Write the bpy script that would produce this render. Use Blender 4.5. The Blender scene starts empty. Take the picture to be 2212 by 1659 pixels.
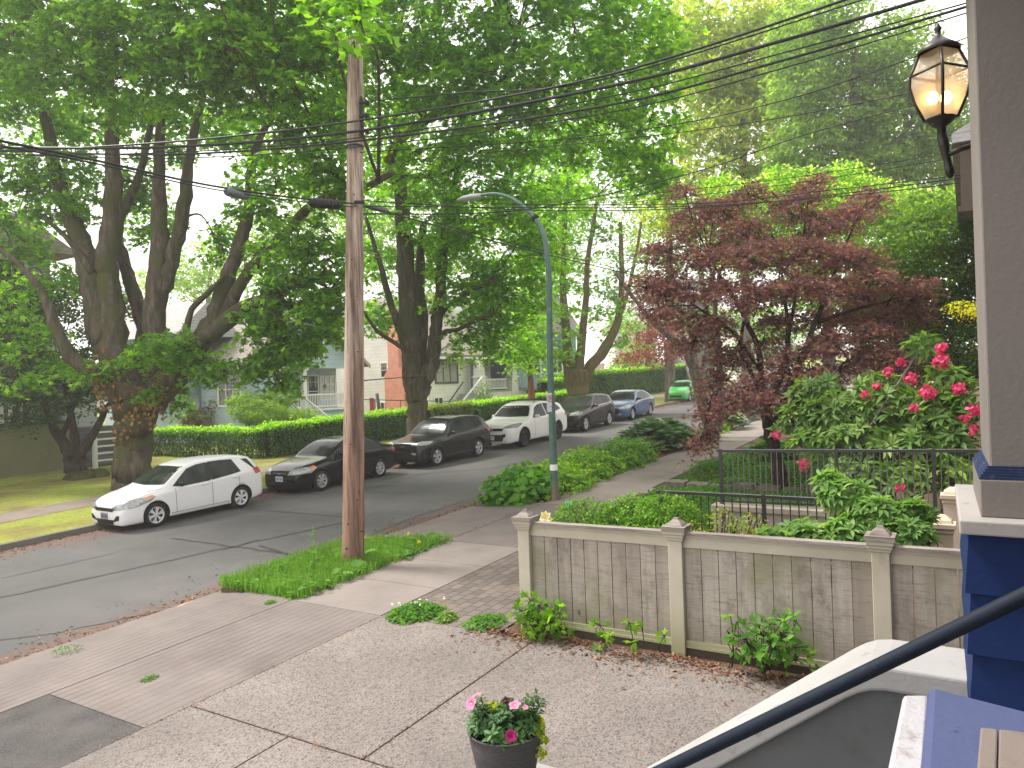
import bpy, bmesh, math, random
import numpy as np
from mathutils import Vector, Matrix
from mathutils.bvhtree import BVHTree
from mathutils.geometry import tessellate_polygon

sc = bpy.context.scene
COL = sc.collection
R = math.radians
rng = np.random.default_rng(7)
random.seed(7)

# ------------------------------------------------------------------ camera
CH = 3.5                       # eye height above the datum
F_PX, YAW, ROLL = 1610.0, R(31.5), .035
fw = np.array([math.cos(YAW), math.sin(YAW), 0.0])
rt = np.array([math.sin(YAW), -math.cos(YAW), 0.0])
up = np.array([0, 0, 1.0])
c_, s_ = math.cos(ROLL), math.sin(ROLL)
RT = c_*rt - s_*up
UP = s_*rt + c_*up
cam_d = bpy.data.cameras.new("camera")
cam = bpy.data.objects.new("camera", cam_d)
COL.objects.link(cam)
cam.matrix_world = Matrix(((RT[0], UP[0], -fw[0], 0), (RT[1], UP[1], -fw[1], 0), (RT[2], UP[2], -fw[2], CH), (0, 0, 0, 1)))
cam_d.sensor_width = 36; cam_d.lens = F_PX/2212*36
cam_d.clip_start = .05; cam_d.clip_end = 2000
sc.camera = cam

# ------------------------------------------------------------------ sky, sun, exposure
SUN_AZ, SUN_EL = R(98), R(56)
w = bpy.data.worlds.new("World"); sc.world = w; w.use_nodes = True
nt = w.node_tree; N = nt.nodes; L = nt.links
bg = N['Background']; bg.inputs['Strength'].default_value = .12
sky = N.new('ShaderNodeTexSky'); sky.sky_type = 'NISHITA'; sky.sun_disc = False
sky.sun_elevation = SUN_EL; sky.sun_rotation = math.pi/2 - SUN_AZ
sky.air_density = 1.0; sky.dust_density = 2.5
tc = N.new('ShaderNodeTexCoord'); ns = N.new('ShaderNodeTexNoise'); ns.inputs['Scale'].default_value = 1.7
ns.inputs['Detail'].default_value = 6
rp = N.new('ShaderNodeValToRGB'); rp.color_ramp.elements[0].position = .32; rp.color_ramp.elements[1].position = .5
rp.color_ramp.elements[0].color = (.55, .55, .55, 1); rp.color_ramp.elements[1].color = (.95, .95, .95, 1)
mx = N.new('ShaderNodeMix'); mx.data_type = 'RGBA'
mx.inputs[7].default_value = (10.6, 10.2, 9.8, 1)
L.new(tc.outputs['Generated'], ns.inputs['Vector']); L.new(ns.outputs['Fac'], rp.inputs['Fac'])
L.new(rp.outputs['Color'], mx.inputs[0]); L.new(sky.outputs['Color'], mx.inputs[6]); L.new(mx.outputs[2], bg.inputs['Color'])
sd = bpy.data.lights.new("sun", 'SUN'); sd.energy = 3.4; sd.angle = R(14); sd.color = (1.0, .95, .86)
so = bpy.data.objects.new("sun", sd); COL.objects.link(so)
sdir = Vector((math.cos(SUN_AZ)*math.cos(SUN_EL), math.sin(SUN_AZ)*math.cos(SUN_EL), math.sin(SUN_EL)))
so.rotation_euler = sdir.to_track_quat('Z', 'Y').to_euler()
sc.view_settings.view_transform = 'Standard'; sc.view_settings.look = 'None'
sc.view_settings.gamma = 1; sc.view_settings.exposure = .82
sc.cycles.max_bounces = 6; sc.cycles.diffuse_bounces = 3; sc.cycles.glossy_bounces = 3
sc.cycles.transmission_bounces = 4; sc.cycles.transparent_max_bounces = 6

# ------------------------------------------------------------------ where a ray of the survey goes
def ray(px, py):
    return fw*F_PX + RT*(px-1106) + UP*(829.5-py)
def P(px, py, d):                      # point at view depth d
    r = ray(px, py); p = r*(d/F_PX); return np.array([p[0], p[1], p[2]+CH])
def PY(px, py, Y):
    r = ray(px, py); p = r*(Y/r[1]); return np.array([p[0], p[1], p[2]+CH])
def PX(px, py, X):
    r = ray(px, py); p = r*(X/r[0]); return np.array([p[0], p[1], p[2]+CH])
def PZ(px, py, z):
    r = ray(px, py); p = r*((z-CH)/r[2]); return np.array([p[0], p[1], z])
def G(x): return .1 + .033*x           # street grade
def PG(px, py, dz=.15):                # on the sloping ground
    r = ray(px, py); t = (-(CH-.1-dz))/(r[2]-.033*r[0]); p = r*t; return np.array([p[0], p[1], p[2]+CH])

# ------------------------------------------------------------------ mesh helpers
def tag(o, label=None, cat=None, group=None, kind=None):
    if label: o['label'] = label
    if cat: o['category'] = cat
    if group: o['group'] = group
    if kind: o['kind'] = kind
    return o
def empty(name, loc, label=None, cat=None, group=None):
    o = bpy.data.objects.new(name, None); COL.objects.link(o); o.location = loc
    o.empty_display_size = .2
    return tag(o, label, cat, group)
def attach(o, parent):
    if parent is not None:
        o.parent = parent
        bpy.context.view_layer.update() if False else None
        M = Matrix.Identity(4)
        q = parent; chain = []
        while q is not None: chain.append(q); q = q.parent
        for q in reversed(chain):
            M = M @ q.matrix_parent_inverse @ q.matrix_basis if q.parent else M @ q.matrix_basis
        o.matrix_parent_inverse = M.inverted()
    return o
def fast_mesh(name, V, F, mats, parent=None, fmat=None, rnd=None, smooth=False, local=False):
    """V (n,3) F (m,k) same-size faces"""
    V = np.asarray(V, np.float32); F = np.asarray(F, np.int32)
    me = bpy.data.meshes.new(name)
    me.vertices.add(len(V)); me.vertices.foreach_set('co', V.ravel())
    k = F.shape[1]
    me.loops.add(F.size); me.loops.foreach_set('vertex_index', F.ravel())
    me.polygons.add(len(F)); me.polygons.foreach_set('loop_start', np.arange(0, F.size, k, dtype=np.int32))
    me.polygons.foreach_set('loop_total', np.full(len(F), k, np.int32))
    if not isinstance(mats, (list, tuple)): mats = [mats]
    for m in mats: me.materials.append(m)
    if fmat is not None: me.polygons.foreach_set('material_index', np.asarray(fmat, np.int32))
    if rnd is not None:
        a = me.attributes.new('rnd', 'FLOAT', 'FACE'); a.data.foreach_set('value', np.asarray(rnd, np.float32))
    me.update(calc_edges=True)
    if smooth: me.polygons.foreach_set('use_smooth', np.ones(len(F), bool))
    o = bpy.data.objects.new(name, me); COL.objects.link(o)
    if not local: attach(o, parent)
    elif parent is not None: o.parent = parent
    return o
class MB:
    def __init__(s): s.v = []; s.f = []; s.m = []; s.r = []; s.sm = []
    def add(s, V, F, m=0, r=None, sm=False):
        b = len(s.v); s.v += [tuple(map(float, p)) for p in V]
        if r is None: r = random.random()
        for f in F: s.f.append([b+i for i in f]); s.m.append(m); s.r.append(r); s.sm.append(sm)
        return s
    def box(s, x0, x1, y0, y1, z0, z1, m=0, r=None, fn=None):
        V = [(x, y, z) for z in (z0, z1) for y in (y0, y1) for x in (x0, x1)]
        if fn: V = [fn(*p) for p in V]
        F = [(0, 2, 3, 1), (4, 5, 7, 6), (0, 1, 5, 4), (2, 6, 7, 3), (0, 4, 6, 2), (1, 3, 7, 5)]
        return s.add(V, F, m, r)
    def bar(s, a, b, w_, h, m=0, r=None, upv=(0, 0, 1)):
        a = np.array(a, float); b = np.array(b, float); d = b-a; d /= np.linalg.norm(d)
        u = np.cross(d, upv); n = np.linalg.norm(u); u = u/n if n > 1e-6 else np.array([1., 0, 0]); v = np.cross(u, d)
        V = [p+u*i*w_/2+v*j*h/2 for p in (a, b) for (i, j) in ((-1, -1), (1, -1), (1, 1), (-1, 1))]
        F = [(3, 2, 1, 0), (4, 5, 6, 7), (0, 1, 5, 4), (1, 2, 6, 5), (2, 3, 7, 6), (3, 0, 4, 7)]
        return s.add(V, F, m, r)
    def tube(s, pts, rad, n=8, m=0, r=None, cap=True, jit=0):
        pts = np.array(pts, float); k = len(pts)
        rad = np.broadcast_to(np.array(rad, float), (k,)) if np.ndim(rad) == 0 else np.array(rad, float)
        T = np.gradient(pts, axis=0); T /= np.maximum(np.linalg.norm(T, axis=1), 1e-9)[:, None]
        ref = np.array([0, 0, 1.]) if abs(T[0][2]) < .9 else np.array([1., 0, 0])
        u = np.cross(T[0], ref); u /= np.linalg.norm(u); V = []
        for i in range(k):
            u = u - T[i]*(u@T[i]); u /= np.linalg.norm(u); v = np.cross(T[i], u)
            for j in range(n):
                a = 2*math.pi*j/n; q = rad[i]*(1+(random.uniform(-jit, jit) if jit else 0))
                V.append(pts[i]+q*(math.cos(a)*u+math.sin(a)*v))
        F = [(i*n+j, i*n+(j+1) % n, (i+1)*n+(j+1) % n, (i+1)*n+j) for i in range(k-1) for j in range(n)]
        if cap: F += [tuple(range(n))[::-1], tuple((k-1)*n+j for j in range(n))]
        return s.add(V, F, m, r, True)
    def lathe(s, prof, c=(0, 0, 0), n=24, m=0, axis='z', r=None, ang=0):
        V = []
        for (q, h) in prof:
            for j in range(n):
                a = 2*math.pi*j/n+ang; x, y = q*math.cos(a), q*math.sin(a)
                p = (x, y, h) if axis == 'z' else ((x, h, y) if axis == 'y' else (h, x, y))
                V.append((c[0]+p[0], c[1]+p[1], c[2]+p[2]))
        k = len(prof)
        F = [(i*n+j, i*n+(j+1) % n, (i+1)*n+(j+1) % n, (i+1)*n+j) for i in range(k-1) for j in range(n)]
        return s.add(V, F, m, r, n > 8)
    def prism(s, poly, fn, t0, t1, m=0, r=None):
        """poly of 2D points, fn(u,v,t) -> 3D"""
        n = len(poly); V = [fn(u, v, t0) for u, v in poly]+[fn(u, v, t1) for u, v in poly]
        tr = tessellate_polygon([[Vector((u, v, 0)) for u, v in poly]])
        F = [tuple(t) for t in tr]+[tuple(i+n for i in reversed(t)) for t in tr]
        F += [(i, (i+1) % n, n+(i+1) % n, n+i) for i in range(n)]
        return s.add(V, F, m, r)
    def build(s, name, mats, parent=None, local=False):
        me = bpy.data.meshes.new(name); me.from_pydata(s.v, [], s.f)
        if not isinstance(mats, (list, tuple)): mats = [mats]
        for m in mats: me.materials.append(m)
        me.polygons.foreach_set('material_index', np.array(s.m, np.int32))
        me.polygons.foreach_set('use_smooth', np.array(s.sm, bool))
        a = me.attributes.new('rnd', 'FLOAT', 'FACE'); a.data.foreach_set('value', np.array(s.r, np.float32))
        bm = bmesh.new(); bm.from_mesh(me); bmesh.ops.recalc_face_normals(bm, faces=bm.faces); bm.to_mesh(me); bm.free()
        o = bpy.data.objects.new(name, me); COL.objects.link(o)
        if local:
            if parent is not None: o.parent = parent
        else: attach(o, parent)
        return o
def bevel(o, wd, seg=2):
    m = o.modifiers.new('b', 'BEVEL'); m.width = wd; m.segments = seg; m.limit_method = 'ANGLE'; m.angle_limit = R(40)
    return o

# ------------------------------------------------------------------ materials
class Mat:
    def __init__(s, name, rough=.7, spec=.3, metal=0):
        s.m = bpy.data.materials.new(name); s.m.use_nodes = True; s.N = s.m.node_tree.nodes; s.L = s.m.node_tree.links
        s.b = s.N['Principled BSDF']; s.b.inputs['Roughness'].default_value = rough
        s.b.inputs['Specular IOR Level'].default_value = spec; s.b.inputs['Metallic'].default_value = metal
    def n(s, t, **k):
        x = s.N.new(t)
        for a, v in k.items(): setattr(x, a, v)
        return x
    def pos(s):
        if not hasattr(s, '_p'):
            g = s.n('ShaderNodeNewGeometry'); s._p = g.outputs['Position']
        return s._p
    def noise(s, scale, detail=4, vec=None, rough=.55, stretch=None):
        x = s.n('ShaderNodeTexNoise'); x.inputs['Scale'].default_value = scale; x.inputs['Detail'].default_value = detail
        x.inputs['Roughness'].default_value = rough
        v = vec or s.pos()
        if stretch:
            mp = s.n('ShaderNodeMapping'); mp.inputs['Scale'].default_value = stretch; s.L.new(v, mp.inputs['Vector']); v = mp.outputs['Vector']
        s.L.new(v, x.inputs['Vector']); return x.outputs['Fac']
    def voronoi(s, scale, out='Color', feature='F1', stretch=None):
        x = s.n('ShaderNodeTexVoronoi'); x.inputs['Scale'].default_value = scale; x.feature = feature
        v = s.pos()
        if stretch:
            mp = s.n('ShaderNodeMapping'); mp.inputs['Scale'].default_value = stretch; s.L.new(v, mp.inputs['Vector']); v = mp.outputs['Vector']
        s.L.new(v, x.inputs['Vector']); return x.outputs[out]
    def ramp(s, fac, stops, interp='LINEAR'):
        x = s.n('ShaderNodeValToRGB'); cr = x.color_ramp; cr.interpolation = interp
        while len(cr.elements) < len(stops): cr.elements.new(.5)
        for e, (p, c) in zip(cr.elements, stops):
            e.position = p; e.color = (c, c, c, 1) if np.isscalar(c) else (*c, 1)
        s.L.new(fac, x.inputs['Fac']); return x.outputs['Color']
    def mix(s, f, a, b, mode='MIX'):
        x = s.n('ShaderNodeMix', data_type='RGBA', blend_type=mode)
        for i, v in ((0, f), (6, a), (7, b)):
            if hasattr(v, 'links'): s.L.new(v, x.inputs[i])
            else: x.inputs[i].default_value = v if i == 0 else ((v, v, v, 1) if np.isscalar(v) else (*v, 1))
        return x.outputs[2]
    def math(s, op, a, b=None, c=None):
        x = s.n('ShaderNodeMath', operation=op)
        for i, v in enumerate((a, b, c)):
            if v is None: continue
            if hasattr(v, 'links'): s.L.new(v, x.inputs[i])
            else: x.inputs[i].default_value = v
        return x.outputs[0]
    def xyz(s):
        if not hasattr(s, '_x'):
            x = s.n('ShaderNodeSeparateXYZ'); s.L.new(s.pos(), x.inputs[0]); s._x = x.outputs
        return s._x
    def attr(s, name='rnd'):
        x = s.n('ShaderNodeAttribute'); x.attribute_name = name; return x.outputs['Fac']
    def color(s, c):
        if hasattr(c, 'links'): s.L.new(c, s.b.inputs['Base Color'])
        else: s.b.inputs['Base Color'].default_value = (*c, 1)
        return s
    def bump(s, h, st=.3, dist=.02):
        x = s.n('ShaderNodeBump'); x.inputs['Strength'].default_value = st; x.inputs['Distance'].default_value = dist
        s.L.new(h, x.inputs['Height']); s.L.new(x.outputs['Normal'], s.b.inputs['Normal']); return s
    def rough(s, v): s.L.new(v, s.b.inputs['Roughness']); return s

def plain(name, c, rough=.6, spec=.3, metal=0, var=.12, scale=8):
    m = Mat(name, rough, spec, metal)
    f = m.noise(scale, 5)
    m.color(m.mix(m.ramp(f, [(.3, 0.), (.7, 1.)]), tuple(x*(1-var) for x in c), tuple(min(1, x*(1+var)) for x in c)))
    return m.m

def leafmat(name, cols, trans=.5, rough=.5, tcol=None, gloss=.12):
    """cols: list of (pos, colour) chosen by each leaf's own number"""
    m = Mat(name, rough, .3); L_ = m.L
    col = m.ramp(m.attr(), cols)
    n1 = m.noise(.9, 3)
    col = m.mix(.55, col, m.mix(1, col, m.ramp(n1, [(.3, .7), (.7, 1.3)]), 'MULTIPLY'))
    m.color(col); m.b.inputs['Specular IOR Level'].default_value = gloss*2
    t = m.n('ShaderNodeBsdfTranslucent'); ms = m.n('ShaderNodeMixShader'); ms.inputs[0].default_value = trans
    tc_ = m.mix(1, col, tcol or (2.1, 2.2, .6), 'MULTIPLY'); L_.new(tc_, t.inputs['Color'])
    L_.new(m.b.outputs[0], ms.inputs[1]); L_.new(t.outputs[0], ms.inputs[2])
    L_.new(ms.outputs[0], m.N['Material Output'].inputs['Surface'])
    return m.m

def mk_bark(name, c0, c1, moss=None, sc_=1):
    m = Mat(name, .9, .1)
    f = m.noise(7*sc_, 8, stretch=(1, 1, .22), rough=.7); g = m.noise(1.3, 3)
    col = m.ramp(f, [(.32, tuple(x*.45 for x in c0)), (.5, c0), (.68, c1)])
    if moss: col = m.mix(m.ramp(g, [(.45, 0.), (.62, .85)]), col, moss)
    m.color(col).bump(f, .9, .05); return m.m
BARK = mk_bark('bark_maple', (.1, .08, .062), (.19, .16, .13), (.075, .085, .03))
BARK_G = mk_bark('bark_grey', (.16, .14, .12), (.27, .25, .22))
BARK_R = mk_bark('bark_red', (.2, .09, .05), (.3, .15, .09))
BARK_D = mk_bark('bark_dark', (.05, .038, .03), (.1, .075, .06))

def ground_mats():
    M = {}
    m = Mat('asphalt', .85, .25)
    f = m.noise(1.1, 5); s = m.noise(95, 2, rough=.8); y = m.xyz()[1]; big = m.noise(.35, 3)
    base = m.ramp(f, [(.3, (.08, .078, .081)), (.7, (.115, .111, .112))])
    base = m.mix(m.ramp(s, [(.42, 0.), (.62, .6)]), base, (.15, .147, .14))
    base = m.mix(m.ramp(big, [(.4, 0.), (.6, .3)]), base, (.062, .061, .064))
    d1 = m.math('ABSOLUTE', m.math('SUBTRACT', y, 17.5)); d2 = m.math('ABSOLUTE', m.math('SUBTRACT', y, 10.2))
    d = m.math('MINIMUM', d1, m.math('MULTIPLY', d2, 1.9))
    k = m.math('ADD', m.math('MULTIPLY', m.noise(1.7, 6, rough=.7), 3.0), m.math('MULTIPLY', d, -.85))
    base = m.mix(m.ramp(k, [(.55, 0.), (1.0, .62)]), base, (.15, .085, .062))
    m.color(base).bump(s, .35, .01); M['asphalt'] = m.m
    m = Mat('tar_seal', .6, .3); m.color(m.ramp(m.noise(6, 4), [(.3, (.03, .03, .032)), (.7, (.05, .05, .053))])); M['tar'] = m.m
    m = Mat('asphalt_patch', .9, .2)
    f = m.noise(2.5, 5); s = m.noise(80, 2, rough=.8)
    m.color(m.mix(m.ramp(s, [(.42, 0.), (.62, .6)]), m.ramp(f, [(.35, (.045, .043, .045)), (.65, (.085, .078, .078))]), (.14, .13, .125))).bump(s, .5, .01); M['patch'] = m.m
    # exposed aggregate
    m = Mat('aggregate', .85, .25)
    vc = m.voronoi(58, 'Color'); sep = m.n('ShaderNodeSeparateColor'); m.L.new(vc, sep.inputs[0])
    col = m.ramp(sep.outputs[0], [(0, (.075, .068, .075)), (.2, (.12, .108, .11)), (.34, (0.192, 0.164, 0.152)), (.6, (0.232, 0.202, 0.188)), (.8, (0.276, 0.240, 0.220)), (1, (.2, .15, .125))])
    dist = m.voronoi(58, 'Distance')
    col = m.mix(m.ramp(dist, [(.35, 0.), (.62, .6)]), col, (0.208, 0.182, 0.170))
    col = m.mix(1, col, m.ramp(m.noise(.8, 4), [(.3, .8), (.7, 1.08)]), 'MULTIPLY')
    st = m.noise(5, 7, rough=.75)
    s3_ = m.noise(.45, 6, rough=.65); col = m.mix(m.ramp(s3_, [(.5, 0.), (.64, .4)]), col, (.13, .115, .105)); s4_ = m.noise(1.7, 7, rough=.8); col = m.mix(m.ramp(s4_, [(.58, 0.), (.66, .3)]), col, (0.288, 0.256, 0.240))
    col = m.mix(m.ramp(st, [(.62, 0.), (.74, .5)]), col, (.17, .11, .09))
    m.color(col).bump(dist, .5, .01); M['agg'] = m.m
    # walk concrete
    def conc(name, a, b, groove=None):
        m = Mat(name, .9, .2)
        f = m.noise(1.3, 6); s = m.noise(120, 2, rough=.8)
        col = m.ramp(f, [(.3, a), (.7, b)])
        col = m.mix(m.ramp(s, [(.45, 0.), (.65, .4)]), col, tuple(x*.55 for x in a))
        h = s
        if groove:
            y = m.xyz()[1]
            yy = m.math('ADD', y, m.math('MULTIPLY', m.noise(.8, 2), .03))
            g = m.math('FRACT', m.math('MULTIPLY', yy, 1/groove)); g2 = m.math('ABSOLUTE', m.math('SUBTRACT', g, .5))
            line = m.ramp(g2, [(.05, 1.), (.13, 0.)]); wear = m.ramp(m.noise(.9, 4), [(.35, .15), (.65, .7)])
            wl = m.mix(1, line, wear, 'MULTIPLY')
            col = m.mix(wl, col, (.10, .075, .065)); inv = m.math('SUBTRACT', 1, line); h = inv
        k = m.noise(2.2, 7, rough=.75); k2 = m.noise(.6, 6, rough=.7); k3 = m.noise(9, 5, rough=.8)
        col = m.mix(m.ramp(k2, [(.5, 0.), (.65, .45)]), col, tuple(x*.62 for x in a)); col = m.mix(m.ramp(k3, [(.62, 0.), (.7, .4)]), col, tuple(x*.5 for x in a))
        col = m.mix(m.ramp(k, [(.55, 0.), (.72, .4)]), col, (.17, .105, .085))
        m.color(col).bump(h, .4, .01); return m.m
    M['walk'] = conc('sidewalk_concrete', (0.207, 0.179, 0.168), (0.269, 0.231, 0.213))
    M['apron'] = conc('grooved_concrete', (0.169, 0.145, 0.139), (0.221, 0.190, 0.181), .125)
    M['kerb'] = conc('kerb_concrete', (.15, .14, .125), (.22, .2, .18))
    M['farwalk'] = conc('far_concrete', (.2, .165, .14), (.27, .225, .19))
    M['lowwall'] = conc('old_concrete', (.28, .25, .2), (.4, .36, .29))
    m = Mat('pavers', .9, .2)
    mp = m.n('ShaderNodeMapping'); mp.inputs['Scale'].default_value = (1, 1, 1); m.L.new(m.pos(), mp.inputs['Vector'])
    br = m.n('ShaderNodeTexBrick'); br.inputs['Scale'].default_value = 1; br.inputs['Brick Width'].default_value = .22; br.inputs['Row Height'].default_value = .15
    br.inputs['Mortar Size'].default_value = .008; br.inputs['Color1'].default_value = (.12, .098, .09, 1); br.inputs['Color2'].default_value = (.18, .15, .138, 1); br.inputs['Mortar'].default_value = (.06, .055, .045, 1)
    m.L.new(mp.outputs[0], br.inputs['Vector'])
    col = m.mix(m.ramp(m.noise(1.8, 6), [(.5, 0.), (.7, .6)]), br.outputs['Color'], (.23, .17, .13))
    m.color(col).bump(br.outputs['Fac'], -.5, .01); M['paver'] = m.m
    m = Mat('lawn', .95, .1)
    a = m.noise(.55, 5); b = m.noise(14, 4, rough=.7)
    col = m.ramp(a, [(.36, (.2, .15, .08)), (.46, (.27, .25, .075)), (.58, (.32, .35, .07)), (.75, (.18, .27, .05))])
    col = m.mix(m.ramp(b, [(.4, 0.), (.7, .6)]), col, (.05, .09, .015))
    m.color(col).bump(b, .8, .06); M['lawn'] = m.m
    m = Mat('soil', .95, .1)
    a = m.noise(3, 7, rough=.7)
    m.color(m.ramp(a, [(.3, (.05, .035, .025)), (.55, (.12, .075, .05)), (.75, (.2, .12, .08))])).bump(a, .8, .04); M['soil'] = m.m
    return M
GM = ground_mats()

def struct(name, mb, mats):
    return tag(mb.build(name, mats), kind='structure')
def sheet(mb, x0, x1, y0, y1, dz, nx=1, thick=.25, m=0, z1=None):
    """slab following the grade; z1: height at y1 when it differs from y0"""
    if z1 is None: z1 = dz
    xs = np.linspace(x0, x1, nx+1)
    for a, b in zip(xs[:-1], xs[1:]):
        V = [(a, y0, G(a)+dz), (b, y0, G(b)+dz), (b, y1, G(b)+z1), (a, y1, G(a)+z1)]
        V += [(p[0], p[1], p[2]-thick) for p in V]
        mb.add(V, [(0, 1, 2, 3), (7, 6, 5, 4), (0, 4, 5, 1), (1, 5, 6, 2), (2, 6, 7, 3), (3, 7, 4, 0)], m)
    return mb

# ------------------------------------------------------------------ ground, road, pavements
g = MB(); g.add([(-150, -150, G(-150)-.2), (500, -150, G(500)-.2), (500, 350, G(500)-.2), (-150, 350, G(-150)-.2)], [(0, 1, 2, 3)])
struct('ground', g, GM['soil'])
struct('road', sheet(MB(), -60, 230, 10.2, 17.55, 0), GM['asphalt'])
g = MB(); sheet(g, -60, 230, 17.5, 17.66, .13); struct('far_kerb', g, GM['kerb'])
struct('far_boulevard', sheet(MB(), -60, 230, 17.66, 20.4, .12), GM['lawn'])
struct('far_sidewalk', sheet(MB(), -60, 230, 20.4, 21.9, .13), GM['farwalk'])
struct('far_lawn', sheet(MB(), -60, 230, 21.9, 90, .12), GM['lawn'])
# our side: driveway apron, grass strip, second apron, planted strip
g = MB()
V = [(-30, 8.42, G(-30)+.15), (7.45, 8.42, G(7.45)+.15), (7.7, 9.5, G(7.7)+.12), (7.95, 10.22, G(7.95)+.03), (-30, 10.22, G(-30)+.01)]
V += [(a, b, c-.3) for a, b, c in V]
g.add(V, [(0, 1, 2, 3, 4), (9, 8, 7, 6, 5)]+[(i, (i+1) % 5, 5+(i+1) % 5, 5+i) for i in range(5)])
g2 = [(4.12, 6.72), (7.45, 6.72), (7.45, 8.405), (4.12, 8.405)]
g.add([(x, y, G(x)+.15) for x, y in g2]+[(x, y, G(x)-.1) for x, y in g2], [(0, 1, 2, 3), (7, 6, 5, 4), (0, 1, 5, 4), (1, 2, 6, 5), (2, 3, 7, 6), (3, 0, 4, 7)])
struct('driveway_apron', g, GM['apron'])
g = MB()
V = [(11.2, 8.42, G(11.2)+.15), (14.9, 8.42, G(14.9)+.15), (14.9, 9.6, G(14.9)+.12), (14.75, 10.22, G(14.8)+.03), (11.0, 10.22, G(11)+.03), (11.2, 9.5, G(11.2)+.12)]
V += [(a, b, c-.3) for a, b, c in V]
g.add(V, [(0, 1, 2, 3, 4, 5), (11, 10, 9, 8, 7, 6)]+[(i, (i+1) % 6, 6+(i+1) % 6, 6+i) for i in range(6)])
sheet(g, 11.2, 14.9, 6.72, 8.405, .15)
struct('neighbour_apron', g, GM['apron'])
struct('asphalt_patch', sheet(MB(), -30, 4.11, 6.72, 8.41, .148), GM['patch'])
g = MB()
for a in np.arange(7.46, 11.1, 1.245): sheet(g, a, a+1.235, 6.74, 8.41, .15)
for a in np.arange(14.915, 200, 1.245): sheet(g, a, a+1.235, 6.74, 8.41, .15)
struct('sidewalk', g, GM['walk'])
g = MB(); sheet(g, 7.95, 11.0, 10.07, 10.22, .13); sheet(g, 14.9, 230, 10.07, 10.22, .13); struct('near_kerb', g, GM['kerb'])
g = MB(); sheet(g, 7.5, 11.15, 8.43, 10.06, .12); sheet(g, 14.92, 230, 8.43, 10.06, .12); struct('boulevard_soil', g, GM['soil'])
# driveway of exposed aggregate slabs
g = MB()
sheet(g, 4.62, 7.5, 4.43, 6.71, .15); sheet(g, 4.62, 7.66, -3, 4.41, .15); sheet(g, -6, 4.6, 5.32, 6.71, .15); sheet(g, -6, 4.6, -3, 5.30, .15)
struct('driveway', g, GM['agg'])
g = MB(); sheet(g, 7.52, 11.9, 4.95, 6.725, .146); struct('paver_path', g, GM['paver'])
g = MB(); sheet(g, 7.68, 60, -20, 4.94, .13); sheet(g, 11.92, 60, 4.95, 6.725, .13); struct('yard_soil', g, GM['soil'])
# sealed cracks in the road
def tar(name, pts, wd=.07):
    P_ = [PG(x, y, 0)[:2] for x, y in pts]; out = []
    for a, b in zip(P_[:-1], P_[1:]):
        n = max(2, int(np.linalg.norm(b-a)/.25))
        for t in np.linspace(0, 1, n, endpoint=False): out.append(a+(b-a)*t+rng.normal(0, .018, 2))
    out.append(P_[-1]); out = np.array(out); T = np.gradient(out, axis=0); T /= np.linalg.norm(T, axis=1)[:, None]
    Nn = np.stack([-T[:, 1], T[:, 0]], 1); V = []; 
    for p, n in zip(out, Nn):
        h = wd/2*random.uniform(.6, 1.25); h2 = wd/2*random.uniform(.6, 1.25)
        for q in (p+n*h, p-n*h2): V.append((q[0], q[1], G(q[0])+.004))
    F = [(2*i, 2*i+1, 2*i+3, 2*i+2) for i in range(len(out)-1)]
    return V, F
g = MB()
for pts, wd in (([(0, 1383), (130, 1366), (430, 1303), (560, 1260), (690, 1200), (800, 1156), (900, 1115), (1030, 1075), (1150, 1040)], .05),
                ([(0, 1292), (370, 1210), (690, 1140), (760, 1125)], .10), ([(490, 1095), (690, 1112), (745, 1118)], .07),
                ([(370, 1163), (520, 1183), (640, 1200)], .09), ([(480, 1190), (560, 1165)], .05), ([(560, 1178), (640, 1203), (700, 1216)], .08),
                ([(785, 1060), (905, 1025), (985, 1018), (1060, 1013), (1140, 995), (1250, 965)], .07), ([(805, 1082), (870, 1066), (885, 1062)], .06),
                ([(810, 1064), (870, 1064)], .06), ([(250, 1150), (600, 1060), (900, 1002)], .04), ([(0, 1250), (250, 1195)], .03), ([(1150, 1000), (1330, 950), (1500, 905)], .05)):
    V, F = tar('t', pts, wd); g.add(V, F)
struct('road_crack_sealant', g, GM['tar'])

# ------------------------------------------------------------------ cars
def paint(name, c, rough=.25, coat=.3, metal=0, var=.03):
    m = Mat(name, rough, .22, metal)
    d = m.noise(3, 5, rough=.7)
    m.color(m.mix(m.ramp(d, [(.4, 0.), (.8, .35)]), c, tuple(x*.85+.02 for x in c)))
    m.b.inputs['Coat Weight'].default_value = coat; m.b.inputs['Coat Roughness'].default_value = .06
    return m.m
BLACKP = plain('black_plastic', (.02, .02, .021), .6)
TRIM = plain('dark_trim', (.012, .012, .013), .5)
TYRE = plain('tyre_rubber', (.02, .02, .02), .85, .2)
GLASSM = Mat('car_glass', .14, .14); GLASSM.color(GLASSM.ramp(GLASSM.noise(2.5, 3), [(.35, (.010, .013, .012)), (.7, (.035, .045, .04))])); GLASS = GLASSM.m
RIM = plain('alloy_rim', (.5, .5, .52), .35, .5, .6)
RIMB = plain('black_rim', (.015, .015, .016), .4)
CHROME = plain('chrome', (.7, .7, .72), .15, .5, 1.0, .03)
LAMPM = plain('headlight_lens', (.3, .31, .31), .12, .6, .2, .45, 22)
AMBER = plain('amber_lens', (.6, .22, .05), .2, .6)
REDL = plain('red_lens', (.4, .015, .015), .15, .6)
PLATE = plain('plate_white', (.62, .64, .68), .5, .3, 0, .05)
PLATED = plain('plate_letters', (.05, .08, .25), .5)
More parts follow.
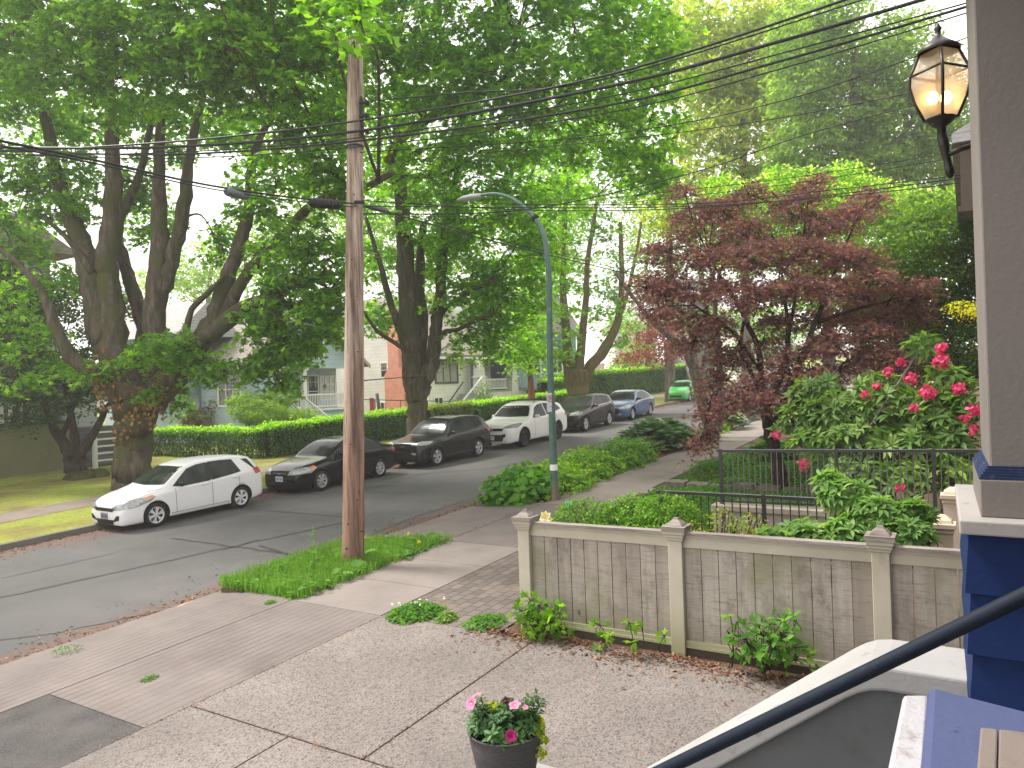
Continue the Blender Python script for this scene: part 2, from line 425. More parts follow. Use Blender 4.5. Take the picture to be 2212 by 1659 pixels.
def catmull(P_, n):
    P_ = np.array(P_, float); k = len(P_); out = []
    for i in range(k-1):
        p0, p1, p2, p3 = P_[max(i-1, 0)], P_[i], P_[i+1], P_[min(i+2, k-1)]
        for t in np.linspace(0, 1, n, endpoint=False):
            out.append(.5*((2*p1)+(-p0+p2)*t+(2*p0-5*p1+4*p2-p3)*t*t+(-p0+3*p1-3*p2+p3)*t**3))
    out.append(P_[-1]); return np.array(out)
def pchip(xs, ys, x):
    xs = np.array(xs, float); ys = np.array(ys, float); h = np.diff(xs); d = np.diff(ys)/h
    m = np.zeros(len(xs)); m[0], m[-1] = d[0], d[-1]
    for i in range(1, len(xs)-1):
        if d[i-1]*d[i] > 0:
            w1, w2 = 2*h[i]+h[i-1], h[i]+2*h[i-1]; m[i] = (w1+w2)/(w1/d[i-1]+w2/d[i])
    i = np.clip(np.searchsorted(xs, x)-1, 0, len(xs)-2); t = (x-xs[i])/h[i]
    return ys[i]*(1+2*t)*(1-t)**2+m[i]*h[i]*t*(1-t)**2+ys[i+1]*t*t*(3-2*t)+m[i+1]*h[i]*t*t*(t-1)
def wheel(root, x, y, r, rimmat, spokes, side, sr=None):
    w_ = .21; c = (x, y, r)
    sgn = side
    t = MB(); t.lathe([(r*.70, -w_/2), (r*.93, -w_/2-.005), (r*.99, -w_*.36), (r, 0), (r*.99, w_*.36), (r*.93, w_/2+.005), (r*.70, w_/2), (r*.66, w_*.3), (r*.66, -w_*.3), (r*.70, -w_/2)], c, 40, axis='y')
    wo = empty('wheel', c); wo.parent = root; wo.location = c
    tm = t; 
    for i, p in enumerate(tm.v): tm.v[i] = (p[0]-c[0], p[1]-c[1], p[2]-c[2])
    tm.build('tyre', TYRE, wo, local=True)
    d = MB(); yo = sgn*(w_*.36)                     # outer face
    d.lathe([(.001, sgn*.02), (r*.66, sgn*.02)], (0, 0, 0), 32, 1, 'y')
    d.lathe([(r*.60, yo*.7), (r*.62, yo+sgn*.012), (r*.69, yo+sgn*.02), (r*.70, yo), (r*.66, 0)], (0, 0, 0), 36, 0, 'y')
    d.lathe([(.001, yo+sgn*.012), (r*.13, yo+sgn*.012), (r*.16, yo), (r*.16, yo*.3)], (0, 0, 0), 20, 0, 'y')
    for k in range(spokes):
        a = 2*math.pi*(k+.25)/spokes; wa = math.pi/spokes*.62
        pts = []
        for rr, ww in ((r*.10, wa*1.15), (r*.4, wa*.72), (r*.63, wa*.9)):
            pts.append((rr, ww))
        V = []
        for rr, ww in pts:
            for q in (-1, 1):
                aa = a+q*ww*(1 if rr > r*.2 else 1.6)
                for yy in (yo+sgn*(.012 if rr < r*.5 else .004), yo*.35):
                    V.append((rr*math.cos(aa), yy, rr*math.sin(aa)))
        F = []
        for i in range(2):
            b = i*4; F += [(b, b+2, b+6, b+4), (b+1, b+5, b+7, b+3), (b, b+4, b+5, b+1), (b+2, b+3, b+7, b+6)]
        d.add(V, F, 0)
    d.build('rim', [rimmat, TRIM], wo, local=True)
    return wo
class Car:
    def __init__(s, name, label, cat, st, wb, fo, tr, pm, tumble=.42, crown=.03, arch_clad=False, rimmat=RIM, spokes=5, wheel_r=.32, arch=.375, group=None, tilt=0, axle_y=None, shoulder=0.0):
        s.root = empty(name, (0, 0, 0), label, cat, group)
        st = np.array(st, float); s.Lg = st[-1, 0]; xs = np.unique(np.concatenate([np.linspace(0, s.Lg, 60), st[:, 0], [.02, s.Lg-.02]]))
        zs, zb, zt, hw = [pchip(st[:, 0], st[:, i], xs) for i in (1, 2, 3, 4)]
        V = []; ns_ = None
        for x, a, b, t, h in zip(xs, zs, zb, zt, hw):
            hh = max(t-b, .012); wt = h*.965-hh*tumble
            e = min(1, hh/.35)
            K = [(0, a), (h*.55, a), (h*.88, a+.004), (h*.965, a+.05), (h*.995, a+(b-a)*.3), (h*1.0+shoulder, a+(b-a)*.66), (h*.99, b-.05*(b-a)/.5), (h*.965, b),
                 (wt+.02*e+(h*.965-wt)*.5*(1-e)*.0+.0, b+hh*.82 if e > .5 else b+hh*.5), (wt-.05*e-(.05*(1-e)), t-.006), (wt*.6, t+crown*.55), (0, t+crown*.9)]
            q = catmull(K, 3); ns_ = len(q)
            ring = [(x, -y, z) for y, z in q]+[(x, y, z) for y, z in q[::-1][1:-1]]
            V += ring
        n = 2*ns_-2; k = len(xs)
        F = [(i*n+j, (i+1)*n+j, (i+1)*n+(j+1) % n, i*n+(j+1) % n) for i in range(k-1) for j in range(n)]
        b = MB(); b.add(V, F, 0, sm=True)
        for i in (0, k-1):
            m_ = np.mean(V[i*n:(i+1)*n], axis=0); ci = len(b.v); b.v.append(tuple(m_))
            for j in range(n): b.f.append([ci, i*n+j, i*n+(j+1) % n]); b.m.append(0); b.r.append(.5); b.sm.append(True)
        s.body = b.build('body', [pm, BLACKP], s.root, local=True)
        s.ax = [fo, fo+wb]; s.W = max(hw)
        cut = MB()
        for ax in s.ax:
            for sg in (-1, 1):
                cut.lathe([(.001, sg*(s.W-.30)), (arch, sg*(s.W-.30)), (arch, sg*(s.W+.2)), (.001, sg*(s.W+.2))], (ax, 0, wheel_r+.01), 40, 0, 'y')
        co = cut.build('cut', [BLACKP]); md = s.body.modifiers.new('c', 'BOOLEAN'); md.object = co; md.operation = 'DIFFERENCE'; md.solver = 'EXACT'
        dg = bpy.context.evaluated_depsgraph_get(); me = bpy.data.meshes.new_from_object(s.body.evaluated_get(dg))
        s.body.modifiers.clear(); s.body.data = me; bpy.data.objects.remove(co)
        me.materials.clear(); me.materials.append(pm); me.materials.append(BLACKP)
        for p in me.polygons:
            c = p.center; p.material_index = 0
            for ax in s.ax:
                rr = math.hypot(c[0]-ax, c[2]-wheel_r-.01)
                if rr < arch+.004 and abs(c[1]) < s.W-.012 and abs(p.normal[1]) < .9: p.material_index = 1
                if rr < arch-.002 and abs(abs(c[1])-(s.W-.30)) < .02: p.material_index = 1
        bm = bmesh.new(); bm.from_mesh(me); s.bvh = BVHTree.FromBMesh(bm); bm.free()
        s.tr = tr
        for ax in s.ax:
            for sg in (-1, 1): wheel(s.root, ax, sg*(s.W-.135), wheel_r, rimmat, spokes, sg)
        if arch_clad:
            for ax in s.ax:
                c = [(ax+(arch+.03)*math.cos(a), z) for a in np.linspace(.05, math.pi-.05, 22) for z in [wheel_r+.01+(arch+.03)*math.sin(a)]]
                ci = [(ax+(arch-.015)*math.cos(a), wheel_r+.01+(arch-.015)*math.sin(a)) for a in np.linspace(.0, math.pi, 22)]
                for sg in (-1, 1):
                    V = []; 
                    for (x1, z1), (x2, z2) in zip(c, ci):
                        h = s.hit((x1, sg*2, z1), (0, -sg, 0)); y1 = h[1] if h is not None else sg*s.W
                        V += [(x1, y1+sg*.02, z1), (x2, sg*(s.W+.012), z2), (x2, sg*(s.W-.1), z2)]
                    F = [(3*i, 3*i+1, 3*i+4, 3*i+3) for i in range(21)]+[(3*i+1, 3*i+2, 3*i+5, 3*i+4) for i in range(21)]
                    m = MB(); m.add(V, F, sm=False); m.build('wheel_arch_trim', BLACKP, s.root, local=True)
    def hit(s, o, d):
        h = s.bvh.ray_cast(Vector(o), Vector(d).normalized()); return np.array(h[0]) if h[0] is not None else None
    def decal(s, pts, d, name, mat, off=.005, parent=None, cut=.09, label=None, thick=0):
        d = np.array(d, float); d /= np.linalg.norm(d); pts = [np.array(p, float) for p in pts]
        a = pts[1]-pts[0]; a -= d*(a@d); a /= np.linalg.norm(a); b_ = np.cross(d, a)
        bm = bmesh.new(); vs = [bm.verts.new(p) for p in pts]
        tr = tessellate_polygon([[Vector((p@a, p@b_, 0)) for p in pts]])
        for t in tr:
            try: bm.faces.new([vs[i] for i in t])
            except ValueError: pass
        for _ in range(6):
            es = [e for e in bm.edges if e.calc_length() > cut]
            if not es: break
            bmesh.ops.subdivide_edges(bm, edges=es, cuts=1, use_grid_fill=False)
            bmesh.ops.triangulate(bm, faces=[f for f in bm.faces if len(f.verts) > 3])
        miss = []
        for v in bm.verts:
            h = s.bvh.ray_cast(Vector(np.array(v.co)-d*3), Vector(d))
            if h[0] is not None:
                v.co = h[0]+Vector(-d)*off
            else: miss.append(v)
        if miss: bmesh.ops.delete(bm, geom=miss, context='VERTS')
        bmesh.ops.recalc_face_normals(bm, faces=bm.faces)
        me = bpy.data.meshes.new(name); bm.to_mesh(me); bm.free(); me.materials.append(mat)
        for p in me.polygons: p.use_smooth = True
        o = bpy.data.objects.new(name, me); COL.objects.link(o); o.parent = parent or s.root
        if thick:
            so_ = o.modifiers.new('s', 'SOLIDIFY'); so_.thickness = thick; so_.offset = 0
        if label: o['label'] = label
        return o
    def both(s, pts, d, name, mat, **k):
        s.decal(pts, d, name, mat, **k)
        s.decal([(x, -y, z) for x, y, z in pts], (d[0], -d[1], d[2]), name, mat, **k)
    def side(s, pts, name, mat, **k):
        if name.endswith('window') and name != 'rear_window' or name == 'rear_window':
            cx_ = sum(p[0] for p in pts)/len(pts); cz_ = sum(p[1] for p in pts)/len(pts)
            ex = lambda p: (p[0]+(.022 if p[0] > cx_ else -.022), -s.W-.3, p[1]+(.016 if p[1] > cz_ else -.018))
            s.both([ex(p) for p in pts], (0, 1, 0), 'window_trim', TRIM, off=.0035)
        s.both([(x, -s.W-.3, z) for x, z in pts], (0, 1, 0), name, mat, **k)
    def mirror(s, x, z, mat, wy=.0):
        for sg in (-1, 1):
            h = s.hit((x, sg*2, z), (0, -sg, 0)); y = h[1] if h is not None else sg*s.W*.9
            m = MB(); y0 = y-sg*.03; y1 = y+sg*.2
            ring = []
            for yy, q in ((y0, .35), (y+sg*.05, .8), (y+sg*.14, 1), (y1, .8)):
                for a in range(10):
                    t = 2*math.pi*a/10; ring.append((x+.05*q*math.cos(t)+.0, yy, z+.02+.07*q*math.sin(t)))
            F = [(i*10+j, i*10+(j+1) % 10, (i+1)*10+(j+1) % 10, (i+1)*10+j) for i in range(3) for j in range(10)]+[tuple(range(10)), tuple(range(30, 40))]
            m.add(ring, F, sm=True); m.build('wing_mirror', mat, s.root, local=True)
    def place(s, px0, py0, px1, py1):
        """near-side wheel contact points of front and rear wheel"""
        a, b = PG(px0, py0, 0), PG(px1, py1, 0)
        mid = (a+b)/2; ang = math.atan2(b[1]-a[1], b[0]-a[0]); ang = max(-.035, min(.035, ang*.5)); s.k = max(.88, min(1.06, float(np.linalg.norm(b-a))/(s.ax[1]-s.ax[0])))
        s.set(mid[0], mid[1], ang)
    def set(s, x, y, ang=0, flip=False):
        cx = sum(s.ax)/2; sc_ = getattr(s, 'k', 1.0)
        Rz = Matrix.Rotation(ang, 4, 'Z'); Ry = Matrix.Rotation(-math.atan(.033), 4, 'Y')
        if flip: Rz = Matrix.Rotation(math.pi+ang, 4, 'Z')
        T = Matrix.Translation((x, y, G(x)+.002)); M = T @ Ry @ Rz @ Matrix.Scale(sc_, 4) @ Matrix.Translation((-cx, s.W-.03, 0))
        s.root.matrix_basis = M
def plate(c, y, z, rear=False, h=.155, w_=.31, mt=None):
    x = c.hit((-1, y, z), (1, 0, 0)); x = x[0]-.022 if x is not None else 0
    m = MB(); m.box(x, x+.012, y-w_/2, y+w_/2, z-h/2, z+h/2)
    p = m.build('licence_plate', mt or PLATE, c.root, local=True)
    t = MB(); yy = y-w_/2+.03
    for k, g_ in enumerate('HHH-HHH'):
        if g_ == 'H':
            t.box(x-.003, x-.0005, yy, yy+.008, z-.035, z+.035); t.box(x-.003, x-.0005, yy+.02, yy+.028, z-.035, z+.035)
            t.box(x-.0032, x-.0007, yy+.008, yy+.02, z-.004 if k % 2 else z+.027, z+.004 if k % 2 else z+.035)
        yy += .036
    t.box(x-.003, x-.0005, y-.06, y+.06, z+.052, z+.06)
    t.build('plate_lettering', PLATED, p, local=True)

def windshield(c, xb, zb_, zt_, wb_, wt_, n=6):
    pts = [(-3, -wb_, zb_), (-3, 0, zb_-.02), (-3, wb_, zb_), (-3, wt_, zt_), (-3, 0, zt_+.012), (-3, -wt_, zt_)]
    return c.decal(pts, (1, 0, 0), 'windshield', GLASS, off=.012, cut=.12)
def seams(c, xs, z0, z1):
    for x in xs:
        c.side([(x-.006, z0), (x+.006, z0), (x+.006+.0, z1), (x-.006, z1)], 'door_seam', TRIM, off=.003)
def handles(c, pts, mat):
    for x, z in pts:
        c.side([(x-.1, z-.018), (x+.1, z-.012), (x+.1, z+.018), (x-.1, z+.012)], 'door_handle', mat, off=.02, thick=.02)

WHITE = paint('white_paint', (.72, .72, .73)); BLACK = paint('black_paint', (.006, .006, .007), .15, .3); GREYP = paint('dark_grey_paint', (.012, .013, .015), .2, .3)
PEARL = paint('pearl_white_paint', (.68, .675, .66)); DKBROWN = paint('black_brown_paint', (.010, .009, .009), .15, .3); BLUEP = paint('blue_paint', (.025, .07, .17), .2, .8)
GREENP = paint('green_paint', (.06, .5, .08), .3, .6); LBLUE = paint('light_blue_paint', (.22, .33, .5), .3, .6); SILVER = paint('silver_paint', (.5, .51, .52), .3, .5, .3)

# 1 white hatchback
c = Car('parked_hatchback', 'white five door hatchback with silver wheel covers, nearest parked car under the big maple', 'car',
        [(0, .30, .47, .58, .60), (.025, .20, .52, .65, .69), (.10, .17, .60, .73, .77), (.33, .17, .68, .83, .84), (.75, .17, .80, .93, .87), (1.12, .18, .88, 1.02, .88),
         (1.3, .19, .90, 1.12, .882), (1.65, .19, .93, 1.34, .885), (2.05, .19, .955, 1.485, .885), (2.5, .19, .98, 1.535, .885), (3.1, .19, 1.02, 1.53, .885), (3.6, .20, 1.06, 1.50, .88),
         (3.92, .22, 1.08, 1.45, .865), (4.05, .24, 1.06, 1.33, .85), (4.2, .26, 1.0, 1.15, .83), (4.32, .30, .88, 1.0, .76), (4.37, .40, .6, .78, .66)],
        2.6, .90, None, WHITE, tumble=.40, spokes=6, wheel_r=.318, arch=.365, rimmat=plain('wheel_cover', (.62, .63, .65), .4, .5, .2))
windshield(c, 1.1, 1.06, 1.44, .76, .60)
c.side([(1.42, 1.00), (1.62, 1.16), (1.95, 1.36), (2.2, 1.43), (2.52, 1.455), (2.50, .985), (1.75, .965)], 'front_window', GLASS)
c.side([(2.60, .99), (2.62, 1.46), (3.0, 1.455), (3.33, 1.43), (3.52, 1.09), (3.2, 1.05)], 'rear_window', GLASS)
c.side([(2.52, .985), (2.60, .99), (2.62, 1.46), (2.54, 1.46)], 'door_pillar', TRIM, off=.004)
c.side([(3.66, 1.40), (3.86, 1.39), (4.03, 1.12), (3.98, 1.10)], 'quarter_window', GLASS)
c.both([(.02, -.74, .60), (-.1, -.50, .60), (-.06, -.46, .68), (.3, -.60, .78), (.78, -.95, .86), (.85, -.95, .83), (.72, -.95, .74), (.3, -.9, .62)], (.55, .8, -.25), 'headlight', LAMPM, off=.008, cut=.05)
c.both([(.60, -.99, .755), (.85, -.99, .83), (.78, -.99, .86), (.62, -.99, .82)], (.2, 1, 0), 'turn_signal', AMBER, off=.014, cut=.05)
c.side([(.55, .90), (1.1, .985), (1.1, .992), (.55, .907)], 'bonnet_seam', TRIM, off=.003)
c.decal([(-.5, -.40, .56), (-.5, .40, .56), (-.5, .48, .65), (-.5, -.48, .65)], (1, 0, -.05), 'grille', TRIM, off=.006)
c.decal([(-.5, -.38, .20), (-.5, .38, .20), (-.5, .42, .33), (-.5, -.42, .33)], (1, 0, 0), 'lower_grille', TRIM, off=.006)
c.both([(-.3, -.56, .27), (-.3, -.86, .33), (-.3, -.88, .45), (-.3, -.76, .44)], (.8, .55, 0), 'fog_lamp_recess', TRIM, off=.006, cut=.05)
c.both([(4.3, -.64, .96), (4.05, -.88, .93), (3.98, -.88, 1.08), (4.12, -.80, 1.13), (4.25, -.64, 1.08)], (-.6, .8, 0), 'tail_light', REDL, off=.01, cut=.05)
plate(c, 0, .42, mt=plain('tinted_plate', (.2, .2, .21), .3)); c.mirror(1.60, 1.0, TRIM); handles(c, [(2.35, .90), (3.35, .94)], WHITE); seams(c, [1.46, 2.56, 3.45], .30, .93)
c.side([(1.25, .285), (3.3, .285), (3.3, .297), (1.25, .297)], 'sill_line', TRIM, off=.003)
c.decal([(-.5, -.05, .71), (-.5, .05, .71), (-.5, .05, .75), (-.5, -.05, .75)], (.6, 0, -.8), 'badge', CHROME, off=.006)
c.side([(4.05, .84), (4.05, 1.0), (3.9, 1.0), (3.9, .84)], 'fuel_flap', WHITE, off=.004) if False else None
c.place(337, 1138, 527, 1098); HATCH = c
# 2 black sedan
c = Car('parked_sedan', 'black sedan with silver wheels parked behind the utility pole', 'car',
        [(0, .28, .48, .58, .60), (.03, .19, .54, .66, .69), (.12, .17, .62, .71, .77), (.4, .18, .70, .82, .82), (.85, .17, .80, .91, .85), (1.25, .17, .87, .98, .86),
         (1.45, .17, .89, 1.10, .862), (1.8, .17, .92, 1.30, .865), (2.15, .17, .94, 1.41, .865), (2.6, .17, .96, 1.445, .865), (3.1, .17, .98, 1.41, .862), (3.5, .18, .985, 1.27, .858),
         (3.85, .19, .985, 1.09, .85), (4.1, .21, .97, 1.045, .83), (4.35, .25, .93, 1.01, .78), (4.45, .3, .80, .92, .72), (4.5, .4, .6, .7, .62)],
        2.61, .92, None, BLACK, tumble=.44, spokes=7, wheel_r=.31, arch=.355)
windshield(c, 1.2, 1.02, 1.37, .74, .56)
c.side([(1.62, .96), (1.95, 1.22), (2.2, 1.33), (2.58, 1.37), (2.58, .96)], 'front_window', GLASS)
c.side([(2.66, .97), (2.66, 1.375), (3.05, 1.34), (3.45, 1.16), (3.55, 1.02)], 'rear_window', GLASS)
c.both([(.02, -.60, .60), (-.1, -.48, .62), (.0, -.46, .72), (.3, -.62, .78), (.62, -.9, .82), (.68, -.9, .76), (.45, -.9, .62)], (.6, .75, -.2), 'headlight', LAMPM, off=.008, cut=.05)
c.both([(.52, -.95, .66), (.68, -.95, .76), (.62, -.95, .82), (.52, -.95, .80)], (.2, 1, 0), 'turn_signal', AMBER, off=.014, cut=.05)
c.decal([(-.5, -.33, .60), (-.5, .33, .60), (-.5, .37, .69), (-.5, -.37, .69)], (1, 0, 0), 'grille', TRIM, off=.006)
c.decal([(-.5, -.42, .24), (-.5, .42, .24), (-.5, .5, .36), (-.5, -.5, .36)], (1, 0, 0), 'lower_grille', TRIM, off=.006)
c.decal([(-.5, -.30, .635), (-.5, .30, .635), (-.5, .30, .648), (-.5, -.30, .648)], (1, 0, 0), 'grille_bar', CHROME, off=.012)
c.decal([(-.5, -.06, .70), (-.5, .06, .70), (-.5, .06, .73), (-.5, -.06, .73)], (1, 0, -.2), 'badge', CHROME, off=.01)
c.both([(4.45, -.6, .80), (4.2, -.84, .78), (4.2, -.84, .92), (4.4, -.6, .95)], (-.6, .8, 0), 'tail_light', REDL, off=.01, cut=.05)
plate(c, 0, .47); c.mirror(1.72, 1.0, BLACK); handles(c, [(2.42, .88), (3.3, .90)], BLACK); seams(c, [1.6, 2.62, 3.5], .28, .93)
c.place(697, 1060, 824, 1031)
# SUV stations helper
def suv_st(Lg, H, W2, hood, belt, cowl, rear=.0, zb=.25, fast=0):
    return [(0, .34, .55, .74, W2*.72), (.03, .25, .60, .87, W2*.82), (.12, .23, .72, .94, W2*.90), (.4, zb, .84, hood-.02, W2*.95), (.85, zb-.02, .93, hood+.03, W2*.985), (cowl, zb-.03, belt-.04, hood+.1, W2),
            (cowl+.25, zb-.03, belt-.02, hood+.26, W2), (cowl+.6, zb-.03, belt, H-.14, W2), (cowl+.95, zb-.03, belt+.02, H-.03, W2), (cowl+1.5, zb-.03, belt+.04, H, W2), (Lg-1.3, zb-.03, belt+.08, H-.02-fast*.5, W2),
            (Lg-.75, zb-.02, belt+.11, H-.06-fast, W2*.985), (Lg-.5, zb, belt+.11, H-.12-fast, W2*.97), (Lg-.28, zb+.02, belt+.06, H-.38, W2*.955), (Lg-.1, zb+.06, belt-.06, belt+.12, W2*.93), (Lg-.03, zb+.1, belt-.2, belt-.02, W2*.88), (Lg, .44, .7, .85, W2*.76)]
def suv_glass(c, cowl, belt, H, W2, Lg, fast=0):
    windshield(c, cowl, belt+.10, H-.115, W2*.84, W2*.66)
    c.side([(cowl+.32, belt+.04), (cowl+.72, H-.22), (cowl+.98, H-.12), (cowl+1.36, H-.085), (cowl+1.34, belt+.05)], 'front_window', GLASS)
    c.side([(cowl+1.44, belt+.06), (cowl+1.46, H-.085), (Lg-1.35, H-.10-fast*.5), (Lg-1.18, belt+.13)], 'rear_window', GLASS)
    c.side([(Lg-1.24, H-.11-fast*.5), (Lg-.80, H-.18-fast), (Lg-.62, belt+.22), (Lg-1.1, belt+.14)], 'quarter_window', GLASS)
    c.both([(Lg, -W2*.7, belt-.1), (Lg-.25, -W2-.02, belt-.12), (Lg-.3, -W2-.02, belt+.02), (Lg-.05, -W2*.7, belt+.04)], (-.6, .8, 0), 'tail_light', REDL, off=.012, cut=.06)
# 3 dark grey SUV
c = Car('parked_suv', 'dark grey angular SUV with silver five spoke wheels beside the second maple trunk', 'suv',
        suv_st(4.60, 1.68, .925, 1.00, 1.06, 1.35), 2.69, .92, None, GREYP, tumble=.36, arch_clad=True, spokes=5, wheel_r=.355, arch=.42)
suv_glass(c, 1.35, 1.06, 1.68, .925, 4.6)
c.both([(.05, -.60, .84), (-.1, -.52, .88), (.0, -.5, .93), (.35, -.68, .98), (.62, -.97, .99), (.6, -.97, .93), (.3, -.95, .86)], (.65, .7, -.2), 'headlight', LAMPM, off=.008, cut=.05)
c.decal([(-.5, -.52, .66), (-.5, .52, .66), (-.5, .60, .86), (-.5, -.60, .86)], (1, 0, 0), 'grille', TRIM, off=.008)
c.decal([(-.5, -.60, .36), (-.5, .60, .36), (-.5, .66, .60), (-.5, -.66, .60)], (1, 0, 0), 'lower_grille', BLACKP, off=.008)
c.decal([(-.5, -.66, .605), (-.5, .66, .605), (-.5, .62, .645), (-.5, -.62, .645)], (1, 0, 0), 'grille_bar', CHROME, off=.02)
c.both([(-.3, -.62, .55), (-.3, -.80, .50), (-.3, -.86, .58), (-.3, -.66, .66)], (.8, .55, 0), 'bumper_accent', SILVER, off=.014, cut=.05)
c.decal([(-.5, -.08, .80), (-.5, .08, .80), (-.5, .08, .86), (-.5, -.08, .86)], (1, 0, 0), 'badge', CHROME, off=.016)
c.side([(1.42, .28), (3.15, .28), (3.15, .40), (1.42, .40)], 'sill_trim', BLACKP, off=.014)
c.mirror(1.84, 1.12, GREYP); handles(c, [(2.55, 1.0), (3.35, 1.04)], GREYP); seams(c, [1.72, 2.75, 3.55], .42, 1.02)
c.place(946, 1007, 1037, 986)
# 4 white crossover
c = Car('parked_suv', 'pearl white crossover with black wheels and roof rails parked behind the street lamp', 'suv',
        suv_st(4.68, 1.62, .935, .95, 1.03, 1.38, fast=.05), 2.75, .96, None, PEARL, tumble=.42, spokes=5, rimmat=RIMB, wheel_r=.36, arch=.41)
suv_glass(c, 1.38, 1.03, 1.62, .935, 4.68, .05)
c.both([(.10, -.62, .78), (-.0, -.55, .82), (.15, -.56, .86), (.45, -.74, .93), (.78, -.97, .96), (.74, -.97, .90), (.4, -.97, .80)], (.6, .75, -.2), 'headlight', plain('smoked_lens', (.1, .1, .11), .12, .8), off=.008, cut=.05)
c.decal([(-.5, -.50, .70), (-.5, .50, .70), (-.5, .58, .80), (-.5, -.58, .80)], (1, 0, 0), 'grille', TRIM, off=.006)
c.decal([(-.5, -.50, .32), (-.5, .50, .32), (-.5, .60, .56), (-.5, -.60, .56)], (1, 0, 0), 'lower_grille', TRIM, off=.006)
c.both([(-.3, -.66, .46), (-.3, -.84, .48), (-.3, -.86, .60), (-.3, -.70, .58)], (.8, .55, 0), 'fog_lamp_recess', TRIM, off=.006, cut=.05)
# oval winged emblem
x0 = c.hit((-1, 0, .75), (1, 0, 0))[0]-.02
m = MB(); ov = [(x0, .1*math.cos(a), .755+.075*math.sin(a)) for a in np.linspace(0, 2*math.pi, 21)]; m.tube(ov, .012, 6)
m.tube([(x0, -.08, .79), (x0, -.035, .77), (x0, 0, .725), (x0, .035, .77), (x0, .08, .79)], .011, 6); m.build('emblem', CHROME, c.root, local=True)
plate(c, 0, .44); c.mirror(1.86, 1.08, PEARL); handles(c, [(2.58, .97), (3.4, 1.0)], PEARL); seams(c, [1.74, 2.78, 3.6], .34, 1.0)
for sg in (-1, 1):
    m = MB(); m.tube([(2.3, sg*.6, 1.60), (2.35, sg*.6, 1.68), (3.7, sg*.6, 1.66), (3.8, sg*.6, 1.57)], .017, 8); m.build('roof_rail', BLACKP, c.root, local=True)
for x in (2.55, 3.35):
    m = MB(); m.tube([(x, -.62, 1.685), (x, .62, 1.685)], .02, 8); m.build('cross_bar', BLACKP, c.root, local=True)
c.place(1135, 966, 1207, 948)
# 5 black SUV
c = Car('parked_suv', 'glossy black brown SUV parked between the white crossover and the blue sedan', 'suv',
        suv_st(4.69, 1.63, .95, 1.00, 1.06, 1.45), 2.865, .88, None, DKBROWN, tumble=.38, spokes=5, wheel_r=.365, arch=.41)
suv_glass(c, 1.45, 1.06, 1.63, .95, 4.69)
c.both([(.05, -.62, .80), (-.1, -.56, .84), (.0, -.54, .92), (.35, -.72, .98), (.6, -.98, .98), (.55, -.98, .90), (.3, -.95, .82)], (.65, .7, -.2), 'headlight', LAMPM, off=.008, cut=.05)
c.decal([(-.5, -.40, .60), (-.5, .40, .60), (-.5, .46, .88), (-.5, -.46, .88)], (1, 0, 0), 'grille', TRIM, off=.006)
x0 = c.hit((-1, 0, .74), (1, 0, 0))[0]-.02
m = MB(); m.tube([(x0, .38, .62), (x0, -.38, .86)], .012, 6); m.tube([(x0-.01, .07*math.cos(a), .74+.07*math.sin(a)) for a in np.linspace(0, 2*math.pi, 17)], .012, 6); m.build('emblem', CHROME, c.root, local=True)
c.both([(-.3, -.60, .36), (-.3, -.84, .38), (-.3, -.86, .56), (-.3, -.64, .50)], (.8, .55, 0), 'fog_lamp_recess', TRIM, off=.006, cut=.05)
plate(c, 0, .47); c.mirror(1.93, 1.12, DKBROWN); handles(c, [(2.65, 1.0), (3.45, 1.03)], DKBROWN); seams(c, [1.8, 2.85, 3.6], .34, 1.02)
c.side([(1.82, 1.085), (4.0, 1.17), (4.0, 1.183), (1.82, 1.098)], 'window_trim', CHROME, off=.008)
c.place(1269, 932, 1316, 919)
# 6 blue sedan
sed = [(0, .36, .48, .60, .58), (.03, .24, .54, .68, .70), (.12, .20, .64, .75, .80), (.4, .18, .72, .84, .86), (.85, .17, .82, .93, .89), (1.3, .17, .88, .99, .9),
       (1.5, .17, .90, 1.10, .9), (1.85, .17, .93, 1.29, .9), (2.2, .17, .95, 1.41, .9), (2.7, .17, .97, 1.45, .9), (3.2, .17, .99, 1.41, .9), (3.7, .18, 1.0, 1.24, .89),
       (4.05, .19, .99, 1.10, .88), (4.3, .21, .98, 1.06, .86), (4.5, .25, .93, 1.03, .82), (4.56, .3, .80, .95, .78), (4.6, .4, .6, .7, .68)]
def sedan(label, pm, name='parked_sedan', detail=True):
    c = Car(name, label, 'car', sed, 2.70, .92, None, pm, tumble=.46, spokes=5, wheel_r=.325, arch=.37)
    windshield(c, 1.2, 1.03, 1.37, .78, .58)
    c.side([(1.68, .98), (2.0, 1.22), (2.25, 1.33), (2.66, 1.37), (2.66, .98)], 'front_window', GLASS)
    c.side([(2.74, .99), (2.74, 1.375), (3.15, 1.34), (3.6, 1.16), (3.75, 1.04)], 'rear_window', GLASS)
    c.both([(.05, -.60, .62), (-.1, -.56, .66), (.0, -.52, .71), (.35, -.70, .80), (.66, -.96, .84), (.6, -.96, .77), (.3, -.93, .66)], (.65, .7, -.2), 'headlight', LAMPM, off=.008, cut=.05)
    c.decal([(-.5, -.42, .36), (-.5, .42, .36), (-.5, .50, .56), (-.5, .3, .68), (-.5, -.3, .68), (-.5, -.50, .56)], (1, 0, 0), 'grille', TRIM, off=.006)
    c.both([(-.3, -.60, .30), (-.3, -.84, .34), (-.3, -.84, .42), (-.3, -.66, .42)], (.8, .55, 0), 'fog_lamp', LAMPM, off=.006, cut=.05)
    plate(c, 0, .42); c.mirror(1.78, 1.03, pm); handles(c, [(2.45, .90), (3.4, .93)], pm); seams(c, [1.65, 2.7, 3.6], .28, .95)
    return c
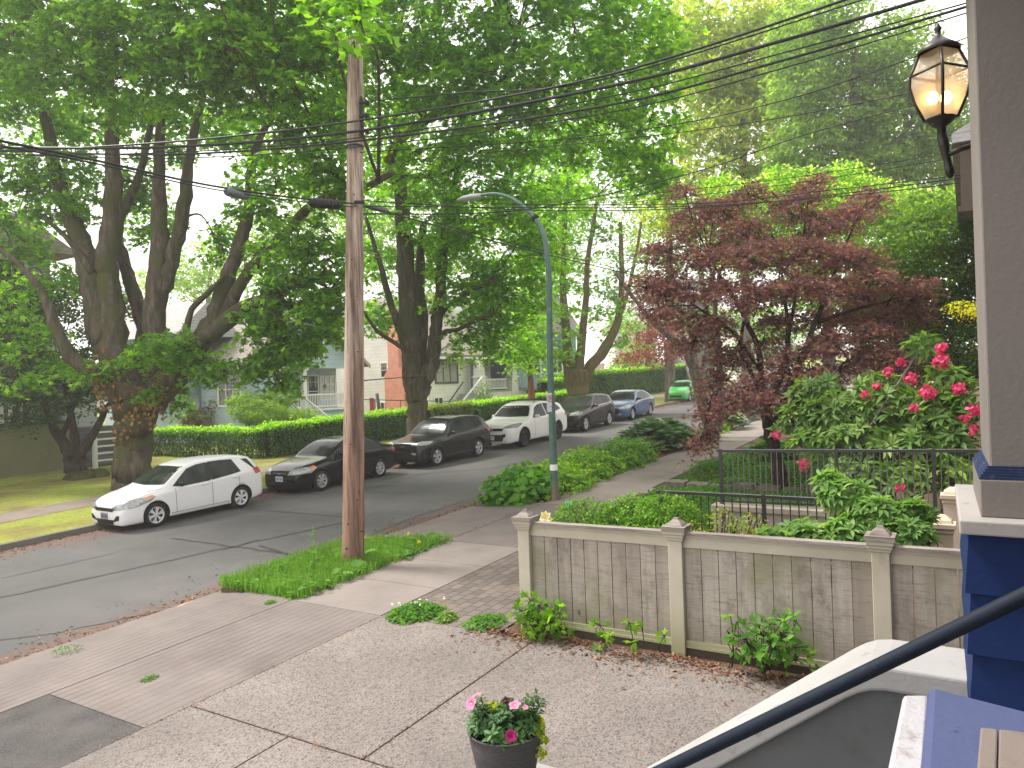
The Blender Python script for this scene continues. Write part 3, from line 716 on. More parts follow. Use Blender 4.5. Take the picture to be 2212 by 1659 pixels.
c = sedan('metallic blue sedan, last of the cars parked along the tall hedge', BLUEP); c.place(1370, 908, 1404, 897)
# far cars at the top of the street
c = Car('parked_hatchback', 'bright green hatchback parked far up the street by the kerb', 'car',
        [(0, .36, .47, .60, .50), (.03, .26, .52, .66, .62), (.12, .22, .60, .73, .74), (.35, .20, .68, .83, .80), (.75, .19, .80, .93, .83), (1.0, .19, .88, 1.05, .84),
         (1.5, .19, .93, 1.38, .845), (1.9, .19, .955, 1.47, .845), (2.9, .19, 1.0, 1.46, .845), (3.5, .22, 1.0, 1.38, .83), (3.8, .28, .9, 1.05, .78), (3.9, .40, .6, .78, .66)],
        2.45, .78, None, GREENP, wheel_r=.3, arch=.35)
windshield(c, 1, 1.08, 1.42, .72, .56); c.side([(1.3, .98), (1.7, 1.3), (2.2, 1.4), (2.2, .98)], 'front_window', GLASS); c.side([(2.3, .99), (2.3, 1.4), (3.0, 1.37), (3.2, 1.04)], 'rear_window', GLASS)
c.both([(.05, -.60, .66), (-.1, -.50, .68), (.35, -.66, .82), (.6, -.9, .84), (.3, -.9, .7)], (.65, .7, -.2), 'headlight', LAMPM, off=.008, cut=.05)
c.decal([(-.5, -.42, .36), (-.5, .42, .36), (-.5, .45, .5), (-.5, -.45, .5)], (1, 0, 0), 'grille', TRIM, off=.006)
c.set(53, 16.9)
c = sedan('pale blue car seen far up the road between maple branches', LBLUE); q = PG(1588, 852, 0); c.set(66.5, 15.2)
# grey wagon nose behind the porch steps at far left is left to the house part

# ------------------------------------------------------------------ foliage tools
def T_maple():
    o = [(0, 1.0), (.17, .62), (.52, .66), (.30, .36), (.40, .10), (0, 0), (-.40, .10), (-.30, .36), (-.52, .66), (-.17, .62)]
    V = [(0, .40, .05)]+[(x, y, -.10*abs(x)-.10*y*y) for x, y in o]
    F = [(0, 1+i, 1+(i+1) % 10) for i in range(10)]; return np.array(V), np.array(F)
def T_lobe():
    o = [(0, 1.0), (.2, .5), (.5, .6), (.16, 0), (-.16, 0), (-.5, .6), (-.2, .5)]
    V = [(0, .38, .05)]+[(x, y, -.10*abs(x)-.12*y*y) for x, y in o]
    F = [(0, 1+i, 1+(i+1) % 7) for i in range(7)]; return np.array(V), np.array(F)
def T_oval(wd=.5, curl=.15):
    V = [(0, 0, 0), (wd*.42, .3, .06), (wd*.5, .6, .03), (0, 1, -curl), (-wd*.5, .6, .03), (-wd*.42, .3, .06), (0, .55, -.02)]
    F = [(6, 0, 1), (6, 1, 2), (6, 2, 3), (6, 3, 4), (6, 4, 5), (6, 5, 0)]; return np.array(V, float), np.array(F)
def T_dia(wd=.45):
    V = [(0, 0, 0), (wd/2, .5, .06), (0, 1, -.06), (-wd/2, .5, .06)]; return np.array(V, float), np.array([(0, 1, 2), (0, 2, 3)])
def T_star():
    V = [(0, 0, 0)]; F = []
    for a in (-65, -33, 0, 33, 65):
        l = 1-.004*abs(a)*1.6; a = R(a); b = len(V)
        V += [(l*math.sin(a), l*math.cos(a)+.1, -.12), (.35*l*math.sin(a-.28), .35*l*math.cos(a-.28)+.05, .02), (.35*l*math.sin(a+.28), .35*l*math.cos(a+.28)+.05, .02)]
        F += [(0, b+1, b), (0, b, b+2)]
    return np.array(V, float), np.array(F)
def T_blade(wd=.06, bend=.35):
    V = [(-wd/2, 0, 0), (wd/2, 0, 0), (wd*.4, .5, bend*.25), (-wd*.4, .5, bend*.25), (0, 1, bend)]
    return np.array(V, float), np.array([(0, 1, 2), (0, 2, 3), (3, 2, 4)])
MAPLE, LOBE, OVAL, DIA, STAR, BLADE = T_maple(), T_lobe(), T_oval(), T_dia(), T_star(), T_blade()
NARROW = T_oval(.3, .2); ROUND = T_oval(.95, .1); HEART = T_oval(.85, .2)
def unit(v): return v/np.maximum(np.linalg.norm(v, axis=-1, keepdims=True), 1e-9)
def rndv(n): return unit(rng.normal(size=(n, 3)))
def leaves(name, pos, nrm, size, tmpl, mat, parent=None, rnd=None, dirv=None):
    pos = np.asarray(pos, float); n = len(pos); V0, F0 = tmpl
    nrm = unit(np.asarray(nrm, float)); t = rndv(n) if dirv is None else unit(np.asarray(dirv, float))
    if dirv is None:
        t = unit(t-nrm*np.sum(t*nrm, 1, keepdims=True)); x = np.cross(t, nrm)
    else:
        x = unit(np.cross(t, nrm)); nrm = np.cross(x, t)
    size = np.broadcast_to(np.asarray(size, float), (n,))[:, None, None]
    V = pos[:, None, :]+size*(V0[None, :, 0, None]*x[:, None, :]+V0[None, :, 1, None]*t[:, None, :]+V0[None, :, 2, None]*nrm[:, None, :])
    F = (F0[None]+(np.arange(n)*len(V0))[:, None, None]).reshape(-1, 3)
    if rnd is None: rnd = rng.random(n)
    return fast_mesh(name, V.reshape(-1, 3), F, mat, parent, rnd=np.repeat(rnd, len(F0)))
def sprays(cen, rad, n_leaf, size, tilt=.5, out=None, droop=.25, flat=.12):
    """flat layered leaf sprays: returns positions, normals"""
    k = len(cen); n = k*n_leaf
    sn = unit(np.array([0, 0, 1.])+(out*.35 if out is not None else 0)+rng.normal(size=(k, 3))*.22)
    a = rndv(k); a = unit(a-sn*np.sum(a*sn, 1, keepdims=True)); b = np.cross(sn, a)
    th = rng.random((k, n_leaf))*2*np.pi; r = np.sqrt(rng.random((k, n_leaf)))*np.broadcast_to(np.asarray(rad), (k,))[:, None]
    p = cen[:, None]+(r*np.cos(th))[..., None]*a[:, None]+(r*np.sin(th))[..., None]*b[:, None]
    p += sn[:, None]*(rng.normal(size=(k, n_leaf, 1))*flat*np.mean(rad)); p[..., 2] -= droop*r*r/np.mean(rad)
    nn = sn[:, None]+rng.normal(size=(k, n_leaf, 3))*tilt
    return p.reshape(n, 3), nn.reshape(n, 3)
def ell(c, r, n, shell=0.0):
    d = rndv(n); q = rng.random(n)**(1/3); q = shell+(1-shell)*q
    return np.asarray(c)+d*q[:, None]*np.asarray(r), d
def tree(name, label, cat, base, blobs, d0, leaf, tmpl, mat, limbs, bark, dens=1.0, nl=24, srad=.55, group=None, tilt=.5, twigs=True, droop=.25, extra=None, baserad=None):
    """blobs: (px, py, rx, ry, depth offset); limbs: polylines of (px, py, width px, depth offset)"""
    root = empty(name, base, label, cat, group)
    mb = MB(); nodes = []
    for k, lb in enumerate(limbs):
        pts = np.array([P(l[0], l[1], d0+(l[3] if len(l) > 3 else 0)) for l in lb]); rad = np.array([l[2]/2/F_PX*(d0+(l[3] if len(l) > 3 else 0)) for l in lb])
        q = catmull(np.column_stack([pts, rad]), 5); q[1:-1, :3] += rng.normal(size=(len(q)-2, 3))*q[1:-1, 3:4]*.10
        mb.tube(q[:, :3], np.maximum(q[:, 3], .012), 12 if rad[0] > .2 else 8, jit=.07)
        nodes += [(p[0], p[1], p[2], p[3]) for p in q[len(q)//3 if k == 0 else 2:]]
    nodes = np.array(nodes) if nodes else None
    PP, NN = [], []
    for (px, py, rx, ry, dd) in blobs:
        d = d0+dd; c = P(px, py, d); a = rx/F_PX*d; b = ry/F_PX*d; dep = min(a, 2.6)
        k = max(1, int(DENS*dens*(a*b)*1.35/(srad*srad)*.55+.5)); cen, dr = ell((0, 0, 0), (1, 1, 1), k, .25)
        cen = c+cen[:, :1]*rt*a+cen[:, 1:2]*fw*dep+cen[:, 2:]*np.array([0, 0, 1.])*b
        p, n_ = sprays(cen, srad*rng.uniform(.6, 1.25, k), nl, leaf, tilt, unit(cen-c), droop)
        PP.append(p); NN.append(n_)
        if twigs and nodes is not None:
            dd_ = np.linalg.norm(nodes[:, :3]-c, axis=1); j = int(np.argmin(dd_)); s0 = nodes[j]
            if dd_[j] > .3:
                r0 = max(.02, min(s0[3]*.5, dd_[j]*.016)); mid = (s0[:3]+c)/2+np.array([0, 0, .12*dd_[j]])+rng.normal(size=3)*.08*dd_[j]
                q = catmull(np.array([s0[:3], mid, c]), 5); mb.tube(q, np.linspace(r0, .012, len(q)), 6, jit=.05)
            for t in cen[:: max(1, len(cen)//7)]:
                mid = (c+t)/2+rng.normal(size=3)*.15; mb.tube([c+(rng.normal(size=3))*.05, mid, t], [.016, .011, .005], 5)
    if baserad:                                   # root flare
        b = np.array(base); mb.tube([b-[0, 0, .3], b+[0, 0, .12], b+[0, 0, .6], b+[0, 0, 1.3]], [baserad*1.7, baserad*1.28, baserad*1.06, baserad*.95], 14, jit=.09)
    mb.build('trunk', bark, root)
    PP = np.concatenate(PP); NN = np.concatenate(NN)
    sz = leaf*rng.uniform(.65, 1.2, len(PP))
    leaves('crown', PP, NN, sz, tmpl, mat, root)
    return root

GREEN = leafmat('maple_leaf', [(0, (0.065, 0.149, 0.017)), (.5, (0.106, 0.232, 0.022)), (.85, (0.162, 0.329, 0.029)), (1, (0.244, 0.419, 0.043))], .55)
GREEN_B = leafmat('maple_leaf_bright', [(0, (0.081, 0.186, 0.017)), (.5, (0.138, 0.286, 0.020)), (.85, (0.212, 0.400, 0.028)), (1, (0.308, 0.515, 0.033))], .55)
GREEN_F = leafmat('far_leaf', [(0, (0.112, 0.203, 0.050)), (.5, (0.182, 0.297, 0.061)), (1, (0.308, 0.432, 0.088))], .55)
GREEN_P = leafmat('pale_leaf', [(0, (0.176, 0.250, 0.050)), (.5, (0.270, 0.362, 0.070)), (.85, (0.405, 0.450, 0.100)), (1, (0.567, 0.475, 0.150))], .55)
GREEN_T = leafmat('tall_tree_leaf', [(0, (0.090, 0.168, 0.050)), (.6, (0.150, 0.252, 0.061)), (1, (0.240, 0.364, 0.083))], .55)
DOGW = leafmat('dogwood_leaf', [(0, (0.098, 0.221, 0.028)), (.5, (0.168, 0.338, 0.039)), (.8, (0.266, 0.468, 0.055)), (.9, (0.770, 0.715, 0.275)), (1, (0.850, 0.850, 0.396))], .5)
DARKG = leafmat('dark_evergreen_leaf', [(0, (0.025, 0.063, 0.014)), (.6, (0.049, 0.112, 0.022)), (1, (0.084, 0.182, 0.030))], .25)
PURPLE = leafmat('purple_leaf', [(0, (0.175, 0.094, 0.098)), (.45, (0.275, 0.146, 0.146)), (.8, (0.400, 0.221, 0.198)), (.93, (0.575, 0.286, 0.144)), (1, (0.700, 0.390, 0.144))], .4, tcol=(1.3, .95, .9))
REDM = leafmat('red_maple_leaf', [(0, (0.156, 0.036, 0.036)), (.6, (0.264, 0.072, 0.054)), (1, (0.480, 0.168, 0.072))], .45, tcol=(1.4, .9, .8))
LIME = leafmat('lime_leaf', [(0, (.13, .26, .025)), (.5, (.22, .4, .03)), (1, (.36, .54, .05))], .4, tcol=(1.4, 1.4, .6))
YEL = leafmat('yellow_leaf', [(0, (.4, .42, .02)), (1, (.65, .6, .05))], .5)
HEDGE = leafmat('hedge_leaf', [(0, (0.034, 0.092, 0.014)), (.45, (0.069, 0.172, 0.020)), (.6, (0.184, 0.391, 0.025)), (1, (0.483, 0.713, 0.050))], .4)
PINK = leafmat('pink_petal', [(0, (.62, .03, .13)), (.5, (.75, .06, .2)), (1, (.85, .2, .34))], .35, tcol=(1, .7, .8), gloss=.1)
RHODO = leafmat('rhododendron_leaf', [(0, (.06, .13, .03)), (.5, (.13, .24, .045)), (.8, (.23, .36, .065)), (1, (.34, .44, .09))], .38, tcol=(1.5, 1.7, .6), gloss=.2)
BRONZE = leafmat('bronze_leaf', [(0, (.06, .09, .03)), (.5, (.12, .13, .05)), (.75, (.24, .13, .07)), (1, (.33, .2, .1))], .3)

DENS = 7.0
# ------------------------------------------------------------------ street maples
m1 = PG(288, 1045, .12)
tree('maple_tree', 'huge moss streaked maple with many upright limbs behind the white hatchback', 'tree', m1,
     [(-100, -110, 130, 90, -2), (60, -120, 140, 90, -3), (240, -120, 140, 90, -4), (420, -120, 150, 90, -5), (590, -120, 150, 90, -6), (100, -280, 150, 90, -3), (330, -290, 160, 90, -4), (560, -290, 150, 90, -6), (400, -200, 140, 80, -9), (600, -220, 140, 80, -10), (40, 60, 110, 90, -2), (150, 40, 120, 80, -3), (300, 60, 130, 90, -4), (430, 40, 130, 90, -5), (560, 60, 130, 90, -5), (690, 60, 110, 90, -5), (120, 160, 100, 70, -2), (260, 170, 110, 80, -3), (400, 170, 120, 80, -4), (540, 180, 110, 80, -4), (660, 190, 110, 90, -5),
      (60, 250, 100, 55, 2), (200, 255, 80, 55, 2), (320, 260, 90, 55, 2), (450, 255, 90, 55, 2), (560, 285, 90, 55, 1), (690, 300, 90, 80, -4), (30, 360, 80, 60, 1), (140, 370, 80, 55, 1), (280, 390, 60, 60, 2), (40, 460, 80, 50, 2), (120, 455, 60, 40, 2),
      (330, 470, 60, 60, 3), (590, 380, 80, 50, -2), (700, 410, 70, 60, -3), (550, 460, 60, 50, 0), (640, 520, 90, 60, -2), (710, 560, 60, 60, -2), (580, 560, 60, 40, 0), (380, 320, 40, 30, 3), (470, 520, 40, 50, 3),
      (610, 640, 60, 50, -1), (680, 660, 70, 50, -2), (590, 720, 55, 60, -1), (650, 740, 55, 45, -1), (560, 790, 45, 40, -.5), (600, 820, 45, 30, -.5), (330, 770, 75, 35, -1.5), (430, 780, 60, 35, -1.2), (380, 745, 70, 30, -1.5), (480, 800, 40, 30, -1),
      (210, 800, 40, 30, -1), (320, 850, 25, 20, -1), (730, 640, 40, 50, -2), (30, 540, 70, 40, 1), (100, 600, 60, 40, 0), (370, 860, 35, 40, .8), (0, 160, 80, 90, 0), (775, 40, 90, 38, -11.8), (775, 108, 40, 18, -11.9), (640, 610, 70, 55, -1), (700, 720, 45, 50, -1), (600, 690, 60, 50, -.5), (540, 700, 40, 45, -.5), (610, 770, 60, 45, -.5), (210, 90, 120, 80, -4), (-30, 60, 100, 90, -1), (500, 110, 100, 70, -6), (160, 440, 60, 30, 0)],
     23.4, .20, LOBE, GREEN,
     [[(289, 1062, 96), (288, 1035, 82), (288, 960, 74), (292, 900, 84), (292, 845, 104), (295, 800, 100)],
      [(275, 850, 70), (255, 790, 62), (224, 730, 58), (204, 640, 52), (190, 570, 45), (165, 500, 38, .5), (130, 400, 30, 1), (100, 260, 22, 1), (70, 120, 14, 1)],
      [(270, 820, 70), (245, 740, 58), (236, 621, 50), (233, 548, 44), (246, 439, 38), (242, 300, 28, -.5), (236, 150, 18, -1), (250, 20, 12, -1)],
      [(305, 820, 50, 1), (312, 730, 34, 1), (296, 650, 30, 1), (270, 577, 26, 1), (255, 494, 22, 1), (300, 380, 16, 1), (330, 250, 12, 1)],
      [(315, 840, 60), (330, 750, 50), (336, 640, 46), (347, 548, 40), (342, 439, 30), (346, 300, 22, -.5), (352, 160, 15, -1)],
      [(337, 660, 36), (357, 600, 34), (384, 512, 30), (397, 439, 28), (412, 330, 20), (440, 200, 14), (470, 80, 10)],
      [(320, 870, 80), (375, 810, 58), (437, 735, 46), (473, 657, 36), (500, 580, 31), (520, 520, 28), (538, 450, 24), (548, 330, 18, -.5), (590, 250, 12, -1)],
      [(430, 740, 36, -.3), (509, 680, 36, -.5), (575, 645, 26, -1), (637, 614, 18, -1.5), (700, 595, 11, -2)],
      [(480, 690, 30), (538, 585, 24, -.5), (615, 505, 21, -1), (666, 450, 19, -2), (745, 400, 14, -3)],
      [(398, 790, 16, -.4), (402, 723, 14, -.4), (414, 670, 13, -.4), (466, 617, 11, -.4), (490, 590, 8, -.4)],
      [(270, 860, 50, -.3), (210, 815, 38, -.6), (150, 766, 30, -.8), (116, 694, 24, -1), (92, 635, 18, -1), (55, 585, 13, -1), (-10, 530, 9, -1)],
      [(200, 590, 16, -.3), (150, 520, 12, -.5), (95, 470, 8, -.8)], [(560, 650, 9, -1.3), (640, 700, 6, -1.6), (735, 600, 5, -2)], [(850, 371, 16, -3), (760, 420, 18, -2.5), (690, 440, 18, -2)]],
     BARK, dens=1.75, nl=26, srad=.5, group='maples along the far boulevard')
# dry brown leaf clusters hanging on the trunk: part of the same tree
root1 = bpy.data.objects['maple_tree']
pp = []
for (x, y) in [(225, 800), (215, 830), (245, 850), (240, 815), (262, 860), (280, 905), (325, 860), (300, 870), (350, 850), (255, 935), (205, 790), (330, 880)]:
    c = P(x, y, 22.6); pp.append(c+rng.normal(size=(22, 3))*np.array([.16, .16, .28]))
pp = np.concatenate(pp); DRY = leafmat('dry_leaf', [(0, (.2, .1, .03)), (1, (.42, .24, .09))], .3, tcol=(1.2, 1, .6))
leaves('dry_leaves', pp, rndv(len(pp)), .14, LOBE, DRY, root1, dirv=np.tile([0, 0, -1.], (len(pp), 1))+rng.normal(size=(len(pp), 3))*.4)
b2 = PY(905, 955, 19.6); m2 = np.array([b2[0], 19.6, G(b2[0])+.12])
tree('maple_tree', 'tall forked maple standing behind the dark grey SUV', 'tree', m2,
     [(720, -120, 150, 100, -7), (900, -120, 150, 100, -8), (1080, -120, 160, 100, -9), (1250, -120, 160, 100, -9), (800, -300, 160, 100, -8), (1000, -300, 160, 100, -9), (1200, -290, 160, 100, -9), (900, -220, 150, 90, -12), (1120, -220, 150, 90, -12), (620, 40, 100, 80, -6), (760, 50, 110, 90, -7), (880, 50, 110, 90, -8), (1000, 50, 120, 90, -9), (1120, 50, 120, 90, -9), (1240, 60, 120, 90, -9), (1350, 60, 110, 90, -8), (680, 150, 100, 80, -5), (830, 150, 100, 80, -7), (950, 150, 110, 80, -8), (1070, 160, 120, 80, -9), (1200, 170, 120, 90, -9), (1330, 170, 110, 90, -8), (1430, 60, 60, 60, -7),
      (720, 250, 80, 60, -2), (840, 260, 100, 70, -4), (960, 260, 110, 70, -6), (1080, 270, 110, 80, -7), (1200, 280, 110, 80, -7), (1310, 290, 90, 70, -6), (1400, 260, 80, 90, -7), (1430, 340, 50, 50, -6), (820, 350, 80, 60, 0), (920, 370, 100, 60, -3), (1040, 370, 100, 70, -4), (1150, 380, 90, 70, -4),
      (800, 450, 60, 60, 2), (930, 470, 90, 60, -1), (1030, 470, 90, 70, -2), (1120, 480, 80, 60, -2), (1220, 420, 60, 60, -2), (810, 560, 60, 50, 1), (930, 560, 60, 50, 2), (1010, 570, 80, 60, -1), (1090, 580, 80, 60, -1), (830, 660, 55, 40, 1), (990, 650, 70, 50, 0), (1070, 660, 70, 50, 0), (1130, 640, 60, 60, 0),
      (1010, 710, 55, 35, 0), (1090, 730, 60, 40, 1), (1050, 760, 45, 25, 1), (980, 765, 30, 18, 0), (1130, 760, 40, 40, 2), (810, 700, 45, 25, .5), (760, 560, 30, 60, 0), (1180, 560, 50, 60, 0), (1150, 500, 60, 60, -1), (980, 520, 60, 50, 1), (1440, 150, 60, 70, -7), (1420, 400, 40, 40, -5), (1380, 360, 60, 50, -5)],
     30.8, .21, LOBE, GREEN_B,
     [[(904, 955, 52), (901, 900, 44), (899, 855, 47), (900, 815, 58)],
      [(893, 862, 34), (894, 825, 44), (890, 760, 44), (886, 693, 46), (880, 620, 42), (872, 500, 34, -.5), (862, 350, 26, -1), (860, 200, 18, -2), (865, 60, 12, -3)],
      [(903, 865, 34), (910, 825, 44), (932, 788, 32), (939, 740, 30), (944, 690, 26), (952, 620, 25), (962, 500, 20, -1), (985, 380, 15, -2), (1010, 250, 10, -4)],
      [(900, 790, 34, .4), (912, 700, 26, .4), (905, 600, 22, .4), (915, 480, 16, .4)],
      [(880, 770, 20), (866, 720, 17), (842, 648, 15), (818, 560, 11), (790, 470, 8)],
      [(940, 735, 14), (962, 717, 11), (991, 711, 9, -.5), (1036, 688, 8, -1), (1072, 675, 6, -1.5)], [(946, 690, 12), (965, 665, 10), (1005, 635, 8, -1), (1060, 610, 6, -2)],
      [(884, 760, 12), (862, 746, 10, -.5), (813, 713, 8, -1), (786, 673, 6, -1.5)],
      [(868, 440, 20, -.5), (845, 345, 18, -3), (880, 290, 17, -4.5), (946, 245, 16, -6), (1000, 215, 16, -7), (1055, 196, 15, -7.5), (1100, 155, 12, -8), (1115, 73, 9, -9)],
      [(850, 375, 14, -2), (890, 335, 13, -3), (935, 315, 12, -4), (1000, 312, 11, -5), (1075, 308, 8, -6)], [(868, 380, 11, -2), (940, 380, 9, -3), (990, 360, 8, -4), (1040, 325, 6, -5)], [(1060, 290, 8, -6), (1100, 262, 9, -7), (1200, 235, 7, -8)]],
     BARK, dens=1.55, nl=26, srad=.55, group='maples along the far boulevard')
mb = MB()
q = catmull(np.array([P(835, 350, 27.6), P(880, 290, 26.2), P(946, 244, 24.7), P(1000, 214, 23.7), P(1050, 196, 23.2)]), 6)
mb.tube(q+np.array([0, 0, .035]), .135, 8, jit=.12); mb.build('moss', plain('moss', (.2, .19, .03), .95, .1, 0, .4, 12), bpy.data.objects['maple_tree.001'])
b3 = PY(1248, 872, 19.8); m3 = np.array([b3[0], 19.8, G(b3[0])+.12])
tree('maple_tree', 'three stemmed maple in front of the tall hedge behind the black brown SUV', 'tree', m3,
     [(1190, 330, 70, 60, 0), (1290, 340, 70, 60, 0), (1180, 440, 60, 60, 0), (1270, 450, 60, 50, 0), (1340, 400, 50, 50, 0), (1200, 540, 60, 60, 0), (1310, 520, 40, 40, 0), (1160, 620, 60, 50, -1), (1240, 610, 50, 50, 1), (1330, 600, 35, 40, 0), (1150, 700, 50, 50, -1), (1210, 700, 50, 50, -1), (1290, 690, 40, 40, 1),
      (1330, 640, 35, 40, 0), (1170, 760, 40, 30, -1), (1220, 770, 30, 25, -1), (1120, 690, 40, 50, 1), (1330, 740, 25, 30, 1), (1100, 780, 35, 22, 1), (1280, 260, 60, 50, 0), (1380, 300, 50, 60, 2)],
     43, .26, LOBE, GREEN_B,
     [[(1249, 890, 46), (1249, 850, 46), (1246, 800, 52)], [(1240, 862, 24), (1232, 810, 28), (1225, 755, 22), (1219, 660, 16), (1216, 560, 13), (1225, 400, 9)], [(1255, 865, 26), (1262, 822, 28), (1277, 790, 24), (1309, 748, 22), (1335, 690, 16), (1343, 600, 12), (1340, 480, 8)],
      [(1246, 810, 24), (1256, 740, 18), (1266, 650, 14), (1270, 560, 11), (1292, 420, 7)], [(1322, 715, 12), (1350, 650, 9), (1372, 560, 7), (1385, 480, 5)]],
     mk_bark('bark_mossy_brown', (.13, .1, .055), (.2, .16, .09), (.13, .12, .04)), dens=1.15, nl=22, srad=.75, group='maples along the far boulevard', twigs=True)
# small street tree with reddish trunk
b4 = PY(1147, 872, 22.5)
tree('young_maple_tree', 'young maple with a bare reddish trunk beside the cream house porch', 'tree', np.array([b4[0], 22.5, G(b4[0])+.12]),
     [(1140, 790, 30, 22, 0), (1120, 770, 35, 25, 0), (1170, 770, 28, 25, 0), (1145, 740, 40, 30, 0), (1150, 700, 35, 30, 0)],
     38.5, .22, LOBE, GREEN_B, [[(1148, 872, 17), (1147, 830, 13), (1145, 790, 10), (1146, 740, 7)]], BARK_R, dens=1.2, nl=20, srad=.6)

# trees beyond: each its own
def bgtree(name, label, d, blobs, mat, leaf, trunk, dens=1.0, srad=.9, nl=22, tmpl=DIA, bark=BARK_G, group='trees beyond the street', twigs=False, tilt=.7):
    px = trunk[0][0][0]; b = P(px, 830, d); z = G(b[0])
    b = np.array([b[0], b[1], z]); 
    tk = [list(t) for t in trunk]
    return tree(name, label, 'tree', b, blobs, d, leaf, tmpl, mat, [[(px, 829.5-(z-CH)*F_PX/d-(px-1106)*.035, trunk[0][0][2]*1.15)]+tk[0]]+tk[1:], bark, dens*2.0, nl, srad, group, tilt, twigs)
bgtree('tall_tree', 'tall pale trunked tree with thin yellow green foliage above the purple maple', 46,
       [(1580, 40, 80, 60, 0), (1480, 60, 70, 70, 1), (1660, 90, 80, 70, 0), (1590, 150, 90, 60, 0), (1500, 190, 60, 60, 1), (1640, 220, 80, 50, 0), (1560, 280, 70, 50, 0), (1480, 300, 50, 50, 1), (1630, 330, 60, 50, 0), (1560, 370, 60, 50, 0), (1650, 400, 50, 50, 0), (1480, 400, 50, 50, 0), (1430, 470, 50, 50, 0), (1700, 30, 60, 60, 0), (1540, 110, 80, 60, 2), (1680, 160, 60, 60, 2), (1580, 220, 80, 60, 2), (1700, 260, 60, 60, 2)], GREEN_P, .42,
       [[(1612, 700, 20), (1608, 480, 18), (1606, 330, 15), (1600, 200, 12), (1606, 60, 9), (1610, -40, 6)], [(1590, 520, 14), (1572, 430, 12), (1560, 330, 9), (1545, 240, 7)]], 1.5, twigs=True)
bgtree('tall_tree', 'slender pair of grey stems with sparse leaves left of the purple maple', 55,
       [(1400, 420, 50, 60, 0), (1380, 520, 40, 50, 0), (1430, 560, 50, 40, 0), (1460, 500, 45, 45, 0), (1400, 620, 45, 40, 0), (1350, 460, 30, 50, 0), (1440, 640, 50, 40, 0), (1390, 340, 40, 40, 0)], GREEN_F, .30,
       [[(1448, 700, 16), (1446, 560, 15), (1440, 420, 12), (1430, 300, 9)], [(1528, 690, 14), (1500, 520, 10), (1465, 420, 9), (1440, 290, 7)]], 1.0, twigs=True)
bgtree('tall_tree', 'broad blue green tree rising behind the lantern', 40,
       [(1740, 70, 90, 70, 0), (1850, 110, 100, 80, 0), (1950, 150, 90, 80, 0), (2030, 210, 60, 80, 0), (1730, 190, 80, 70, 0), (1830, 240, 90, 70, 0), (1930, 290, 90, 70, 0), (2040, 330, 80, 70, 0), (1740, 310, 80, 60, 0), (1860, 360, 90, 60, 0), (1990, 400, 90, 60, 0), (2090, 240, 30, 60, 0), (1960, 60, 50, 40, 0), (1800, 20, 70, 50, 0), (2070, 440, 70, 60, 0), (1780, 130, 100, 80, 2), (1880, 200, 100, 80, 2), (1980, 260, 100, 80, 2), (1800, 330, 110, 80, 2), (1920, 400, 110, 80, 2), (1700, 400, 80, 60, 2)], GREEN_T, .34,
       [[(1860, 700, 26), (1850, 450, 22), (1840, 280, 16), (1850, 100, 9)], [(1850, 420, 12), (1760, 300, 9), (1720, 180, 6)], [(1850, 400, 12), (1950, 290, 9), (2010, 200, 6)]], 1.9)
bgtree('dogwood_tree', 'spreading light green tree dotted with cream blossom behind the purple maple', 25,
       [(1560, 480, 80, 55, 0), (1660, 460, 80, 60, 0), (1760, 450, 90, 60, 0), (1860, 440, 80, 60, 0), (1950, 450, 70, 50, 0), (1640, 540, 90, 50, 0), (1760, 540, 100, 50, 0), (1880, 530, 90, 50, 0), (1700, 400, 70, 40, 0), (1820, 390, 60, 35, 0), (1970, 560, 60, 50, 0), (1560, 420, 50, 40, 0), (1760, 620, 90, 50, 1), (1880, 620, 80, 60, 1)], DOGW, .14,
       [[(1790, 760, 26), (1785, 650, 20), (1770, 540, 13), (1760, 450, 7)], [(1785, 650, 14), (1660, 560, 8), (1600, 480, 5)], [(1785, 640, 14), (1900, 540, 8), (1950, 460, 5)]], 2.2, srad=.5, nl=34, tmpl=OVAL, tilt=.55)
bgtree('leafy_tree', 'mid green tree at the right edge beside the porch column', 19,
       [(1960, 520, 80, 60, 0), (2050, 500, 70, 60, 0), (2100, 560, 50, 60, 0), (1930, 600, 80, 60, 0), (2030, 600, 80, 60, 0), (1950, 690, 80, 60, 0), (2050, 690, 70, 60, 0), (1990, 760, 80, 50, 0), (2080, 770, 60, 60, 0), (1900, 740, 60, 50, .5), (2100, 660, 50, 60, 0), (1880, 670, 60, 50, 1), (2090, 420, 30, 40, 0), (2000, 440, 50, 40, 0)], GREEN_T, .13,
       [[(2030, 860, 22), (2025, 720, 16), (2015, 600, 9)], [(2025, 700, 10), (1940, 600, 6)]], 1.7, srad=.42, nl=40, tmpl=OVAL)
bgtree('leafy_tree', 'light green tree filling the gap behind the forked maple', 60,
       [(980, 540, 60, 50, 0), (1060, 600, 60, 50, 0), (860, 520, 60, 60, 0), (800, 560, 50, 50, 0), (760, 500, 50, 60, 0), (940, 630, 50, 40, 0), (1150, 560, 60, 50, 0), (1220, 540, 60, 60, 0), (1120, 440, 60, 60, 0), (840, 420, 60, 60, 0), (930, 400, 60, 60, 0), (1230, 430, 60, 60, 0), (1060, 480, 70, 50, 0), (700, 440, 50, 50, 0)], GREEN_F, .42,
       [[(950, 760, 16), (950, 560, 12), (960, 420, 8)]], 1.35, srad=1.2)
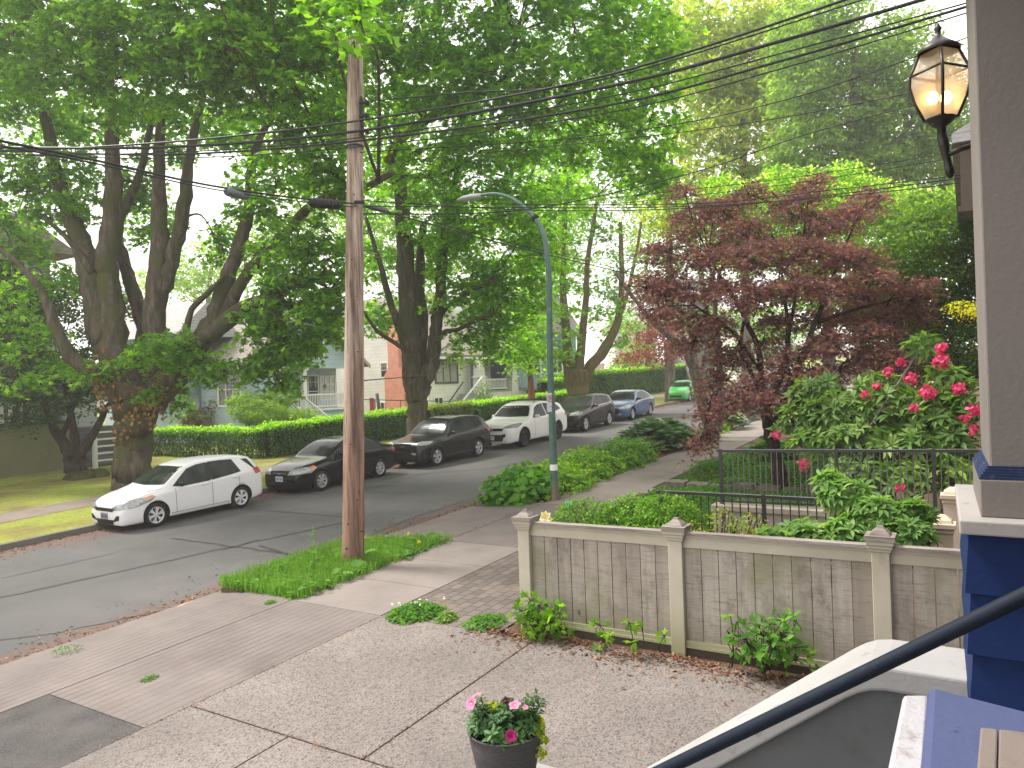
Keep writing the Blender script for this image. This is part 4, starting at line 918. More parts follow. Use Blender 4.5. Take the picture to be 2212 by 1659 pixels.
bgtree('leafy_tree', 'bright green tree behind the blue house roof', 58,
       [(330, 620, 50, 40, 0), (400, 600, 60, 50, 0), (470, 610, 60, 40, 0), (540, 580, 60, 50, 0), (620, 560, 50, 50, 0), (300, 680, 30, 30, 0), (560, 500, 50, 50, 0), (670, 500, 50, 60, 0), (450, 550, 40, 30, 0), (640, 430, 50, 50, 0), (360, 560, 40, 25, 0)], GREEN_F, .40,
       [[(450, 760, 14), (450, 640, 10), (460, 560, 7)]], 1.2, srad=1.1)
bgtree('leafy_tree', 'sunlit green tree beyond the tall hedge at the bend', 66,
       [(1390, 770, 40, 30, 0), (1340, 790, 35, 25, 0), (1350, 700, 35, 35, 0), (1420, 690, 30, 30, 0), (1600, 770, 50, 30, 0), (1480, 700, 40, 30, 0), (1560, 690, 45, 35, 0), (1650, 700, 60, 40, 0), (1720, 740, 60, 40, 0)], GREEN_B, .40,
       [[(1400, 800, 10), (1398, 740, 8), (1400, 690, 5)]], 1.2, srad=1.1)
bgtree('red_maple_tree', 'small red leaved maple above the tall hedge', 52,
       [(1400, 740, 45, 25, 0), (1440, 710, 40, 25, 0), (1400, 770, 60, 14, 0), (1450, 765, 50, 18, 0), (1350, 775, 30, 10, 0), (1420, 680, 30, 20, 0)], REDM, .26,
       [[(1440, 800, 9), (1438, 760, 7), (1430, 700, 4)]], 1.5, srad=.8, tmpl=DIA, twigs=True)
# rhododendron tree at far left
bl = PG(163, 1018, .14)
tree('rhododendron_tree', 'many stemmed dark evergreen tree at the left in front of the olive siding', 'tree', bl,
     [(60, 660, 90, 60, 1), (160, 680, 70, 60, 1), (40, 760, 80, 60, 0), (120, 780, 90, 50, 0), (190, 800, 60, 50, 0), (30, 850, 70, 40, 0), (110, 860, 80, 40, 0), (190, 870, 50, 35, 0), (-10, 700, 60, 80, 0), (60, 900, 50, 25, -.5), (120, 620, 60, 40, 1), (20, 610, 60, 40, 1), (260, 650, 30, 50, 3)],
     27, .17, OVAL, DARKG, [[(163, 1022, 50), (158, 985, 36)], [(160, 990, 30), (125, 940, 20), (105, 900, 14), (95, 850, 9)], [(158, 985, 24), (160, 930, 17), (150, 880, 12), (140, 820, 8)], [(165, 990, 28), (200, 940, 18), (225, 890, 12), (250, 850, 8)], [(130, 950, 14), (150, 900, 10), (170, 850, 7)]], BARK_D, dens=1.7, nl=34, srad=.5)
tree('young_maple_tree', 'light green maple foliage low at the left edge in front of the dark evergreen', 'tree', PG(30, 1040, .14),
     [(30, 690, 60, 35, 0), (90, 720, 50, 25, 0), (60, 760, 60, 25, 0), (120, 770, 40, 20, 0), (30, 820, 60, 30, 0), (110, 810, 50, 20, 0), (10, 760, 40, 30, 0), (165, 790, 30, 25, 0), (10, 640, 60, 30, 0)],
     24, .21, LOBE, GREEN_B, [[(-60, 1040, 16), (-50, 800, 13), (-20, 690, 9), (40, 660, 6)], [(-50, 820, 9), (20, 790, 7), (80, 760, 4)]], BARK, dens=1.1, nl=20, srad=.5)

# ------------------------------------------------------------------ purple japanese maple, leaning birch
pm = np.array([*PG(1687, 1052, .1)[:2], 0]); pm[2] = G(pm[0])+.3
D0 = 17.2
tree('japanese_maple', 'wide purple leaved japanese maple with thin forked stems behind the railings', 'tree', pm,
     [(1500, 480, 60, 28, .5), (1560, 450, 60, 30, .5), (1620, 500, 80, 30, 0), (1700, 440, 60, 22, 0), (1740, 420, 40, 15, 0), (1780, 480, 80, 30, 0), (1860, 460, 50, 22, 0), (1880, 420, 45, 18, 0), (1440, 540, 60, 28, .8), (1520, 550, 70, 30, .3), (1600, 560, 80, 30, -.4), (1690, 540, 90, 30, -.6), (1780, 550, 80, 30, -.5),
      (1860, 560, 60, 25, -.3), (1420, 600, 55, 25, .6), (1500, 620, 70, 28, .2), (1580, 630, 80, 25, -.6), (1680, 610, 90, 28, -.8), (1780, 620, 90, 28, -.8), (1880, 610, 70, 22, -.8), (1960, 615, 55, 16, -.8), (1420, 670, 50, 28, .3), (1490, 690, 55, 28, 0), (1560, 700, 45, 28, 0), (1400, 620, 40, 20, .5),
      (1830, 680, 90, 25, .6), (1920, 690, 70, 22, .6), (1960, 660, 50, 22, 0), (1720, 770, 60, 22, -1), (1800, 740, 70, 24, -1.2), (1870, 720, 60, 22, -1.2), (1900, 770, 70, 26, -1.3), (1830, 790, 60, 22, -1.3), (1950, 800, 40, 18, -1.2), (1760, 810, 60, 22, -1.3), (1700, 800, 50, 20, -1),
      (1640, 830, 70, 22, -1), (1690, 860, 60, 24, -1.2), (1610, 860, 50, 24, -1), (1570, 880, 40, 24, -.6), (1730, 880, 45, 18, -1.2), (1560, 760, 40, 30, .3), (1545, 820, 34, 34, .2), (1530, 880, 28, 30, .2), (1525, 930, 24, 26, .2), (1510, 960, 24, 18, .2), (1480, 420, 30, 18, .5), (1620, 420, 60, 22, .5), (1650, 745, 40, 26, 0), (1590, 770, 34, 26, 0), (1760, 390, 40, 14, 0), (1640, 650, 60, 26, -.8), (1500, 740, 36, 26, .1), (1440, 640, 50, 26, .5), (1980, 640, 40, 16, -.5), (1740, 690, 60, 22, .3), (1680, 700, 50, 22, .2), (1780, 740, 50, 22, .3), (1860, 640, 60, 20, 0)],
     D0, .10, STAR, PURPLE,
     [[(1690, 1060, 34), (1680, 1000, 28), (1662, 930, 26), (1655, 890, 22)], [(1655, 900, 18), (1645, 830, 15, .2), (1640, 760, 13), (1610, 690, 10), (1570, 620, 7), (1530, 550, 5)], [(1655, 900, 18), (1680, 830, 14), (1700, 760, 12), (1700, 690, 9), (1690, 600, 6)],
      [(1664, 940, 18), (1700, 850, 16, -.4), (1725, 790, 13, -.5), (1760, 700, 11, -.5), (1790, 620, 8), (1830, 520, 5)], [(1645, 850, 11), (1620, 800, 9), (1600, 740, 8), (1620, 640, 6)], [(1690, 870, 10, -.4), (1760, 830, 8, -.9), (1850, 780, 6, -1.2)],
      [(1640, 800, 8), (1585, 720, 7), (1500, 660, 5)], [(1760, 700, 8, -.5), (1840, 670, 6, -.5), (1920, 650, 4, -.6)], [(1655, 880, 9), (1600, 850, 7, -.5), (1550, 840, 5)], [(1700, 760, 8), (1720, 620, 6), (1740, 480, 4)]],
     BARK_D, dens=3.1, nl=40, srad=.36, tilt=.5, droop=.35)
bb = PG(1538, 935, .12)
tree('birch_tree', 'leaning grey birch with a long bare limb beside the sidewalk', 'tree', bb,
     [(1530, 620, 40, 30, 1), (1560, 560, 45, 30, 1), (1500, 560, 40, 25, 1), (1600, 620, 40, 30, 1), (1400, 560, 30, 20, 1), (1360, 560, 30, 20, 1)], 27.5, .12, OVAL, GREEN_T,
     [[(1540, 938, 30), (1522, 880, 26), (1505, 820, 24), (1494, 780, 21), (1474, 741, 17)], [(1478, 748, 16), (1428, 713, 11), (1376, 654, 9), (1330, 590, 8)], [(1500, 800, 18), (1498, 740, 15), (1520, 680, 12), (1540, 600, 9), (1550, 520, 6)], [(1548, 930, 22, .8), (1556, 860, 20, .8), (1552, 760, 16, .8), (1545, 660, 11, .8), (1560, 560, 7, .8)]], BARK_G, dens=.8, nl=26, srad=.45)

# ------------------------------------------------------------------ hedges
def hedge(label, path, h, wd, dens, leaf, mat=HEDGE, gap=0.0, htop=None, grp='clipped hedges across the street', name='hedge'):
    """path: [(x, y)] ground line; one hedge = leaves + woody frame"""
    root = empty(name, (path[0][0], path[0][1], G(path[0][0])+.12), label, 'hedge', grp)
    PP, NN, RR = [], [], []; core = MB()
    for a, b in zip(path[:-1], path[1:]):
        a, b = np.array(a, float), np.array(b, float); ln = np.linalg.norm(b-a); t = (b-a)/ln; nrm = np.array([-t[1], t[0]])
        n = int(ln*(2*h+wd)*dens); u = rng.random(n)*ln
        face = rng.random(n); s_ = np.where(face < h/(2*h+wd), -1, np.where(face < 2*h/(2*h+wd), 1, 0))
        v = np.where(s_ == 0, rng.uniform(-.5, .5, n)*wd, s_*wd/2*(1-.0*rng.random(n)))
        zz = np.where(s_ == 0, h, rng.random(n)**.85*h)
        dpt = np.abs(rng.normal(0, .07, n)); bumpy = .05*np.sin(u*2.1+v*3)+.04*np.sin(u*5.3+zz*4)
        v = np.where(s_ == 0, v, v-s_*dpt+s_*bumpy); zz = np.where(s_ == 0, zz-dpt+bumpy+rng.exponential(.03, n), zz)
        x = a[0]+t[0]*u+nrm[0]*v; y = a[1]+t[1]*u+nrm[1]*v; g0 = G(x)+.1
        keep = np.ones(n, bool)
        if gap: keep = ~((s_ != 0) & (zz < h*.72) & (rng.random(n) < gap))
        nn = np.where((s_ == 0)[:, None], np.array([0, 0, 1.]), np.column_stack([nrm[0]*s_, nrm[1]*s_, .35*np.ones(n)]))+rng.normal(size=(n, 3))*.5
        PP.append(np.column_stack([x, y, g0+zz])[keep]); NN.append(nn[keep])
        fresh = np.clip((zz-h+.30)/.3, 0, 1)                   # the new growth sits on the clipped top
        RR.append(np.clip(rng.random(n)*.52+fresh*.48, 0, 1)[keep])
        k = int(ln/.22)
        for i in range(k):
            uu = (i+.5)/k*ln; x0, y0 = a+t*uu
            for _ in range(3):
                ex, ey = rng.normal(0, .1, 2); zt = h*rng.uniform(.6, .95)
                core.tube([(x0, y0, G(x0)), (x0+ex, y0+ey, G(x0)+.1+zt*.5), (x0+ex*2.2, y0+ey*2, G(x0)+.1+zt)], [.02, .014, .007], 4)
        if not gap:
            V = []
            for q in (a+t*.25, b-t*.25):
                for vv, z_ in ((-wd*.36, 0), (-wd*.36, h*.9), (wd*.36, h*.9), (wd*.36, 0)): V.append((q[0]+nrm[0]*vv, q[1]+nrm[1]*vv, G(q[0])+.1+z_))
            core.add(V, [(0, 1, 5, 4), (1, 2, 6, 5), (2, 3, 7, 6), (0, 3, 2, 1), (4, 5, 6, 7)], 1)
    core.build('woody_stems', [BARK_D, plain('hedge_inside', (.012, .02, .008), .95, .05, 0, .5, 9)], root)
    leaves('foliage', np.concatenate(PP), np.concatenate(NN), leaf*rng.uniform(.7, 1.2, sum(map(len, PP))), OVAL if leaf > .07 else DIA, mat, root, rnd=np.concatenate(RR))
    return root
hedge('loose see-through end of the hedge left of the bright lime shrub', [(20.0, 33.0), (20.2, 24.1)], 1.2, .8, 420, .13, gap=.45)
hedge('dense low hedge in front of the blue house behind the black sedan', [(20.3, 24.2), (28.9, 23.3)], 1.3, .9, 480, .11)
hedge('short hedge piece beside the leaning grey post', [(29.9, 23.4), (33.4, 23.3)], 1.3, .8, 420, .12, mat=leafmat('hedge_leaf_yellow', [(0, (.05, .09, .02)), (.5, (.14, .2, .03)), (1, (.32, .42, .06))], .35))
hedge('long clipped hedge in front of the cream house stairs', [(33.6, 23.2), (43.8, 22.6)], 1.25, 1.0, 420, .11)
hedge('tall leafy hedge at the corner behind the blue sedan', [(47.5, 25.4), (52, 25.0), (62, 24.0), (72, 22.8)], 2.25, 1.4, 260, .17)
hedge('tall dark hedge behind the three stemmed maple', [(44.6, 24.6), (47.2, 25.2)], 2.0, 1.2, 260, .16)

# ------------------------------------------------------------------ shrubs
def shrub(name, label, cat, base, blobs, leaf, tmpl, mat, dens=900, stems=7, shell=.35, nstem=BARK_D, group=None, tilt=.6, kind=None, upw=.6):
    """blobs: (centre xyz, radii xyz)"""
    root = empty(name, base, label, cat, group); b0 = np.array(base, float)
    PP, NN = [], []; mb = MB()
    for c, r in blobs:
        c = np.array(c, float); r = np.array(r, float); n = int(dens*(r[0]*r[1]+r[0]*r[2]+r[1]*r[2])/3*4)
        p, d = ell(c, r, n, shell); bump = 1+.12*np.sin(d[:, 0]*7+d[:, 2]*5)+.1*np.sin(d[:, 1]*9+d[:, 2]*8); p = c+(p-c)*bump[:, None]
        PP.append(p); NN.append(d*.6+np.array([0, 0, upw])+rng.normal(size=(n, 3))*tilt)
        for _ in range(stems):
            e = c+rndv(1)[0]*r*.8; m_ = (b0+e)/2+rng.normal(size=3)*.1*np.mean(r)
            mb.tube([b0+rng.normal(size=3)*[.06, .06, 0], m_, e], [max(.012, .03*np.mean(r)), .012, .005], 5)
    mb.build('stems', nstem, root)
    PP = np.concatenate(PP); NN = np.concatenate(NN); k = PP[:, 2] > G(PP[:, 0])+.02
    leaves('foliage', PP[k], NN[k], leaf*rng.uniform(.6, 1.2, k.sum()), tmpl, mat, root)
    return root
def pb(px, py, d, rx, ry, k=1.0): r = rx/F_PX*d; return (P(px, py, d), (r, r*k, ry/F_PX*d))
shrub('shrub', 'bright lime green spreading shrub behind the hedge by the blue house', 'shrub', P(560, 960, 35), [pb(560, 890, 35, 62, 30), pb(530, 868, 35.4, 40, 22), pb(600, 862, 36, 40, 24), pb(590, 900, 35, 56, 24), pb(655, 898, 34, 30, 16)], .14, STAR, LIME, 520)
shrub('rhododendron_shrub', 'bronze leaved rhododendron between the blue side wall and the lime shrub', 'shrub', P(440, 960, 38), [pb(440, 905, 38, 45, 26), pb(480, 875, 38, 30, 26), pb(465, 850, 38.5, 14, 18), pb(415, 920, 38, 25, 16), pb(500, 890, 38, 30, 30)], .22, NARROW, BRONZE, 420)
shrub('shrub', 'upright yellow green bush beside the blue porch steps', 'shrub', P(600, 930, 39), [pb(600, 850, 39, 20, 20), pb(580, 855, 39, 22, 14)], .13, OVAL, LIME, 260)
shrub('shrub', 'small feathery conifer bush at the foot of the cream house stairs', 'shrub', P(1045, 880, 45), [pb(1045, 852, 45, 20, 24), pb(1045, 870, 45, 24, 16)], .13, DIA, leafmat('conifer_leaf', [(0, (.06, .13, .04)), (1, (.16, .28, .08))], .3), 420)
shrub('shrub', 'low weedy bush at the end of the clipped hedge', 'shrub', P(1110, 900, 43), [pb(1105, 890, 43, 30, 18), pb(1125, 880, 43, 22, 14)], .16, NARROW, GREEN_B, 180)
shrub('shrub', 'small yellow green bush against the olive siding', 'shrub', P(75, 1015, 29), [pb(75, 985, 29, 26, 18), pb(65, 1005, 29, 16, 14), pb(95, 975, 29, 16, 10)], .14, OVAL, GREEN_B, 90)
shrub('yellow_shrub', 'bright golden yellow shrub behind the porch column', 'shrub', P(2085, 700, 13), [pb(2080, 665, 13, 38, 16), pb(2100, 680, 13, 30, 18)], .06, OVAL, YEL, 900)
shrub('shrub', 'dark bushy evergreen under the dogwood beside the porch column', 'shrub', P(2060, 900, 16), [pb(2040, 800, 16, 70, 60), pb(1960, 830, 17, 60, 40), pb(2100, 760, 16, 50, 60)], .09, OVAL, DARKG, 700)
# mossy stump beside the dark tree
mb = MB(); c = PG(195, 1030, .12)
for k in range(14):
    p = c+rng.normal(size=3)*[.5, .3, 0]; mb.lathe([(.001, .28), (.12, .25), (.22, .14), (.3, 0)], (p[0], p[1], G(p[0])+.1), 9)
tag(mb.build('tree_roots', mk_bark('bark_root', (.06, .045, .03), (.12, .1, .05), (.06, .08, .02))), 'mound of dark mossy roots on the lawn beside the dark evergreen', 'roots')

# planted strip beside the road: separate plants
LADY = leafmat('lady_mantle_leaf', [(0, (.08, .19, .03)), (.5, (.15, .3, .035)), (.9, (.27, .43, .05)), (1, (.45, .5, .08))], .45)
HOSTA = leafmat('hosta_leaf', [(0, (.07, .15, .1)), (.6, (.12, .22, .14)), (1, (.26, .38, .22))], .3, gloss=.3)
HYDR = leafmat('hydrangea_leaf', [(0, (.05, .15, .022)), (.6, (.1, .26, .03)), (1, (.19, .38, .045))], .45)
FESC = leafmat('blue_fescue_leaf', [(0, (.2, .27, .24)), (1, (.34, .42, .38))], .3, tcol=(1, 1.1, .9))
TAN = leafmat('dry_grass_leaf', [(0, (.25, .24, .07)), (1, (.42, .38, .14))], .4)
def mound(name, label, cat, cs, leaf, tmpl, mat, dens, group=None, shell=.8, tilt=.5):
    """cs: (x, y, radius, height)"""
    x, y = cs[0][:2]; bl = [((x_, y_, G(x_)+.12), (r, r, h)) for x_, y_, r, h in cs]
    return shrub(name, label, cat, (x, y, G(x)+.12), bl, leaf, tmpl, mat, dens, 3, shell, group=group, tilt=tilt, upw=.5)
mound('hydrangea', 'large heart leaved hydrangea mound at the foot of the street lamp', 'shrub', [(15.2, 9.3, .7, .75), (15.5, 8.8, .5, .6), (15.0, 9.75, .45, .5), (16.0, 9.5, .7, .7)], .19, HEART, HYDR, 260)
mound('lady_mantle', 'frothy yellow green plants filling the strip behind the hydrangea', 'plant', [(16.6, 8.7, .65, .5), (17.3, 9.4, .75, .65), (17.2, 8.8, .6, .5)], .09, ROUND, LADY, 900, group='frothy plants along the kerb')
mound('lady_mantle', 'middle clump of frothy plants between the lamp and the hostas', 'plant', [(18.6, 9.3, .85, .75), (18.2, 8.8, .6, .5), (19.4, 8.9, .6, .55), (19.6, 9.6, .7, .7)], .09, ROUND, LADY, 800, group='frothy plants along the kerb')
mound('lady_mantle', 'darker frothy plants nearest the blue green hostas', 'plant', [(20.8, 9.2, .85, .8), (21.6, 8.9, .75, .7), (22.3, 9.4, .7, .7), (20.4, 8.6, .5, .45)], .09, ROUND, leafmat('lady_mantle_dark', [(0, (.07, .17, .03)), (.6, (.12, .25, .035)), (1, (.22, .36, .06))], .4), 700, group='frothy plants along the kerb')
def rosette(name, label, cat, cs, n, leaf, mat, tmpl=HEART, group=None, el=(.15, 1.1)):
    x, y = cs[0][:2]; root = empty(name, (x, y, G(x)+.12), label, cat, group); PP, NN, DD, SS = [], [], [], []
    for x_, y_, r, h in cs:
        a = rng.random(n)*2*np.pi; e = rng.uniform(*el, n); t = rng.random(n)**.6
        d = np.column_stack([np.cos(a)*np.cos(e), np.sin(a)*np.cos(e), np.sin(e)*.6-.1])
        p = np.array([x_, y_, G(x_)+.1])+np.column_stack([np.cos(a)*r*t*.75, np.sin(a)*r*t*.75, h*(1-t*.65)*rng.uniform(.7, 1, n)])
        PP.append(p); DD.append(d); NN.append(np.column_stack([np.cos(a)*.3, np.sin(a)*.3, np.ones(n)])); SS.append(leaf*rng.uniform(.7, 1.2, n))
    mb = MB()
    for p in np.concatenate(PP)[::5]: mb.tube([(x+(p[0]-x)*.3, y+(p[1]-y)*.3, G(x)+.1), p], .008, 4)
    mb.build('stems', BARK_D, root)
    leaves('foliage', np.concatenate(PP), np.concatenate(NN), np.concatenate(SS), tmpl, mat, root, dirv=np.concatenate(DD)); return root
rosette('hosta', 'big blue green hosta clump between the road and the sidewalk', 'plant', [(24.6, 9.5, 1.3, 1.15), (25.9, 9.3, 1.2, 1.05), (24.9, 8.7, .8, .7)], 260, .42, HOSTA)
rosette('hosta', 'pale edged small hosta in front of the big blue green clump', 'plant', [(23.4, 9.2, .8, .6)], 150, .26, leafmat('hosta_edge_leaf', [(0, (.1, .19, .06)), (1, (.32, .42, .2))], .3), NARROW)
rosette('hosta', 'two tone hosta partly hidden by purple leaves', 'plant', [(31.5, 8.7, .8, .7)], 90, .45, HOSTA)
rosette('hosta', 'dark glossy hosta beside the japanese maple trunk', 'plant', [(22.8, 5.1, .8, .7), (22.2, 4.7, .5, .5)], 130, .32, HYDR)
def tuft(name, label, cat, cs, n, h, mat, group=None):
    x, y = cs[0][:2]; PP, DD = [], []
    for x_, y_, r in cs:
        a = rng.random(n)*2*np.pi; q = rng.random(n)*r*.5; e = rng.uniform(.3, 1.5, n)
        PP.append(np.column_stack([x_+np.cos(a)*q, y_+np.sin(a)*q, G(x_)+.12+0*a])); DD.append(np.column_stack([np.cos(a)*np.cos(e), np.sin(a)*np.cos(e), np.sin(e)]))
    PP = np.concatenate(PP); DD = np.concatenate(DD); s = rng.normal(size=DD.shape)*.2; nn = np.cross(DD, np.cross(DD, [0, 0, 1])+s)
    return tag(leaves(name, PP, -nn, h*rng.uniform(.7, 1.15, len(PP)), T_blade(.035, .3), mat, None, dirv=DD), label, cat, group)
for i, (x, y, r, h, lb) in enumerate([(27.4, 8.75, .5, .4, 'blue grey grass tuft beside the hostas'), (35.5, 8.7, .6, .5, 'larger blue grey grass tuft farther up the strip'), (37.2, 8.8, .6, .5, 'blue grey grass tuft farthest up the strip'), (33.2, 8.6, .5, .4, 'low blue grey tuft in front of the purple leaves')]):
    tuft('blue_fescue', lb, 'grass tuft', [(x, y, r), (x+.5, y+.2, r)], 700, h, FESC, 'blue grey grass tufts')
tuft('ornamental_grass', 'golden dry grass tuft between the blue grey tufts', 'grass tuft', [(34.5, 9.1, .6), (27.0, 9.2, .5), (26.6, 8.8, .4)], 600, .5, TAN)
mound('shrub', 'low yellow green plant by the concrete edge up the sidewalk', 'shrub', [(30.0, 8.8, .6, .5), (32.4, 9.2, .5, .5)], .10, OVAL, GREEN_B, 500)

# grass and weeds of the strip round the pole
def grass_patch(name, label, poly_fn, n, h, mat, wd=.05, z=.12, n2=0, mat2=None):
    p = poly_fn(n); a = rng.random(n)*2*np.pi; e = rng.uniform(.7, 1.5, n)
    D = np.column_stack([np.cos(a)*np.cos(e), np.sin(a)*np.cos(e), np.sin(e)]); Pp = np.column_stack([p, G(p[:, 0])+z])
    nn = np.column_stack([-np.cos(a)*np.sin(e), -np.sin(a)*np.sin(e), np.cos(e)])
    return tag(leaves(name, Pp, nn, h*rng.uniform(.5, 1.2, n), T_blade(wd, .3), mat, None, dirv=D), label, kind='stuff')
GRASS = leafmat('grass_blade', [(0, (.09, .21, .025)), (.6, (.17, .35, .04)), (.9, (.22, .37, .06)), (1, (.36, .39, .14))], .4, tcol=(1.5, 1.6, .6))
WEED = leafmat('weed_leaf', [(0, (.07, .2, .03)), (.6, (.12, .28, .05)), (1, (.2, .37, .07))], .4, tcol=(1.5, 1.6, .6))
def strip_pts(n):
    x = rng.uniform(7.5, 11.2, n); y = rng.uniform(8.3, 10.1, n)+rng.normal(0, .05, n); k = (y-8.4 < (11.25-x)*1.7) & ((x-7.45) > (9.9-y)*-.1)
    return np.column_stack([x, y])[k] if False else np.column_stack([np.where(k, x, rng.uniform(7.5, 10.2, n)), y])
grass_patch('grass', 'lush green grass growing round the utility pole', strip_pts, 15000, .24, GRASS, .035)
n = 3000; pts = strip_pts(n); a = rng.random(n)*2*np.pi; e = rng.uniform(.1, 1.2, n)
tag(leaves('weeds', np.column_stack([pts, G(pts[:, 0])+.13+rng.random(n)*.14]), np.column_stack([np.cos(a)*.2, np.sin(a)*.2, np.ones(n)])+rng.normal(size=(n, 3))*.3, .085*rng.exponential(.45, n)+.05, OVAL, WEED, None, dirv=np.column_stack([np.cos(a), np.sin(a), e*.5])), 'broad leaved weeds mixed in the grass round the pole', kind='stuff')
grass_patch('grass', 'short grass at the lamp end of the planted strip', lambda n: np.column_stack([rng.uniform(14.7, 15.6, n), rng.uniform(8.9, 10.15, n)]), 1600, .14, GRASS, .06)
# dandelions and a tall weed
for i, (x, y, lb) in enumerate([(787, 1160, 'yellow dandelion right beside the utility pole'), (882, 1153, 'yellow dandelion at the road edge of the grass'), (905, 1170, 'yellow dandelion farthest right in the grass strip')]):
    c = PG(x, y, .38); r_ = empty('dandelion', (c[0], c[1], G(c[0])+.12), lb, 'flower', 'dandelions in the grass strip')
    mb = MB(); mb.tube([(c[0], c[1], G(c[0])+.1), c], .004, 5); mb.build('stem', WEED, r_)
    leaves('petals', c+rng.normal(size=(40, 3))*.006, rndv(40), .03, DIA, leafmat('dandelion_petal', [(0, (.8, .55, .02)), (1, (.85, .7, .03))], .2), r_)
c = PG(680, 1245, .15); r_ = empty('tall_weed', c, 'tall thin weed standing left of the pole at the kerb', 'plant')
mb = MB(); mb.tube([c, c+[0, 0, .35], c+[.02, .01, .8]], [.008, .006, .003], 5); mb.build('stem', WEED, r_)
zz = rng.random(90)**1.3; leaves('foliage', c+np.column_stack([rng.normal(0, .08*(1-zz*.8)), rng.normal(0, .08*(1-zz*.8)), zz*.8]), rndv(90)+[0, 0, 1], .07*(1.3-zz), OVAL, WEED, r_)
# clover clump, small tufts by the pavers
def clump(name, label, cat, x, y, r, h, leaf, tmpl, mat, n):
    q = np.sqrt(rng.random(n))*r*np.where(rng.random(n) < .15, 1.12, 1.0); a = rng.random(n)*2*np.pi; z = h*np.clip(1-(q/r)**2, .04, 1)*rng.uniform(.5, 1, n)
    return tag(leaves(name, np.column_stack([x+q*np.cos(a)*1.25, y+q*np.sin(a), G(x)+.15+z]), np.column_stack([np.cos(a)*.3, np.sin(a)*.3, np.ones(n)])+rng.normal(size=(n, 3))*.5, leaf*rng.uniform(.6, 1.2, n), tmpl, mat), label, cat)
c = PG(895, 1325); 
cl = clump('clover_clump', 'round clump of white flowered clover at the paver corner', 'plant', c[0], c[1]-.03, .33, .13, .05, ROUND, HYDR, 1300)
CW = plain('clover_white', (.7, .7, .62))
for k in range(9): leaves('white_flower', np.array([c[0]+rng.normal(0, .15), c[1]+rng.normal(0, .12), G(c[0])+.3])+rng.normal(size=(5, 3))*.008, rndv(5)+[0, 0, 1], .022, ROUND, CW, cl)
c = PG(965, 1338); clump('grass_tuft', 'small grass tuft between the clover and the fence', 'grass tuft', c[0], c[1], .13, .1, .06, DIA, GRASS, 260)
c = PG(1050, 1347); clump('grass_tuft', 'flat weedy tuft just left of the first fence post', 'grass tuft', c[0], c[1], .25, .08, .08, DIA, WEED, 420)
for i, (x, y, r_, lb) in enumerate([(145, 1415, .14, 'moss patch at the gutter in front of the apron'), (585, 1312, .07, 'little weed in the apron joint'), (325, 1480, .08, 'thin weed line in the apron joint toward the left')]):
    c = PG(x, y, .08); clump('weed_tuft', lb, 'weed', c[0], c[1], r_, .03, .03, DIA, WEED, 200)
# leaf litter
LITT = leafmat('litter', [(0, (.11, .05, .03)), (.5, (.2, .095, .06)), (1, (.34, .18, .1))], .1, tcol=(1, .8, .6))
def litter(label, pts, size, z):
    n = len(pts); return tag(leaves('leaf_litter', np.column_stack([pts, G(pts[:, 0])+z+rng.random(n)*.008]), np.array([0, 0, 1])+rng.normal(size=(n, 3))*.35, size*rng.uniform(.4, 1.3, n), DIA, LITT), label, kind='stuff')
n = 7000; x = rng.uniform(0, 48, n); litter('reddish brown litter along the far kerb', np.column_stack([x, 17.5-rng.exponential(.35, n)]), .07, .006)
n = 4200; x = rng.uniform(-1, 40, n); litter('reddish brown litter in the near gutter', np.column_stack([x, 10.25+rng.exponential(.28, n)]), .06, .006)
n = 2600; y = rng.uniform(.2, 5.4, n); litter('dead leaves along the foot of the fence', np.column_stack([7.72-rng.exponential(.14, n)-.22*(np.sin(y*2.3)**2)*rng.random(n), y]), .055, .155)
n = 900; litter('scattered bits on the driveway', np.column_stack([rng.uniform(3.2, 7.6, n), rng.uniform(1.2, 6.7, n)]), .022, .154)
n = 900; t = rng.random(n); litter('litter in the slab joints', np.concatenate([np.column_stack([4.61+rng.normal(0, .012, 300), rng.uniform(1.5, 6.7, 300)]), np.column_stack([rng.uniform(4.6, 7.6, 250), 4.42+rng.normal(0, .012, 250)]), np.column_stack([rng.uniform(1.5, 7.4, 350), 6.715+rng.normal(0, .02, 350)])]), .025, .154)
n = 500; litter('bits along the sidewalk edge', np.column_stack([rng.uniform(7.5, 16, n), 8.45+rng.normal(0, .06, n)]), .04, .156)
c0, c1 = PG(384, 1312, .03), PG(420, 1300, .03)
mb = MB(); mb.tube([c0, (c0+c1)/2+[0, 0, .012], c1], [.014, .018, .01], 6); tag(mb.build('stick', plain('bare_stick', (.6, .4, .22))), 'pale broken stick lying at the edge of the apron', 'stick')

# ------------------------------------------------------------------ neighbour's front garden
XF = 7.85
ZF = G(XF)+.15
BOX = leafmat('box_leaf', [(0, (.06, .17, .02)), (.5, (.15, .33, .03)), (.85, (.28, .46, .055)), (1, (.38, .54, .09))], .4, tcol=(1.6, 1.7, .6))
def gp(px, py, X): return PX(px, py, X)
def gblob(px, py, X, rx, ry, k=.6):
    p = PX(px, py, X); d = (p-[0, 0, CH])@fw; r = rx/F_PX*d; return (p, (r*k, r, ry/F_PX*d))
shrub('box_shrub', 'dense fresh green box bushes behind the first fence bay', 'shrub', (8.9, 4.0, ZF), [gblob(1240, 1125, 9.2, 50, 45), gblob(1270, 1125, 9.2, 75, 45), gblob(1370, 1110, 9.2, 75, 42), gblob(1440, 1100, 9.3, 60, 34), gblob(1300, 1165, 9.1, 90, 40), gblob(1400, 1150, 9.1, 80, 42), gblob(1480, 1110, 9.4, 35, 26)], .034, ROUND, BOX, 4300, shell=.72)
